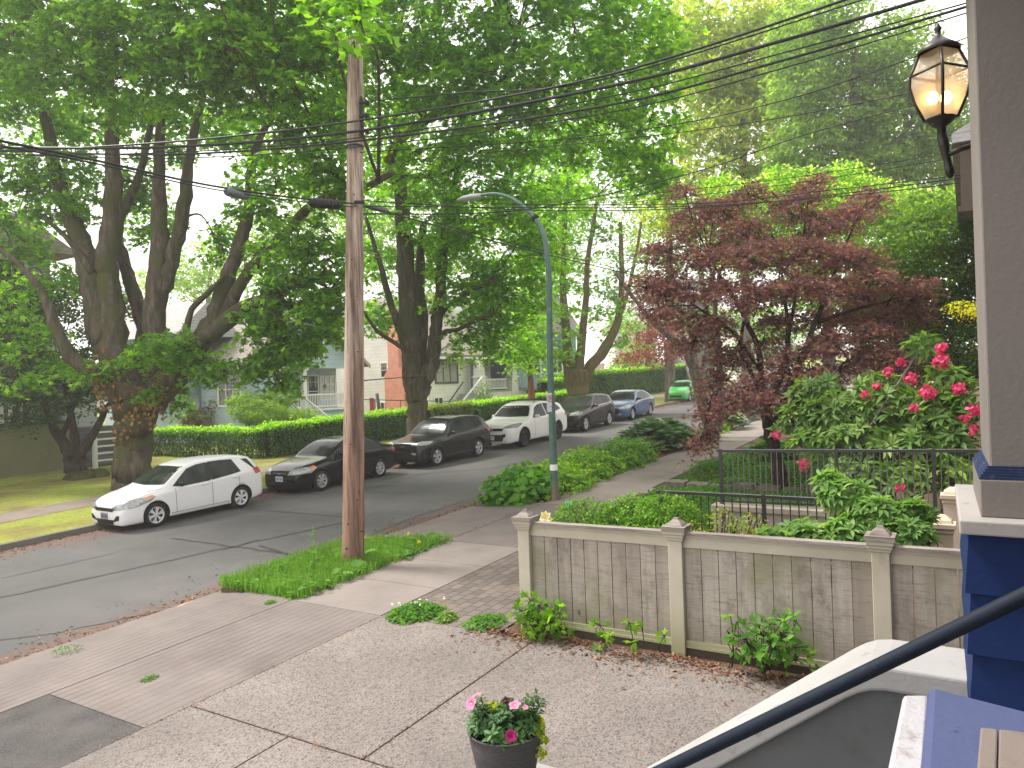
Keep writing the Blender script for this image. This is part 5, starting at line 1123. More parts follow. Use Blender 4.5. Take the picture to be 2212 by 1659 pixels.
BARB = leafmat('barberry_leaf', [(0, (.12, .22, .03)), (.6, (.28, .4, .05)), (.85, (.42, .46, .07)), (1, (.6, .2, .08))], .45)
shrub('yellow_green_shrub', 'sparse yellow green shrub with orange tips behind the middle fence bay', 'shrub', (8.6, 2.6, ZF), [gblob(1560, 1125, 9.0, 36, 34), gblob(1500, 1150, 8.9, 34, 26), gblob(1620, 1135, 9.0, 40, 26), gblob(1660, 1155, 8.9, 40, 24), gblob(1590, 1165, 8.9, 50, 20)], .035, ROUND, BARB, 1300, stems=14, shell=.3)
# davidii viburnum: arching leaves
def whorls(name, mat, cen, nl, leaf, parent, axis, spread=.9, tmpl=NARROW):
    k = len(cen); ax = unit(np.asarray(axis)); a0 = rndv(k); a0 = unit(a0-ax*np.sum(a0*ax, 1, keepdims=True)); b0 = np.cross(ax, a0)
    th = (np.arange(nl)/nl*2*np.pi)[None]+rng.random((k, nl))*.5; e = rng.uniform(.1, .55, (k, nl))
    d = (np.cos(th)[..., None]*a0[:, None]+np.sin(th)[..., None]*b0[:, None])*np.cos(e)[..., None]+ax[:, None]*np.sin(e)[..., None]
    n_ = ax[:, None]+0*d; p = cen[:, None]+d*leaf*.08
    rr = np.repeat(rng.random(k)*.7, nl)+rng.random(k*nl)*.3
    return leaves(name, p.reshape(-1, 3), n_.reshape(-1, 3), leaf*rng.uniform(.7, 1.15, k*nl), tmpl, mat, parent, dirv=d.reshape(-1, 3), rnd=rr)
def whorl_shrub(name, label, base, blobs, n, nl, leaf, mat, tmpl=NARROW, cat='shrub'):
    root = empty(name, base, label, cat); b0 = np.array(base, float); C_, A_ = [], []; mb = MB()
    for (c, r), w_ in blobs:
        k = int(n*w_); p, d = ell(c, r, k, .5); C_.append(p); A_.append(d*.7+[0, 0, .6]+rng.normal(size=(k, 3))*.25)
        hub = np.array(c)-[0, 0, r[2]*.5]; mb.tube(catmull([b0+rng.normal(size=3)*[.1, .1, 0], (b0+hub)/2+rng.normal(size=3)*.08, hub], 4), .018, 6)
        for q in p: mb.tube([hub, (hub+q)/2+rng.normal(size=3)*.05, q], [.012, .008, .005], 5)
    mb.build('stems', BARK_G, root); whorls('foliage', mat, np.concatenate(C_), nl, leaf, root, np.concatenate(A_), tmpl=tmpl); return root
VIB = leafmat('viburnum_leaf', [(0, (.06, .14, .035)), (.5, (.12, .24, .055)), (.85, (.22, .36, .1)), (1, (.36, .42, .14))], .4, gloss=.2)
whorl_shrub('viburnum_shrub', 'glossy leaved shrub reaching over the front railing behind the third fence post', (8.7, 1.4, ZF),
            [(gblob(1740, 1160, 8.7, 60, 28), 1), (gblob(1830, 1072, 9.0, 50, 30), .9), (gblob(1900, 1110, 8.8, 50, 32), .8), (gblob(1860, 1150, 8.7, 80, 30), 1.0), (gblob(1960, 1160, 8.6, 45, 32), .8), (gblob(1790, 1040, 9.1, 22, 14), .4), (gblob(1680, 1170, 8.7, 40, 22), .6), (gblob(1975, 1110, 8.8, 30, 22), .4)], 62, 9, .145, VIB)
rb = (13.6, 2.3, G(13.6)+.3)
RH = whorl_shrub('rhododendron', 'tall rhododendron with pink blooms leaning over the rear railing', rb,
            [(gblob(1770, 850, 15.0, 55, 34), .8), (gblob(1730, 915, 14.8, 50, 40), .9), (gblob(1830, 890, 14.6, 80, 50), 1.3), (gblob(1930, 890, 14.4, 80, 50), 1.4), (gblob(2020, 910, 14.2, 60, 50), 1.1), (gblob(1870, 950, 14.2, 90, 40), 1.3), (gblob(1980, 970, 14.0, 80, 40), 1.1), (gblob(2070, 960, 13.9, 40, 50), .7),
             (gblob(1760, 960, 14.3, 50, 26), .7), (gblob(1850, 1015, 13.8, 60, 26), .5), (gblob(1960, 1030, 13.6, 60, 26), .4), (gblob(2060, 1030, 13.6, 40, 36), .4), (gblob(2040, 830, 14.2, 36, 40), .6), (gblob(1990, 745, 14.4, 24, 14), .22), (gblob(1905, 835, 14.8, 50, 26), .5), (gblob(2090, 870, 14, 25, 50), .4)], 50, 8, .24, RHODO)
for (x, y, r_, X) in [(2034, 779, .135, 13.9), (2034, 752, .075, 13.9), (1968, 818, .09, 14.0), (1918, 805, .085, 14.4), (1946, 782, .05, 14.4), (2003, 848, .12, 13.8), (2071, 842, .09, 13.5), (2106, 886, .08, 13.4), (2104, 928, .07, 13.4), (1676, 940, .07, 14.2), (1735, 1003, .085, 13.4), (1975, 880, .05, 13.9), (1870, 852, .05, 14.2), (2086, 905, .06, 13.4), (1945, 1055, .04, 13.3), (1893, 835, .05, 14.3)]:
    c = PX(x, y, X-.1); d = rndv(int(3200*r_*r_)+14); k = len(d); leaves('blossom', c+d*r_*.75+rng.normal(size=(k, 3))*.01, d+rng.normal(size=(k, 3))*.5, .075, ROUND, PINK, RH)
# ground cover beds
IVY = leafmat('ground_cover_leaf', [(0, (.04, .12, .02)), (.6, (.08, .21, .03)), (1, (.15, .32, .05))], .4)
def cover(label, fn, n, leaf, mat, h=.25, tmpl=OVAL, z=.13):
    p = fn(n); bumps = (np.sin(p[:, 0]*2.3)+np.sin(p[:, 1]*3.1+p[:, 0]))*.25+.5
    return tag(leaves('ground_cover', np.column_stack([p, G(p[:, 0])+z+h*bumps*rng.uniform(.4, 1, n)]), np.array([0, 0, 1])+rng.normal(size=(n, 3))*.6, leaf*rng.uniform(.6, 1.2, n), tmpl, mat), label, kind='stuff')
cover('low dark green ground cover between the sidewalk and the rear railing', lambda n: np.column_stack([rng.uniform(13.3, 17.2, n), rng.uniform(1.0, 6.5, n)]), 26000, .07, IVY, .2)
cover('fine green ground cover beyond the stone edging', lambda n: np.column_stack([rng.uniform(17.9, 22.5, n), rng.uniform(.5, 6.4, n)]), 22000, .08, IVY, .4)
cover('dark green ground cover before the front railing', lambda n: np.column_stack([rng.uniform(10.9, 12.9, n), rng.uniform(4.4, 6.6, n)]), 9000, .065, IVY, .3)
mb = MB()
for i, y in enumerate(np.arange(1.5, 6.2, .55)):
    mb.box(17.35, 17.75, y, y+.5, G(17.4)+.1, G(17.4)+.26+.03*(i % 3), fn=lambda a, b, c: (a+random.uniform(-.03, .03), b+random.uniform(-.03, .03), c+random.uniform(-.02, .02)))
tag(mb.build('stone_edging', plain('edging_stone', (.16, .14, .12), .9, .1, 0, .4, 5)), 'row of flat dark stones edging the planting bed', 'edging')
tag(sheet(MB(), 16.6, 17.3, -2, 6.7, .17).build('garden_path', GM['walk']), kind='structure')
# saplings at the fence foot
def sapling(name, label, pts, leafsz, mat, tmpl=LOBE):
    c0 = PX(pts[0][0], pts[0][1], XF-.18); c0[2] = ZF; root = empty(name, c0, label, 'sapling', 'seedlings at the foot of the fence'); mb = MB(); PP = []; DD = []
    for (x, y, n, sp) in pts[1:]:
        c = PX(x, y, XF-.22-random.uniform(0, .25)); mb.tube(catmull([c0+rng.normal(size=3)*[.02, .03, 0], (c0+c)/2+rng.normal(size=3)*.03, c], 4), .005, 5)
        p = c+rng.normal(size=(n, 3))*[sp*.8, sp, sp*.7]; PP.append(p); DD.append(p-c+rng.normal(size=(n, 3))*.05+[0, 0, -.02])
        for q in p: mb.tube([c, q], .003, 4)
    mb.build('stem', BARK_D, root); PP = np.concatenate(PP); n = len(PP); PP[:, 2] = np.maximum(PP[:, 2], ZF+.04)
    leaves('foliage', PP, np.array([-.45, 0, 1])+rng.normal(size=(n, 3))*.35, leafsz*rng.uniform(.6, 1.15, n), tmpl, mat, root, dirv=np.concatenate(DD))
sapling('leafy_seedling', 'bushy maple seedling at the foot of the first fence post', [(1150, 1360), (1130, 1320, 22, .07), (1165, 1310, 22, .07), (1195, 1325, 20, .07), (1165, 1350, 26, .08), (1140, 1340, 22, .07), (1190, 1345, 20, .07), (1210, 1350, 9, .05), (1130, 1350, 10, .07), (1145, 1295, 7, .05), (1185, 1365, 6, .05)], .11, GREEN_B)
sapling('leafy_seedling', 'small maple seedling below the middle of the first fence bay', [(1300, 1375), (1295, 1350, 9, .05), (1310, 1370, 6, .04)], .11, GREEN_B)
sapling('leafy_seedling', 'thin maple seedling with large bright leaves left of the second post', [(1375, 1395), (1360, 1345, 6, .04), (1385, 1350, 3, .03), (1378, 1385, 3, .04)], .12, GREEN_B)
sapling('leafy_seedling', 'tiny seedling against the second fence post', [(1440, 1400), (1437, 1372, 5, .03)], .09, GREEN_B)
sapling('leafy_seedling', 'largest dark green seedling bush at the foot of the middle bay', [(1650, 1425), (1610, 1380, 24, .08), (1650, 1375, 32, .09), (1690, 1370, 28, .08), (1640, 1410, 26, .08), (1700, 1400, 28, .08), (1670, 1395, 30, .09), (1625, 1395, 22, .08), (1660, 1350, 16, .07), (1690, 1340, 12, .05), (1720, 1340, 8, .05), (1680, 1430, 12, .07), (1720, 1425, 8, .06), (1590, 1400, 6, .05), (1640, 1350, 6, .05)], .10, HYDR, OVAL)
sapling('leafy_seedling', 'maple seedling with lobed leaves in front of the dark seedling bush', [(1580, 1420), (1578, 1330, 3, .02), (1570, 1362, 3, .03), (1590, 1345, 2, .02), (1565, 1375, 2, .02)], .13, GREEN_B)
sapling('leafy_seedling', 'yellow green seedling at the edge of the white stair wall', [(1740, 1430), (1745, 1415, 5, .03)], .12, GREEN_B)
c = PX(1290, 1383, XF-.3); c[2] = ZF; k = 40; a = rng.random(k)*6.28; tag(leaves('weed_tuft', np.tile(c, (k, 1)), np.tile([0, 0, 1.], (k, 1)), .16*rng.uniform(.6, 1, k), T_blade(.12, -.2), WEED, None, dirv=np.column_stack([np.cos(a), np.sin(a), .35+0*a])), 'flat dandelion leaf rosette on the driveway by the first fence bay', 'weed')

# ------------------------------------------------------------------ houses
def siding(name, c, pitch=.14, dirt=.1):
    m = Mat(name, .8, .2); z = m.xyz()[2]
    g_ = m.math('FRACT', m.math('MULTIPLY', z, 1/pitch)); n = m.noise(1.2, 4)
    base = m.mix(m.ramp(n, [(.3, 0.), (.7, 1.)]), tuple(x*(1-dirt) for x in c), tuple(min(.9, x*(1+dirt)) for x in c))
    m.color(m.mix(m.ramp(g_, [(.03, .55), (.09, 0.)]), base, tuple(x*.5 for x in c))).bump(g_, .5, .03); return m.m
def shingle(name, a, b):
    m = Mat(name, .95, .1); mp = m.n('ShaderNodeMapping'); mp.inputs['Rotation'].default_value = (0, 0, 0); m.L.new(m.pos(), mp.inputs['Vector'])
    z = m.xyz()[2]; f = m.math('FRACT', m.math('MULTIPLY', z, 6.5)); v = m.noise(6, 5, rough=.8, stretch=(1, 1, 3))
    m.color(m.mix(m.ramp(f, [(.05, .6), (.25, 0.)]), m.ramp(v, [(.35, a), (.65, b)]), tuple(x*.5 for x in a))); return m.m
TRIMW = plain('white_trim', (.8, .8, .78), .6, .3, 0, .06, 3); WGLASS = Mat('window_pane', .06, .8).color((.03, .035, .04)).m
CURT = plain('window_curtain', (.35, .35, .33), .8); TRIMD = plain('brown_trim', (.08, .06, .045), .6)
BLUE_S = siding('blue_siding', (.46, .57, .68), .26); CREAM_S = siding('cream_siding', (.86, .83, .78), .22); TEAL_S = siding('teal_siding', (.24, .36, .4), .13); OLIVE_S = siding('olive_siding', (.2, .2, .11), .13)
YEL_S = siding('yellow_siding', (.6, .48, .25), .15); GREYW = siding('grey_siding', (.28, .27, .27), .2); BEIGE = plain('beige_paint', (.62, .50, .38), .6, .3, 0, .05, 3)
ROOFB = shingle('brown_shingle', (.21, .18, .165), (.33, .29, .265)); ROOFG = shingle('grey_shingle', (.3, .3, .31), (.46, .45, .44)); REDB = plain('red_chimney', (.72, .32, .24), .85, .1, 0, .12, 4)
def wpt(pl, k, u, z, o):           # pl 'f' plane Y=k facing -Y ; 's' plane X=k facing -X ; o = out
    return (u, k-o, z) if pl == 'f' else (k-o, u, z)
def wbox(mb, pl, k, u0, u1, z0, z1, o0, o1, m=0):
    mb.box(0, 1, 0, 1, 0, 1, m, fn=lambda a, b, c: wpt(pl, k, u0+(u1-u0)*a, z0+(z1-z0)*c, o0+(o1-o0)*b))
def window(parent, pl, k, u0, u1, z0, z1, cols=1, rows=2, fr=.07, mat=None, upper=0, name='window', pane=None):
    f = MB(); mt = mat or TRIMW
    for (a, b, c, d) in ((u0, u1, z0-fr, z0), (u0, u1, z1, z1+fr), (u0-fr, u0, z0-fr, z1+fr), (u1, u1+fr, z0-fr, z1+fr)): wbox(f, pl, k, a, b, c, d, -.01, .06)
    for i in range(1, cols):
        x = u0+(u1-u0)*i/cols; wbox(f, pl, k, x-.03, x+.03, z0, z1, -.01, .045)
    for j in range(1, rows):
        z = z0+(z1-z0)*j/rows; wbox(f, pl, k, u0, u1, z-.022, z+.022, -.01, .042)
    if upper:
        for i in range(cols*upper):
            x = u0+(u1-u0)*(i+.5)/(cols*upper); wbox(f, pl, k, x-.01, x+.01, z0+(z1-z0)*.62, z1, -.01, .035)
        wbox(f, pl, k, u0, u1, z0+(z1-z0)*.8, z0+(z1-z0)*.8+.02, -.01, .033)
    o = f.build(name, mt, parent)
    g_ = MB(); wbox(g_, pl, k, u0, u1, z0, z1, .004, .015); g_.build('pane', pane or WGLASS, o)
    return o
def XofPY(px, Y): return PY(px, 800, Y)[0]
def YofPX(px, X): return PX(px, 800, X)[1]

# blue house
hb = empty('house', (28.8, 30, G(28)), 'blue sided house with a white railed porch under a front gable', 'house', 'houses across the street')
mb = MB(); X0, X1, Yf = 24.1, 32.3, 30.0; ze, zpk = 4.85, 7.9; xm = (X0+X1)/2
mb.box(X0, 26.15, Yf, 32, .3, ze); mb.box(X0, X1, 32, 42, .3, ze)                          # body
mb.box(26.16, X1, Yf+.02, 31.99, .3, 2.42)                                                  # under the porch
mb.prism([(X0, 4.72), (X1, 4.72), (X1, ze+.002), (xm, zpk), (X0, ze+.002)], lambda u, v, t: (u, t, v), Yf-.003, Yf+.2)
mb.build('wall', BLUE_S, hb)
mb = MB()
for sg, xe in ((-1, X0), (1, X1)):
    a = np.array([xe+(.1 if sg > 0 else -.5), ze-(.07 if sg > 0 else .35)]); b = np.array([xm, zpk+.05]); n = np.array([0, .14])
    mb.prism([tuple(a), tuple(b), tuple(b+n), tuple(a+n)], lambda u, v, t: (u, t, v), Yf-.6, 42.5)
mb.build('roof', ROOFB, hb)
mb = MB()
for sg, xe in ((-1, X0), (1, X1)):
    a = np.array([xe+(.1 if sg > 0 else -.5), ze-(.17 if sg > 0 else .45)]); b = np.array([xm, zpk-.05]); n = np.array([0, .22])
    mb.prism([tuple(a), tuple(b), tuple(b+n), tuple(a+n)], lambda u, v, t: (u, t, v), Yf-.64, Yf-.605)
mb.build('bargeboard', plain('tan_trim', (.4, .32, .24), .7), hb)
mb = MB(); mb.box(23.0, 24.09, 33.5, 40, 3.5, 6.6); mb.build('side_bay', siding('pale_blue_siding', (.3, .4, .5), .26), hb)
mb = MB(); mb.prism([(22.6, 6.5), (26.5, 6.5), (24.9, 8.2), (24.4, 8.2)], lambda u, v, t: (u, t, v), 33.1, 40.4); mb.build('dormer_roof', ROOFG, hb)
mb = MB(); mb.box(26.16, X1+.1, Yf-.15, 31.99, 2.43, 2.52); mb.build('porch_floor', TRIMW, hb)
for x in (28.0, 32.1, 26.3):
    mb = MB(); mb.box(x-.13, x+.13, Yf+.02, Yf+.28, 2.52, 4.62); mb.box(x-.19, x+.19, Yf-.04, Yf+.34, 4.6, 4.716); mb.build('porch_post', TRIMW, hb)
mb = MB()
for a, b in ((26.45, 27.85), (28.15, 31.95)):
    mb.box(a, b, Yf+.1, Yf+.18, 3.26, 3.34); mb.box(a, b, Yf+.1, Yf+.18, 2.62, 2.68)
    for x in np.arange(a+.06, b, .12): mb.box(x-.018, x+.018, Yf+.12, Yf+.155, 2.68, 3.26)
mb.build('porch_rail', TRIMW, hb)
mb = MB()
xs_ = 27.0
for s_ in (0, 1):
    xx = 26.3+s_*1.2
    a = np.array([xx, Yf-.1, 3.35]); b = np.array([xx, Yf-2.4, 1.95]); mb.bar(a, b, .07, .08); mb.bar(a-[0, 0, .6], b-[0, 0, .6], .06, .06)
    for t in np.linspace(.03, .97, 17): q = a+(b-a)*t; mb.bar(q, q-[0, 0, .6], .035, .035, upv=(0, 1, 0))
mb.build('stair_rail', TRIMW, hb)
mb = MB()
for k in range(8): mb.box(26.35, 27.45, Yf-.15-.28*(k+1), Yf-.15-.28*k, .9, 2.42-.19*k)
mb.build('porch_steps', plain('porch_step_paint', (.3, .33, .36)), hb)
window(hb, 's', X0, YofPX(478, X0)-3.2 if False else 30.3, 31.9, 2.95, 4.5, 3, 2, .1)
window(hb, 'f', 32, 29.2, 29.75, 2.6, 4.35, 1, 1, upper=2); window(hb, 'f', 32, 30.05, 30.75, 2.6, 4.35, 1, 2, upper=2)
window(hb, 'f', 32, 28.1, 28.75, 2.6, 4.3, 1, 1, name='door', mat=TRIMW)
window(hb, 'f', 32, 31.0, 32.1, 3.0, 4.3, 3, 3, pane=plain('bright_pane', (.55, .57, .6), .15, .6))
window(hb, 'f', Yf, 28.3, 29.3, 5.3, 6.4, 2, 2, .1)
mb = MB(); mb.tube([(X0-.06, 33.4, .9), (X0-.06, 33.4, 4.6)], .045, 8); mb.build('downpipe', plain('blue_grey_pipe', (.2, .25, .3)), hb)
mb = MB(); lathe_p = [(.001, .2), (.12, .16), (.2, .02), (.1, -.04)]; mb.lathe([(.05, 0), (.1, .03), (.13, 0), (.1, -.03), (.05, 0)], (31.3, 31.93, 3.75), 12, 0, 'y'); mb.build('door_wreath', plain('dried_wreath', (.3, .22, .12)), hb)

# cream house
hc = empty('house', (40, 28, G(40)), 'cream bungalow with a red side chimney, front stairs and tapered porch columns', 'house', 'houses across the street')
XA, XB, YF = 36.0, 46.0, 28.0
mb = MB(); mb.box(XA, 41.0, YF, 40, .8, 5.4); mb.box(41.01, XB, 30, 40, .8, 5.4); mb.box(41.01, XB, 27.0, 29.99, .9, 3.0)
mb.build('wall', CREAM_S, hc)
mb = MB(); mb.prism([(YF, 5.3), (40, 5.3), (40, 5.5), (34.2, 9.1), (YF, 5.5)], lambda u, v, t: (t, u, v), XA+.001, XA+.2); mb.build('gable_wall', CREAM_S, hc)
mb = MB(); z0 = 5.32
zr = 9.2
for sgn, ye in ((-1, YF-.5), (1, 40.5)):
    q0, q1 = np.array([ye, z0]), np.array([34.2, zr]); n_ = np.array([0, .16]); mb.prism([tuple(q0), tuple(q1), tuple(q1+n_), tuple(q0+n_)], lambda u, v, t: (t, u, v), XA-.35, XB+.4)
V = [(40.7, 26.3, 5.16), (46.6, 26.3, 5.16), (46.6, 30.2, 5.16), (40.7, 30.2, 5.16), (43.6, 26.3, 6.6), (43.6, 31.5, 6.6)]
mb.add(V, [(0, 4, 5, 3), (1, 2, 5, 4), (0, 1, 4), (0, 3, 2, 1)])
mb.build('roof', ROOFB, hc)
mb = MB(); mb.box(XA-.52, 40.6, YF-.6, YF-.505, 5.17, 5.33); mb.box(40.65, 46.65, 26.2, 26.295, 5.02, 5.18); mb.build('gutter', TRIMW, hc)
yc0, yc1 = YofPX(881, XA), YofPX(840, XA)
mb = MB(); mb.box(XA-.45, XA-.002, yc0, yc1, .8, 4.3); V = [(XA-.45, yc0, 4.3), (XA-.45, yc1, 4.3), (XA-.45, yc0+.35, 4.75), (XA-.45, yc1-.35, 4.75)]; mb.prism([(yc0, 4.3), (yc1, 4.3), (yc1-.35, 4.8), (yc1-.35, 8.2), (yc0+.35, 8.2), (yc0+.35, 4.8)], lambda u, v, t: (t, u, v), XA-.449, XA-.003)
mb.box(XA-.5, XA+.05, yc0+.28, yc1-.28, 8.2, 8.35); mb.build('chimney', REDB, hc)
a, b = YofPX(837, XA), YofPX(824, XA); window(hc, 's', XA, a, b, PX(830, 814, XA)[2], PX(830, 785, XA)[2], 1, 2, upper=3)
a, b = YofPX(836, XA), YofPX(821, XA); window(hc, 's', XA, a, b, PX(830, 888, XA)[2], PX(830, 870, XA)[2], 2, 1)
a, b = YofPX(806, XA), YofPX(797, XA); mb = MB(); wbox(mb, 's', XA, a, b, 1.2, PX(800, 860, XA)[2], .0, .05); mb.build('side_door', plain('dark_red_paint', (.3, .04, .05)), hc)
a, b = XofPY(941, YF), XofPY(986, YF); window(hc, 'f', YF, a, b, PY(960, 825, YF)[2], PY(960, 779, YF)[2], 3, 1, .12, upper=3, mat=TRIMD, pane=CURT)
a, b = XofPY(936, YF), XofPY(953, YF); window(hc, 'f', YF, a, b, PY(945, 880, YF)[2], PY(945, 860, YF)[2], 2, 1, .1)
a, b = XofPY(1014, YF), XofPY(1025, YF); window(hc, 'f', YF, a, b, 3.05, PY(1020, 783, YF)[2], 1, 1, .09, name='door', pane=plain('blue_grey_door', (.2, .27, .3)))
window(hc, 'f', 30, 43.0, 44.6, 3.5, 4.8, 2, 1, .1)
mb = MB(); mb.box(41.0, XB+.1, 26.95, 29.99, 3.01, 3.10); mb.build('porch_floor', plain('porch_grey', (.4, .4, .38)), hc)
for x in (XofPY(1035, 27.2), XofPY(1105, 27.2)):
    mb = MB(); mb.prism([(x-.42, 3.1), (x+.42, 3.1), (x+.22, 5.1), (x-.22, 5.1)], lambda u, v, t: (u, t, v), 26.95, 27.45); mb.box(x-.48, x+.48, 26.9, 27.5, 3.98, 4.06); mb.prism([(x-.55, 1.2), (x+.55, 1.2), (x+.42, 3.1), (x-.42, 3.1)], lambda u, v, t: (u, t, v), 26.93, 27.43); mb.build('porch_column', CREAM_S, hc)
mb = MB(); a, b = XofPY(1047, 27.1), XofPY(1094, 27.1); mb.box(a, b, 27.1, 27.18, 3.82, 3.9); mb.box(a, b, 27.1, 27.18, 3.2, 3.27)
for x in np.linspace(a+.1, b-.1, 15): mb.box(x-.035, x+.035, 27.12, 27.16, 3.27, 3.82)
mb.build('porch_rail', TRIMW, hc)
mb = MB(); xa, xb = XofPY(972, 27.0), XofPY(1024, 27.0)
for k in range(8): x = xb-(xb-xa)*(k+1)/8; mb.box(x, x+(xb-xa)/8, 26.5, YF-.01, 1.2, 3.0-.2*k)
mb.build('front_steps', plain('step_grey', (.36, .36, .34)), hc)
mb = MB()
for yy in (26.45,):
    a = np.array([xb+.1, yy, 4.0]); b = np.array([xa+.3, yy, 2.45]); mb.bar(a, b, .08, .1); mb.bar(a-[0, 0, .75], b-[0, 0, .75], .07, .08)
    for t in (0.02, .98): q = a+(b-a)*t; mb.bar(q, q-[0, 0, 1.1], .09, .09, upv=(0, 1, 0))
mb.build('stair_rail', TRIMW, hc)
mb = MB(); mb.bar((XofPY(1000, YF-.08), YF-.08, 3.75), (XofPY(960, YF-.08), YF-.08, 2.2), .05, .05); mb.build('wall_handrail', TRIMD, hc)
mb = MB(); mb.tube([(XA+.1, YF-.06, 1.2), (XA+.1, YF-.06, 5.1)], .045, 8); mb.build('downpipe', TRIMW, hc)
# yellow house behind
hy = empty('house', (49, 44, G(49)), 'yellow upper storey showing between leaves above the cream bungalow roof', 'house', 'houses across the street')
mb = MB(); mb.box(50, 60, 42, 52, 1, 8.3); mb.prism([(50, 8.3), (60, 8.3), (55, 12)], lambda u, v, t: (u, t, v), 42, 42.2); mb.build('wall', YEL_S, hy)
mb = MB()
for sg, xe in ((-1, 50), (1, 60)):
    a = np.array([xe+sg*.6, 7.9]); b = np.array([55, 12.05]); n = np.array([0, .2]); mb.prism([tuple(a), tuple(b), tuple(b+n), tuple(a+n)], lambda u, v, t: (u, t, v), 41.4, 52.5)
mb.build('roof', ROOFB, hy); window(hy, 'f', 42, 53, 54.4, 5.8, 7.4, 1, 2, .12); window(hy, 's', 50, 44, 45.5, 5.8, 7.4, 1, 2, .12)
# teal house
ht = empty('house', (50, 28, G(50)), 'teal sided house with white balcony rail behind the young maple', 'house', 'houses across the street')
mb = MB(); mb.box(47.0, 57, 28.4, 40, 1, 7.6); mb.build('wall', TEAL_S, ht)
mb = MB(); mb.prism([(46.4, 7.5), (57.6, 7.5), (52, 11)], lambda u, v, t: (u, t, v), 27.8, 40.6); mb.build('roof', ROOFG, ht)
mb = MB(); mb.box(47.4, 56.8, 26.6, 28.38, 3.0, 3.25); mb.box(47.4, 56.8, 26.6, 26.7, 4.15, 4.25)
for x in np.arange(47.5, 56.8, .28): mb.box(x, x+.1, 26.62, 26.68, 3.25, 4.15)
mb.build('balcony', TRIMW, ht)
mb = MB(); mb.box(47.2, 51, 28.3, 28.39, 1.2, 2.95); mb.build('garage_door', plain('brown_red_paint', (.12, .04, .035)), ht)
window(ht, 'f', 28.4, 48.6, 50.6, 4.3, 6.2, 2, 2, .14); window(ht, 'f', 28.4, 52.6, 54.2, 4.3, 6.2, 2, 2, .14)
# olive house at the left
ho = empty('house', (12, 30.6, G(12)), 'house at the left edge with olive horizontal siding behind the dark evergreen', 'house', 'houses across the street')
xr = XofPY(150, 30.6)
mb = MB(); mb.box(-4, xr, 30.6, 38, .2, 2.55); mb.build('base_wall', OLIVE_S, ho)
mb = MB(); mb.box(-4, xr-.3, 31.2, 38, 2.62, 9.4); mb.build('wall', GREYW, ho)
mb = MB(); mb.box(-4.1, xr+.08, 30.52, 31.3, 2.551, 2.68); mb.build('ledge', plain('dark_green_trim', (.05, .07, .055)), ho)
mb = MB(); mb.prism([(-5, 9.3), (xr+.6, 9.3), (xr-1.5, 10.6), (-3, 10.6)], lambda u, v, t: (u, t, v), 30.5, 38.5); mb.build('roof', ROOFB, ho)
for (p0, p1, y0, y1) in ((22, 62, 918, 878), (-40, -5, 918, 878), (5, 60, 612, 560)):
    a, b = XofPY(p0, 31.2), XofPY(p1, 31.2); window(ho, 'f', 31.2, a, b, PY(p0, y0, 31.2)[2], PY(p0, y1, 31.2)[2], 2, 1, .12)
# white side stairs of the next lot
st = empty('porch_stairs', (17.6, 30, G(17)), 'white railed side stairs seen just left of the big maple trunk', 'stairs')
mb = MB(); x0, x1 = XofPY(198, 29.5), XofPY(262, 29.5)
for z in (1.0, 1.28, 1.56, 1.84, 2.12): mb.box(x0, x1, 29.45, 29.52, z, z+.07)
for x in (x0, x1): mb.box(x-.07, x+.07, 29.4, 29.55, .6, 2.5)
mb.build('rail', TRIMW, st)
mb = MB()
for k in range(7): mb.box(x0+.1, x1-.1, 29.7+k*.3, 30.0+k*.3, .5, .9+k*.2)
mb.box(x0-.3, x1+1.2, 31.9, 34.5, .5, 2.3); mb.build('steps', plain('dark_grey_deck', (.1, .1, .11)), st)
mb = MB(); mb.box(x0-.4, x0-.3, 31.0, 34.5, 2.31, 5.2); mb.box(x0-.3, x1+1.2, 33.5, 33.6, 2.31, 5.2); mb.build('screen_wall', plain('pale_porch_wall', (.4, .41, .42)), st)
# far pale houses up the street
for i, (pa, pb_, d, yt, lb, mt) in enumerate([(1490, 1545, 68, 640, 'pale grey far house seen left of the birch', GREYW), (1590, 1720, 85, 700, 'white far house glimpsed through the japanese maple', CREAM_S), (1330, 1420, 74, 700, 'distant pale house behind the red maple', CREAM_S)]):
    a, b = P(pa, 800, d), P(pb_, 800, d); ztop = P(pa, yt, d)[2]; zg = G(a[0]); hh = empty('house', (a[0], a[1], zg), lb, 'house', 'distant houses up the street')
    w_ = b-a; 
    mb = MB(); mb.box(0, 1, 0, 1, 0, 1, fn=lambda u, v, t: (a[0]+w_[0]*u+fw[0]*9*v, a[1]+w_[1]*u+fw[1]*9*v, zg-1+(ztop-zg+1)*t)); mb.build('wall', mt, hh)
    mb = MB(); mb.add([tuple(a+w_*u+fw*v+[0, 0, ztop-a[2]+z]) for u, v, z in ((-.08, -.6, 0), (1.08, -.6, 0), (1.08, 9.6, 0), (-.08, 9.6, 0), (.3, 4.5, 2.4), (.7, 4.5, 2.4))], [(0, 1, 5, 4), (1, 2, 5), (2, 3, 4, 5), (3, 0, 4), (3, 2, 1, 0)]); mb.build('roof', ROOFG, hh)
    for u in (.2, .5, .78):
        for zz in (zg+1.6, zg+4.6):
            if zz+1.3 > ztop: continue
            p = a+w_*u; q = a+w_*(u+.12); n_ = -fw*.05
            mb = MB(); mb.add([tuple(np.array([p[0], p[1], zz])+n_), tuple(np.array([q[0], q[1], zz])+n_), tuple(np.array([q[0], q[1], zz+1.3])+n_), tuple(np.array([p[0], p[1], zz+1.3])+n_)], [(0, 1, 2, 3)]); mb.build('window', WGLASS, hh)

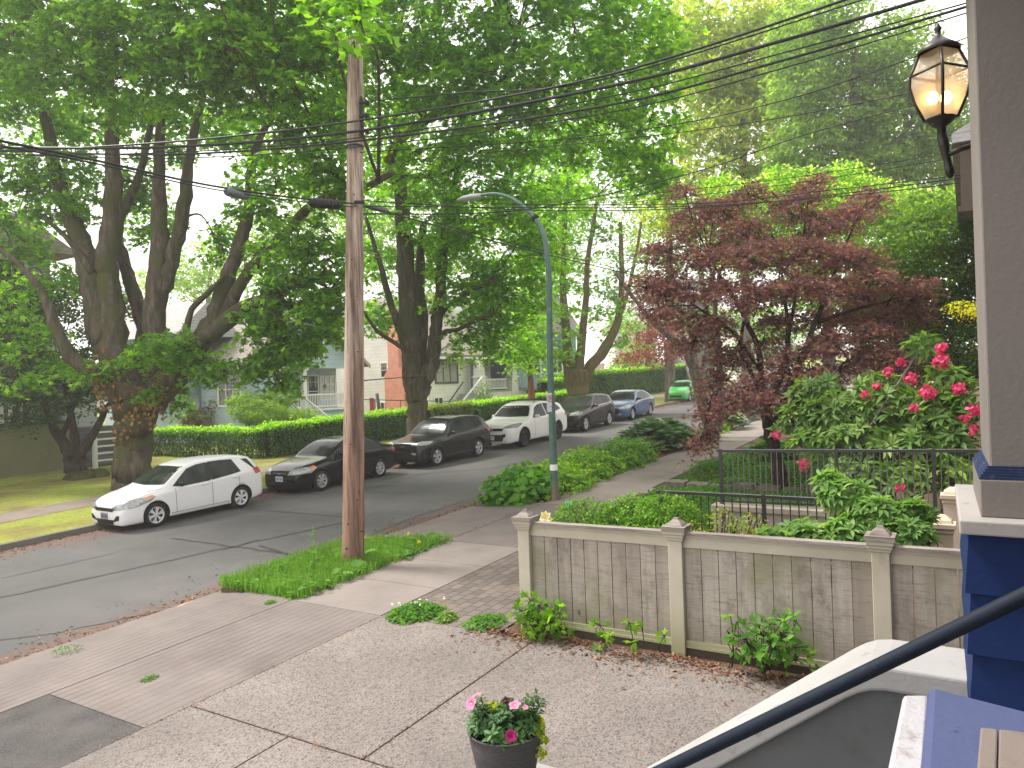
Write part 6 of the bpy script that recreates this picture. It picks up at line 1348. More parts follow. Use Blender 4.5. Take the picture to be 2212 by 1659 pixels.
# leaning post and pipe fence before the cream house
mb = MB(); mb.tube([PY(827, 935, 24.6), PY(820, 890, 24.6), PY(814, 850, 24.6)], [.1, .09, .08], 8)
tag(mb.build('wooden_post', plain('grey_post', (.1, .1, .1), .8)), 'dark weathered post leaning beside the short hedge piece', 'post')
fr = empty('wire_fence', (32.5, 26, G(32)), 'thin pipe and wire fence in front of the red chimney', 'fence')
mb = MB(); pa, pb_ = PY(775, 863, 26.0), PY(1010, 868, 26.0); mb.tube([pa, (pa+pb_)/2, pb_], .022, 6)
mb.build('rail', BLACKP, fr)
for px in (810, 865, 920, 990):
    mb = MB(); c = PY(px, 865, 26.0); mb.tube([c+[0, 0, .02], (c[0], c[1], G(c[0]))], .025, 6); mb.build('post', BLACKP, fr)

# ------------------------------------------------------------------ utility pole, wires, street lamp
POLEW = Mat('pole_wood', .85, .15)
f = POLEW.noise(5, 8, stretch=(1, 1, .06), rough=.7); g_ = POLEW.noise(22, 6, stretch=(1, 1, .03), rough=.8); z = POLEW.xyz()[2]
lo = POLEW.ramp(POLEW.math('ADD', POLEW.math('MULTIPLY', z, .16), POLEW.math('MULTIPLY', POLEW.noise(.8, 3), .35)), [(.25, (.3, .17, .12)), (.55, (.4, .27, .2)), (.85, (.5, .41, .33))])
col = POLEW.mix(POLEW.ramp(f, [(.4, .85), (.56, 0.)]), lo, (.1, .055, .04)); col = POLEW.mix(POLEW.ramp(g_, [(.36, .9), (.48, 0.)]), col, (.06, .04, .03))
col = POLEW.mix(POLEW.ramp(POLEW.noise(2.2, 6, stretch=(1, 1, .25)), [(.55, 0.), (.68, .55)]), col, (.3, .27, .23))
POLEW.color(col).bump(g_, .7, .02)
pz = empty('utility_pole', PG(763, 1225, .12), 'tall weathered wooden utility pole standing in the grass strip', 'utility pole')
b = PG(763, 1228, .1); t = P(768, 92, (b-[0, 0, CH])@fw+.1)
mb = MB(); pts = [b+(t-b)*u for u in np.linspace(0, 1, 30)]; rr_ = [.186-.062*u for u in np.linspace(0, 1, 30)]; rr_[0] = .2
mb.tube(pts, rr_, 28, jit=.02); mb.build('shaft', POLEW.m, pz)
dp = (b-[0, 0, CH])@fw
def pp_(px, y, dd=0): return P(px, y, dp+dd)
mb = MB(); mb.bar(pp_(781, 210), pp_(784, 297), .03, .10, upv=tuple(fw)); 
for y in (222, 250, 284): mb.tube([pp_(776, y, -.05), pp_(795, y, -.05)], .02, 6); mb.tube([pp_(793, y-4, -.05), pp_(793, y+5, -.05)], .035, 10)
mb.build('wire_bracket', BLACKP, pz)
mb = MB(); mb.lathe([(.145, -.02), (.15, 0), (.145, .02)], pp_(767, 318), 20); mb.build('band', BLACKP, pz)
mb = MB(); mb.bar(pp_(765, 437, -.18), pp_(787, 437, -.12), .05, .05); mb.build('clamp', BLACKP, pz)
KNOT = plain('knot_dark', (.05, .03, .025), .9)
mb = MB()
for (x, y, r_) in ((752, 1132, .016), (773, 1080, .01), (778, 1063, .009), (748, 1185, .02), (783, 1148, .01), (757, 1205, .016), (770, 1110, .008), (774, 760, .012), (757, 960, .012), (760, 560, .01), (770, 640, .01), (764, 420, .012), (765, 880, .009)):
    c = pp_(x, y, -.16-.02*((y-90)/1135)); d_ = unit(c-(b+(t-b)*((1228-y)/1136)))
    mb.tube([c-d_*.05, c+d_*.006], [r_, r_*.8], 8)
mb.build('knots', KNOT, pz)
CABLE = plain('black_cable', (.018, .02, .022), .5, .3)
def cable(label, pts, r_=.012, grp='overhead cables', n=10):
    """pts: (px, py, depth)"""
    q = catmull(np.array([P(*p) for p in pts]), n); mb = MB(); mb.tube(q, r_, 6)
    return tag(mb.build('overhead_cable', CABLE), label, 'cable', grp)
D = dp
def cross(yl, y0, yp, yr1, yr, off=0): return [(-60, yl, 13.6), (350, y0, 13.0), (765, yp, D), (1400, yr1, 10.6), (2130, yr, 9.3)]
cable('topmost thick cable crossing the whole picture from the pole to upper right', [(-60, 330, 13.6), (350, 308, 13.0), (765, 262, D-.15), (1300, 165, 10.8), (1900, -25, 9.5)], .017)
cable('thin cable twisted just under the topmost thick cable', [(800, 218, D-.1), (1000, 200, 11.8), (1300, 172, 10.8), (1900, -12, 9.5)], .010)
cable('thickest cable, second bold line leaving the pole to the upper right', [(-60, 318, 13.6), (350, 318, 13.0), (765, 284, D-.15), (1300, 190, 10.8), (1700, 85, 9.9), (2130, -42, 9.2)], .024)
cable('thin line close below the thickest cable', [(-60, 334, 13.6), (350, 330, 13.0), (765, 299, D-.15), (1300, 212, 10.8), (1700, 112, 9.9), (2130, -5, 9.2)], .010)
cable('bold cable third in the bundle right of the pole', [(-60, 322, 13.6), (350, 334, 13.0), (765, 305, D-.15), (1300, 230, 10.8), (1700, 128, 9.9), (2130, 2, 9.2)], .017)
cable('lowest thin line of the upper bundle', [(-60, 330, 13.6), (350, 342, 13.0), (765, 318, D-.15), (1300, 246, 10.8), (1700, 145, 9.9), (2130, 15, 9.2)], .009)
cable('thin wire passing behind the lantern top', [(765, 330, D), (1300, 292, 12), (1700, 215, 11), (2120, 70, 10)], .008)
cable('thin wire passing behind the lantern middle', [(900, 345, 14), (1500, 282, 13), (1900, 215, 12), (2120, 160, 11.5)], .007)
cable('sloping double wire running from the street lamp top to the lantern', [(765, 462, D), (1140, 452, 14), (1500, 372, 15), (1760, 285, 15), (2120, 190, 15)], .012)
cable('faint wire just above the purple maple tip on the left', [(765, 445, D), (1400, 448, 13.5), (1800, 425, 12.8), (2130, 388, 12)], .008)
cable('upper wire of the pair above the dogwood', [(1000, 440, 14), (1500, 440, 14), (1800, 410, 13.5), (2130, 372, 13)], .007)
cable('lower wire of the pair above the dogwood', [(765, 432, D), (1200, 455, 14), (1600, 442, 13.5), (2130, 378, 12.5)], .009)
cable('thin wire high over the dogwood blossom', [(1300, 430, 18), (1700, 385, 17), (2130, 318, 16)], .008)
cable('second thin wire high over the dogwood blossom', [(1300, 444, 18), (1700, 398, 17), (2130, 330, 16)], .008)
cable('black street cable with boxes running left of the pole', [(-80, 288, 6.5), (200, 345, 8.0), (440, 398, 9.8), (620, 425, 11.3), (765, 440, D-.12)], .014, 'street cables along the kerb')
cable('slack thinner line under the black street cable', [(-80, 300, 6.5), (200, 352, 8.0), (440, 405, 9.8), (620, 432, 11.3), (765, 447, D-.12)], .009, 'street cables along the kerb')
cable('street cable falling from the pole toward the street lamp', [(765, 438, D-.12), (900, 476, 14.2), (1100, 530, 17.5), (1350, 590, 23), (1520, 632, 29)], .014, 'street cables along the kerb')
cable('second street cable falling from the pole toward the street lamp', [(765, 444, D-.12), (900, 470, 14.2), (1100, 524, 17.5), (1350, 584, 23), (1520, 627, 29)], .008, 'street cables along the kerb')
cable('low thin wire with a grip running from the pole to the cream house', [(787, 822, D+.1), (808, 820, 14), (890, 813, 24), (960, 803, 36), (1030, 788, 48)], .011)
for (p0, p1, r_, lb) in (((668, 437, 11.7), (735, 443, 12.2), .075, 'black splice case hanging beside the pole'), ((487, 413, 10.2), (535, 424, 10.7), .06, 'grey ribbed cable box hanging left of the splice case'), ((798, 446, 12.9), (835, 455, 13.4), .05, 'small cable terminal just right of the pole')):
    a, b = P(*p0), P(*p1); mb = MB(); mb.tube([a, a+(b-a)*.08, a+(b-a)*.92, b], [r_*.55, r_, r_, r_*.55], 14)
    for u in np.linspace(.15, .85, 7): c = a+(b-a)*u; mb.tube([c-(b-a)*.012, c+(b-a)*.012], r_*1.08, 14)
    tag(mb.build('cable_box', BLACKP if r_ > .07 else plain('grey_box', (.12, .14, .16), .5)), lb, 'cable box', 'boxes on the street cable')
# street lamp
LG = Mat('lamp_green_paint', .5, .4); n_ = LG.noise(3.5, 6, rough=.7); z = LG.xyz()[2]
rust = LG.ramp(LG.math('SUBTRACT', LG.math('MULTIPLY', LG.noise(4, 6), 1.3), LG.math('MULTIPLY', LG.math('SUBTRACT', z, .75), 1.1)), [(.15, 0.), (.35, .75)])
LG.color(LG.mix(rust, LG.ramp(n_, [(.35, (.055, .11, .09)), (.6, (.08, .15, .12)), (.75, (.16, .2, .17))]), (.2, .115, .085)))
lb = PG(1199, 1083, .12); XL = lb[0]
sl = empty('street_lamp', lb, 'green curved arm street lamp with a rusty base and white band', 'street lamp')
up_pts = [PX(x, y, XL) for x, y in ((1186, 603), (1183, 560), (1175, 509), (1153, 469), (1113, 433), (1073, 419), (1037, 422))]
z0 = lb[2]; pts = [lb-[0, 0, .2], lb+[0, 0, .25], lb+[0, 0, 1.2]]+[lb+[0, 0, h] for h in (2.2, 3.4)]+up_pts
q = catmull(np.array(pts), 6); n = len(q); rr_ = np.interp(np.linspace(0, 1, n), [0, .1, .4, .7, 1], [.115, .095, .072, .058, .036])
mb = MB(); mb.tube(q, rr_, 16); mb.build('pole', LG.m, sl)
c = PX(1193, 1009, XL); mb = MB(); mb.lathe([(.094, -.07), (.094, .07)], (lb[0], lb[1], c[2]), 20); mb.build('white_band', TRIMW, sl)
c = PX(1155, 470, XL); mb = MB(); mb.tube([c+[0, .05, -.06], c+[0, -.05, .06]], .085, 12); mb.build('arm_collar', BLACKP, sl)
a, b = PX(1037, 423, XL), PX(989, 432, XL); mb = MB(); d_ = b-a
ring = []; K = [(-.06, .05, .05), (0, .09, .06), (.35, .15, .075), (.7, .14, .06), (1, .05, .02)]
for u, hw_, hh in K:
    for k in range(12): an = 2*math.pi*k/12; ring.append(a+d_*u+np.array([math.cos(an)*hw_, 0, math.sin(an)*hh]))
mb.add(ring, [(i*12+k, i*12+(k+1) % 12, (i+1)*12+(k+1) % 12, (i+1)*12+k) for i in range(4) for k in range(12)]+[tuple(range(12)), tuple(range(48, 60))], sm=True)
mb.build('lamp_head', plain('lamp_head_grey', (.42, .43, .42), .5), sl)
# no parking sign
sg = empty('parking_sign', PX(1188, 868, XL), 'small white no parking sign strapped to the street lamp', 'sign')
c = PX(1187.5, 869, XL)+np.array([-.09, -.07, 0]); ang = R(-32); ux = np.array([math.cos(ang), math.sin(ang), 0]); un = np.array([-math.sin(ang)*-1, -math.cos(ang), 0]); un = np.array([math.sin(ang), -math.cos(ang), 0])
sf = lambda u, v, t: tuple(c+ux*u+np.array([0, 0, v])+un*t)
mb = MB(); mb.prism([(-.10, -.22), (.10, -.22), (.10, .22), (-.10, .22)], sf, 0, .006); mb.build('plate', PLATE, sg)
RED = plain('sign_red', (.5, .04, .03), .5); BLK = plain('sign_black', (.02, .02, .02), .5)
mb = MB()
def ringp(mb, cu, cv, r0, r1, a0=0, a1=2*math.pi, n=24, t=.010, rx=1):
    V = []; 
    for k in range(n+1):
        a = a0+(a1-a0)*k/n; V += [sf(cu+rx*r0*math.cos(a), cv+r0*math.sin(a), t), sf(cu+rx*r1*math.cos(a), cv+r1*math.sin(a), t)]
    mb.add(V, [(2*k, 2*k+1, 2*k+3, 2*k+2) for k in range(n)])
ringp(mb, 0, .09, .068, .086); s2 = .05
mb.add([sf(-.052, .148, .011), sf(-.062, .138, .011), sf(.052, .032, .011), sf(.062, .042, .011)], [(0, 1, 2, 3)])
mb.add([sf(u, v, .01) for u, v in ((-.04, -.1), (.02, -.1), (.02, -.09), (-.04, -.09))], [(0, 1, 2, 3)]); mb.add([sf(u, v, .01) for u, v in ((.02, -.12), (.05, -.095), (.02, -.07))], [(0, 1, 2)])
mb.build('prohibition_ring', RED, sg)
mb = MB(); mb.add([sf(u, v, .009) for u, v in ((-.028, .045), (-.012, .045), (-.012, .135), (-.028, .135))], [(0, 1, 2, 3)]); ringp(mb, -.012, .111, .012, .026, -math.pi/2, math.pi/2, 12, .009, 1.3); mb.build('letter_p', BLK, sg)
mb = MB(); mb.lathe([(.10, -.012), (.10, .012)], (lb[0], lb[1], c[2]+.17), 16); mb.lathe([(.10, -.012), (.10, .012)], (lb[0], lb[1], c[2]-.17), 16); mb.build('strap', CHROME, sg)

# ------------------------------------------------------------------ near fence
def woodmat():
    m = Mat('fence_board', .9, .12); r_ = m.attr()
    f = m.noise(9, 8, stretch=(1, 1, .07), rough=.75); big = m.noise(1.4, 4); fine = m.noise(40, 5, stretch=(1, .12, 1), rough=.8)
    base = m.ramp(r_, [(0, (.33, .29, .25)), (.5, (.39, .35, .3)), (1, (.46, .42, .365))])
    col = m.mix(m.ramp(f, [(.36, .45), (.58, 0.)]), base, (.2, .17, .15)); col = m.mix(m.ramp(fine, [(.34, .5), (.5, 0.)]), col, (.12, .1, .085))
    col = m.mix(m.ramp(big, [(.5, 0.), (.66, .6)]), col, (.22, .215, .12)); blot = m.noise(2.6, 6, stretch=(1, 1.3, .8), rough=.75); col = m.mix(m.ramp(blot, [(.52, 0.), (.66, .55)]), col, (.14, .12, .1))
    z = m.xyz()[2]; k = m.math('ADD', m.math('MULTIPLY', m.math('SUBTRACT', .98, z), 1.6), m.math('MULTIPLY', m.noise(4, 4), .55))
    col = m.mix(m.ramp(k, [(.35, 0.), (.85, .5)]), col, (.15, .14, .085))
    kn = m.voronoi(3.1, 'Distance', stretch=(1, 1, .45)); col = m.mix(m.ramp(kn, [(.03, .85), (.07, 0.)]), col, (.07, .05, .04))
    m.color(col).bump(f, .35, .01); return m.m
def postmat():
    m = Mat('fence_paint', .75, .2); f = m.noise(6, 6, stretch=(1, 1, .3), rough=.7); z = m.xyz()[2]
    col = m.ramp(m.noise(1.5, 4), [(.3, (.42, .385, .30)), (.7, (.52, .485, .39))]); col = m.mix(m.ramp(f, [(.6, 0.), (.72, .7)]), col, (.24, .2, .16))
    k = m.math('ADD', m.math('MULTIPLY', m.math('SUBTRACT', 1.25, z), .9), m.math('MULTIPLY', m.noise(3, 5), .6)); col = m.mix(m.ramp(k, [(.4, 0.), (.95, .75)]), col, (.28, .28, .14))
    cr = m.noise(30, 5, stretch=(1, 1, .05), rough=.8); col = m.mix(m.ramp(cr, [(.24, .8), (.32, 0.)]), col, (.12, .09, .07)); m.color(col).bump(cr, .3, .01); return m.m
def railmat():
    m = Mat('fence_cap_wood', .9, .1); f = m.noise(10, 8, stretch=(1, .08, 1), rough=.8); z = m.xyz()[2]
    m.color(m.ramp(f, [(.32, (.06, .045, .04)), (.45, (.2, .17, .15)), (.65, (.36, .33, .3))])).bump(f, .6, .01); return m.m
FB, FP, FC = woodmat(), postmat(), railmat()
GAPM = plain('fence_gap_shade', (.03, .025, .02), .95)
fence = empty('wooden_fence', (XF, 2.8, ZF), 'weathered board fence with capped posts along the driveway', 'fence')
YP = [4.68, 2.77, .76, -1.2]; TOP = [1.95+.01, 1.98, 2.03, 2.05]; w2 = .078
ztr = lambda y: 1.80+(4.68-y)*.008
for i, (y, zt) in enumerate(zip(YP, TOP)):
    mb = MB(); mb.box(XF-w2, XF+w2, y-w2, y+w2, ZF-.05 if i else ZF-.05, zt-.16)
    for (e, a, b_) in ((.028, -.205, -.17), (.042, -.17, -.13), (.016, -.235, -.205)): mb.box(XF-w2-e, XF+w2+e, y-w2-e, y+w2+e, zt+a, zt+b_)
    p = mb.build('post', FP, fence); bevel(p, .005, 1)
    mb = MB(); e = w2+.052; mb.box(XF-e, XF+e, y-e, y+e, zt-.13, zt-.082)
    V = [(XF+sx*q, y+sy*q, z) for q, z in ((w2+.015, zt-.082), (w2-.0, zt-.06), (.03, zt-.012), (.026, zt)) for sx, sy in ((-1, -1), (1, -1), (1, 1), (-1, 1))]
    mb.add(V, [(k*4+j, k*4+(j+1) % 4, (k+1)*4+(j+1) % 4, (k+1)*4+j) for k in range(3) for j in range(4)]+[(12, 13, 14, 15), (3, 2, 1, 0)])
    mb.build('post_cap', FC, p)
for i in range(3):
    ya, yb = YP[i+1]+w2, YP[i]-w2; L_ = yb-ya; mb = MB(); nb = [10, 10, 10][i]; ww = L_/nb
    for k in range(nb):
        y0 = ya+k*ww+.003; y1 = ya+(k+1)*ww-.003-random.uniform(0, .004); zb = ZF+.14; zt = ztr(ya)-.14; dx = random.uniform(-.002, .002)
        mb.box(XF-.011+dx, XF+.009+dx, y0, y1, zb, zt, 0, random.random())
    mb.build('board_panel', FB, fence)
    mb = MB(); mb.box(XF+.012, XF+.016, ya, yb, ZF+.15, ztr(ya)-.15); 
    if i < 1: mb.build('gap_shade_sheet', GAPM, fence)  # dark sheet added behind the boards to paint shade into the gaps
    def sl(x0, x1, a, b_, m=0):
        mb.add([(x, y, ztr(y)+z) for z in (a, b_) for y in (ya, yb) for x in (x0, x1)], [(0, 2, 3, 1), (4, 5, 7, 6), (0, 1, 5, 4), (2, 6, 7, 3), (0, 4, 6, 2), (1, 3, 7, 5)], m)
    mb = MB(); sl(XF-.026, XF+.026, -.15, -.048); sl(XF-.036, XF+.036, -.047, -.028); sl(XF-.046, XF+.046, -.027, -.012); mb.build('top_rail', FP, fence)
    mb = MB(); sl(XF-.062, XF+.055, -.0115, .018); mb.build('rail_cap', FC, fence)
    mb = MB(); mb.box(XF-.03, XF+.03, ya, yb, ZF+.105, ZF+.15); mb.box(XF-.042, XF+.03, ya, yb, ZF+.075, ZF+.103); mb.build('bottom_rail', FP, fence)
    mb = MB(); mb.box(XF-.02, XF+.02, ya, yb, ZF-.02, ZF+.073); mb.build('kick_board', plain('dark_kick_board', (.075, .06, .045), .95), fence)  # even dark brown board below the bottom rail
# ------------------------------------------------------------------ neighbour's railings and walls
IRON = plain('black_iron', (.03, .03, .032), .4, .5); IRON_HILITE = plain('rail_top_highlight', (.32, .32, .33), .3, .6, .3, .25, 6); IRONG = plain('greyed_iron', (.12, .115, .11), .5, .4, 0, .4, 6)
def railing(label, X, p_top0, p_top1, z_drop, n_bal, post_px, grp):
    a = PX(*p_top0, X); b = PX(*p_top1, X); root = empty('metal_railing', (a[0], a[1], a[2]-z_drop), label, 'railing', grp)
    mb = MB(); mb.bar(a, b, .05, .045); V0_ = a+[0, 0, .0235]; mb.bar(V0_, b+[0, 0, .0235], .042, .004, 1); mb.build('top_rail', [IRON, IRON_HILITE], root)  # light grey strip paints a highlight onto the black top rail
    mb = MB(); mb.bar(a-[0, 0, z_drop-.12], b-[0, 0, z_drop-.12], .03, .03); mb.build('bottom_rail', IRON, root)
    mb = MB()
    for t in np.linspace(0, 1, n_bal+2)[1:-1]: q = a+(b-a)*t; mb.bar(q, q-[0, 0, z_drop-.12], .016, .016, upv=(0, 1, 0))
    mb.build('balusters', IRONG if n_bal > 35 else IRON, root)
    for px in post_px:
        y = YofPX(px, X); t = (y-a[1])/(b[1]-a[1]); q = a+(b-a)*t; mb = MB(); mb.bar(q+[0, 0, .03], q-[0, 0, z_drop+.05], .055, .055, upv=(0, 1, 0)); mb.build('post', IRON, root)
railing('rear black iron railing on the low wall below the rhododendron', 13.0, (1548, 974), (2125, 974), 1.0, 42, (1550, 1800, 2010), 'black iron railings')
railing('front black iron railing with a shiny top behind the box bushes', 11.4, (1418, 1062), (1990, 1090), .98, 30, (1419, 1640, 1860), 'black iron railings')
lw = empty('low_wall', (12.9, 3, G(12.9)), 'low concrete wall carrying the rear railing', 'wall')
a = PX(1540, 1090, 12.85); b = PX(2060, 1118, 12.85)
mb = MB(); mb.box(12.85, 13.12, b[1], a[1], G(12.9)-.1, a[2]-.1); mb.build('base', GM['lowwall'], lw)
mb = MB(); mb.box(12.8, 13.17, b[1]-.02, a[1]+.03, a[2]-.095, a[2]); bevel(mb.build('coping', GM['lowwall'], lw), .01)
tag(sheet(MB(), 11.6, 12.8, -3, 4.9, .145).build('entry_path', GM['walk']), kind='structure')
mb = MB()
for k in range(5): mb.box(11.62, 12.78, -1.8-k*.3, 1.4-k*.32, G(12)+.15+k*.14, G(12)+.29+k*.14)
tag(mb.build('entry_steps', GM['lowwall']), 'pale concrete steps between the two iron railings', 'steps')
def newel(label, px, ytop, X, w_, yb):
    c = PX(px, ytop, X); zb = G(X)+.1; h = c[2]; m = empty('beige_post', (c[0], c[1], zb), label, 'post', 'beige newel posts')
    mb = MB(); mb.box(c[0]-w_/2, c[0]+w_/2, c[1]-w_/2, c[1]+w_/2, zb, h-.14); mb.build('shaft', BEIGE, m)
    mb = MB(); e = w_/2+.03; mb.box(c[0]-e, c[0]+e, c[1]-e, c[1]+e, h-.138, h-.085); e2 = w_/2+.012; mb.box(c[0]-e2, c[0]+e2, c[1]-e2, c[1]+e2, h-.19, h-.1385)
    V = [(c[0]+sx*q, c[1]+sy*q, z) for q, z in ((w_/2, h-.085), (w_/2-.01, h-.05), (.04, h-.01), (.03, h)) for sx, sy in ((-1, -1), (1, -1), (1, 1), (-1, 1))]
    mb.add(V, [(k*4+j, k*4+(j+1) % 4, (k+1)*4+(j+1) % 4, (k+1)*4+j) for k in range(3) for j in range(4)]+[(12, 13, 14, 15)]); bevel(mb.build('post_cap', BEIGE, m), .006)
newel('nearer beige post left of the blue column base', 2036, 1112, 9.4, .19, 0)
newel('farther beige post behind the nearer beige one', 2057, 1052, 10.6, .20, 0)
newel('distant beige post in the rhododendron top', 2012, 823, 16.5, .16, 0)
# neighbour house sliver and porch rail
nh = empty('house', (15, -3, G(15)), 'tan neighbouring house corner peeking past the porch column', 'house')
mb = MB(); mb.box(14.4, 24, -9, -.35, .5, 7.2); mb.build('wall', plain('tan_wall', (.3, .24, .18), .8), nh)
mb = MB(); mb.prism([(-10, 7.1), (.12, 7.1), (.12, 7.25), (-4.5, 9.6), (-10, 9.6)], lambda u, v, t: (t, u, v), 13.9, 24.5); mb.build('roof', ROOFG, nh)
mb = MB(); mb.box(14.0, 14.39, -1.2, .02, 6.1, 7.09); mb.box(13.95, 14.395, -1.2, .06, 6.0, 6.095); mb.build('bay', TRIMD, nh)
mb = MB(); a = PX(2075, 868, 15.5); b = PX(2115, 835, 15.5); mb.bar(a, b-[0, .6, -.4], .07, .1)
for t in np.linspace(0, 1.6, 9): q = a+(b-a)*t; mb.box(q[0]-.03, q[0]+.03, q[1]-.03, q[1]+.03, q[2]-.9, q[2])
mb.build('porch_rail', BEIGE, nh)
mb = MB(); mb.box(16.6, 17, -2.5, 1.3, .6, PX(2000, 870, 16.6)[2]-.25); mb.build('porch_skirt', BEIGE, nh)
# pinwheel flower and green bird on stakes
pw = empty('pinwheel', PX(1183, 1158, 8.4), 'yellow flower pinwheel on a stake behind the first fence post', 'garden ornament')
c = PX(1180, 1120, 8.4); mb = MB(); mb.tube([(c[0], c[1], ZF), c], .006, 6); mb.build('stake', BARK_G, pw)
k = 8; th = np.arange(k)/k*2*math.pi; d = np.column_stack([0*th-.25, np.cos(th)*.8, np.sin(th)])
leaves('petals', np.tile(c, (k, 1)), np.tile([-1, .2, .3], (k, 1)), .105, HEART, plain('pale_yellow_plastic', (.75, .66, .3), .4), pw, dirv=d)
c = PX(1226, 1092, 9.4); mb = MB(); mb.tube([(c[0], c[1], ZF), c], .006, 6); 
gb = empty('garden_ornament', (c[0], c[1], ZF), 'small green plastic ornament just left of the box bushes', 'garden ornament'); mb.build('stake', BARK_G, gb)
d = rndv(5); leaves('blades', np.tile(c, (5, 1)), rndv(5)+[-1, 0, .5], .08, HEART, plain('green_plastic', (.03, .4, .25), .3), gb, dirv=d+[0, 0, .5])

# ------------------------------------------------------------------ our porch
def oldpaint(name, c, dirt=(.2, .17, .14), amt=.5, sc2=9, bump=.3):
    m = Mat(name, .65, .18); f = m.noise(sc2, 8, rough=.75); g2 = m.noise(2.2, 4); p = m.noise(60, 4)
    col = m.mix(m.ramp(g2, [(.3, 0.), (.7, 1.)]), tuple(x*.9 for x in c), tuple(min(.9, x*1.06) for x in c)); col = m.mix(m.ramp(f, [(.57, 0.), (.66, amt)]), col, dirt); h2 = m.noise(sc2*6, 5, rough=.8); col = m.mix(m.ramp(h2, [(.64, 0.), (.7, amt*.8)]), col, dirt)
    m.color(col).bump(p, bump, .004); return m.m
WPAINT = oldpaint('worn_white_paint', (.34, .335, .335), (.17, .15, .13), .6, 11); GREYS = oldpaint('grey_stucco', (.125, .13, .135), (.08, .07, .06), .3, 4); COLP = oldpaint('column_paint', (.2, .178, .168), (.2, .17, .15), .15, 3)
NAVY = oldpaint('navy_siding', (.006, .02, .088), (.02, .035, .09), .4, 5); NAVYT = oldpaint('blue_table_paint', (.07, .085, .18), (.025, .022, .04), .75, 5); FLAKY = oldpaint('flaky_white_paint', (.4, .39, .42), (.24, .2, .17), .75, 16, .7); WOODG = oldpaint('old_wood', (.2, .165, .15), (.09, .07, .06), .5, 8)
# stair wall, runs toward the street then drops
Xo, Xi, zt = 3.10, 2.79, CH-1.0
prof = [(-.06, zt), (.30, zt), (.40, zt-.03), (1.50, zt-.84), (1.62, zt-.9)]
sw = empty('stair_wall', (2.95, .6, G(3)), 'white capped grey stair wall sloping down to the planter', 'wall')
mb = MB(); th_ = .085
yz = np.array([(-.06, zt), (.27, zt), (.32, zt-.008), (.36, zt-.026), (.40, zt-.052), (1.00, zt-.052-.46), (1.5, zt-.052-.845), (1.62, zt-.052-.937)])
V = []; n = len(yz)
for y, z in yz: V += [(Xo, y, z), (Xi, y, z), (Xi, y, z-th_), (Xo, y, z-th_)]
F = [(4*i+j, 4*i+(j+1) % 4, 4*i+4+(j+1) % 4, 4*i+4+j) for i in range(n-1) for j in range(4)]+[(0, 1, 2, 3), (4*n-1, 4*n-2, 4*n-3, 4*n-4)]
mb.add(V, F); cp = mb.build('cap', WPAINT, sw); bevel(cp, .012, 3)
mb = MB(); low = [(y, z-th_-.002) for y, z in yz]; mb.prism([(yz[0][0], G(3)-.2), (yz[-1][0], G(3)-.2)]+low[::-1], lambda u, v, t: (t, u, v), Xi+.035, Xo-.035); mb.build('wall', GREYS, sw)
PZ_ = CH-1.91
mb = MB(); mb.box(2.66, 3.24, 1.60, 2.14, PZ_-.085, PZ_); bevel(mb.build('pedestal_cap', WPAINT, sw), .012, 3)
mb = MB(); mb.box(2.72, 3.18, 1.66, 2.08, G(3)-.1, PZ_-.087); mb.build('pedestal', GREYS, sw)
mb = MB()
for k in range(7): mb.box(1.5, Xi+.03, .45+.27*k, .72+.27*k, G(2)-.1, G(2)+1.15-.17*k)
mb.box(-1.0, Xi+.03, -2.5, .449, 1.2, 1.42)
tag(mb.build('porch_stairs', plain('stair_grey', (.2, .2, .2), .8)), 'grey painted porch stairs hidden behind the handrail', 'stairs')
# handrail
a, b = P(1380, 1689, 2.16), P(2300, 1245, 1.66)
hr = empty('handrail', (2.06, .9, 1.5), 'thick black iron handrail sloping across the lower right corner', 'handrail')
mb = MB(); mb.tube([a+(a-b)*.4, a, b, b+(b-a)*.3], .0185, 16); mb.build('rail', oldpaint('black_rail_paint', (.010, .016, .03), (.06, .06, .07), .35, 20), hr)
q = a+(a-b)*.38; mb = MB(); mb.tube([q, (q[0], q[1], q[2]-.85)], .018, 10); mb.build('post', IRON, hr)
# column on its blue clad base
yc = -.03
pc = empty('porch_column', (2.95, -.3, 1.4), 'square beige porch column on a navy blue clad base', 'column')
Z0 = CH-.436
sk = lambda x, y, z: (x, y+(.028*(x-2.5) if y > -.3 else 0), z)
mb = MB(); mb.box(2.60, 3.1, -.62, -.047, Z0+.09, CH+1.9, fn=sk); bevel(mb.build('shaft', COLP, pc), .006)
mb = MB(); mb.box(2.57, 3.13, -.66, -.02, Z0-.001, Z0+.1085, fn=sk); bevel(mb.build('base_moulding', COLP, pc), .004)
mb = MB()
for k in range(5): e = .028-.0056*k; mb.box(2.60-e, 3.1+e, -.62-e, -.047+e, Z0+.109+.0075*k, Z0+.1162+.0075*k, fn=sk)
mb.build('ridged_moulding', oldpaint('navy_moulding', (.02, .035, .09), (.2, .2, .24), .5, 14), pc)
mb = MB(); mb.box(2.50, 3.28, -.8, .036, Z0-.043, Z0-.0015, fn=sk); bevel(mb.build('base_cap', oldpaint('ledge_paint', (.34, .32, .31), (.16, .13, .11), .7, 14), pc), .005)
mb = MB()
for k in range(6):
    z1_ = Z0-.045-.178*k; mb.add([sk(*p) for p in ((2.55, -.78, z1_), (2.55, .012, z1_), (3.2, .012, z1_), (3.2, -.78, z1_), (2.535, -.78, z1_-.175), (2.535, .027, z1_-.175), (3.2, .027, z1_-.175), (3.2, -.78, z1_-.175))], [(0, 1, 5, 4), (1, 2, 6, 5), (0, 3, 2, 1), (4, 5, 6, 7), (2, 3, 7, 6), (3, 0, 4, 7)])
mb.build('siding', NAVY, pc)
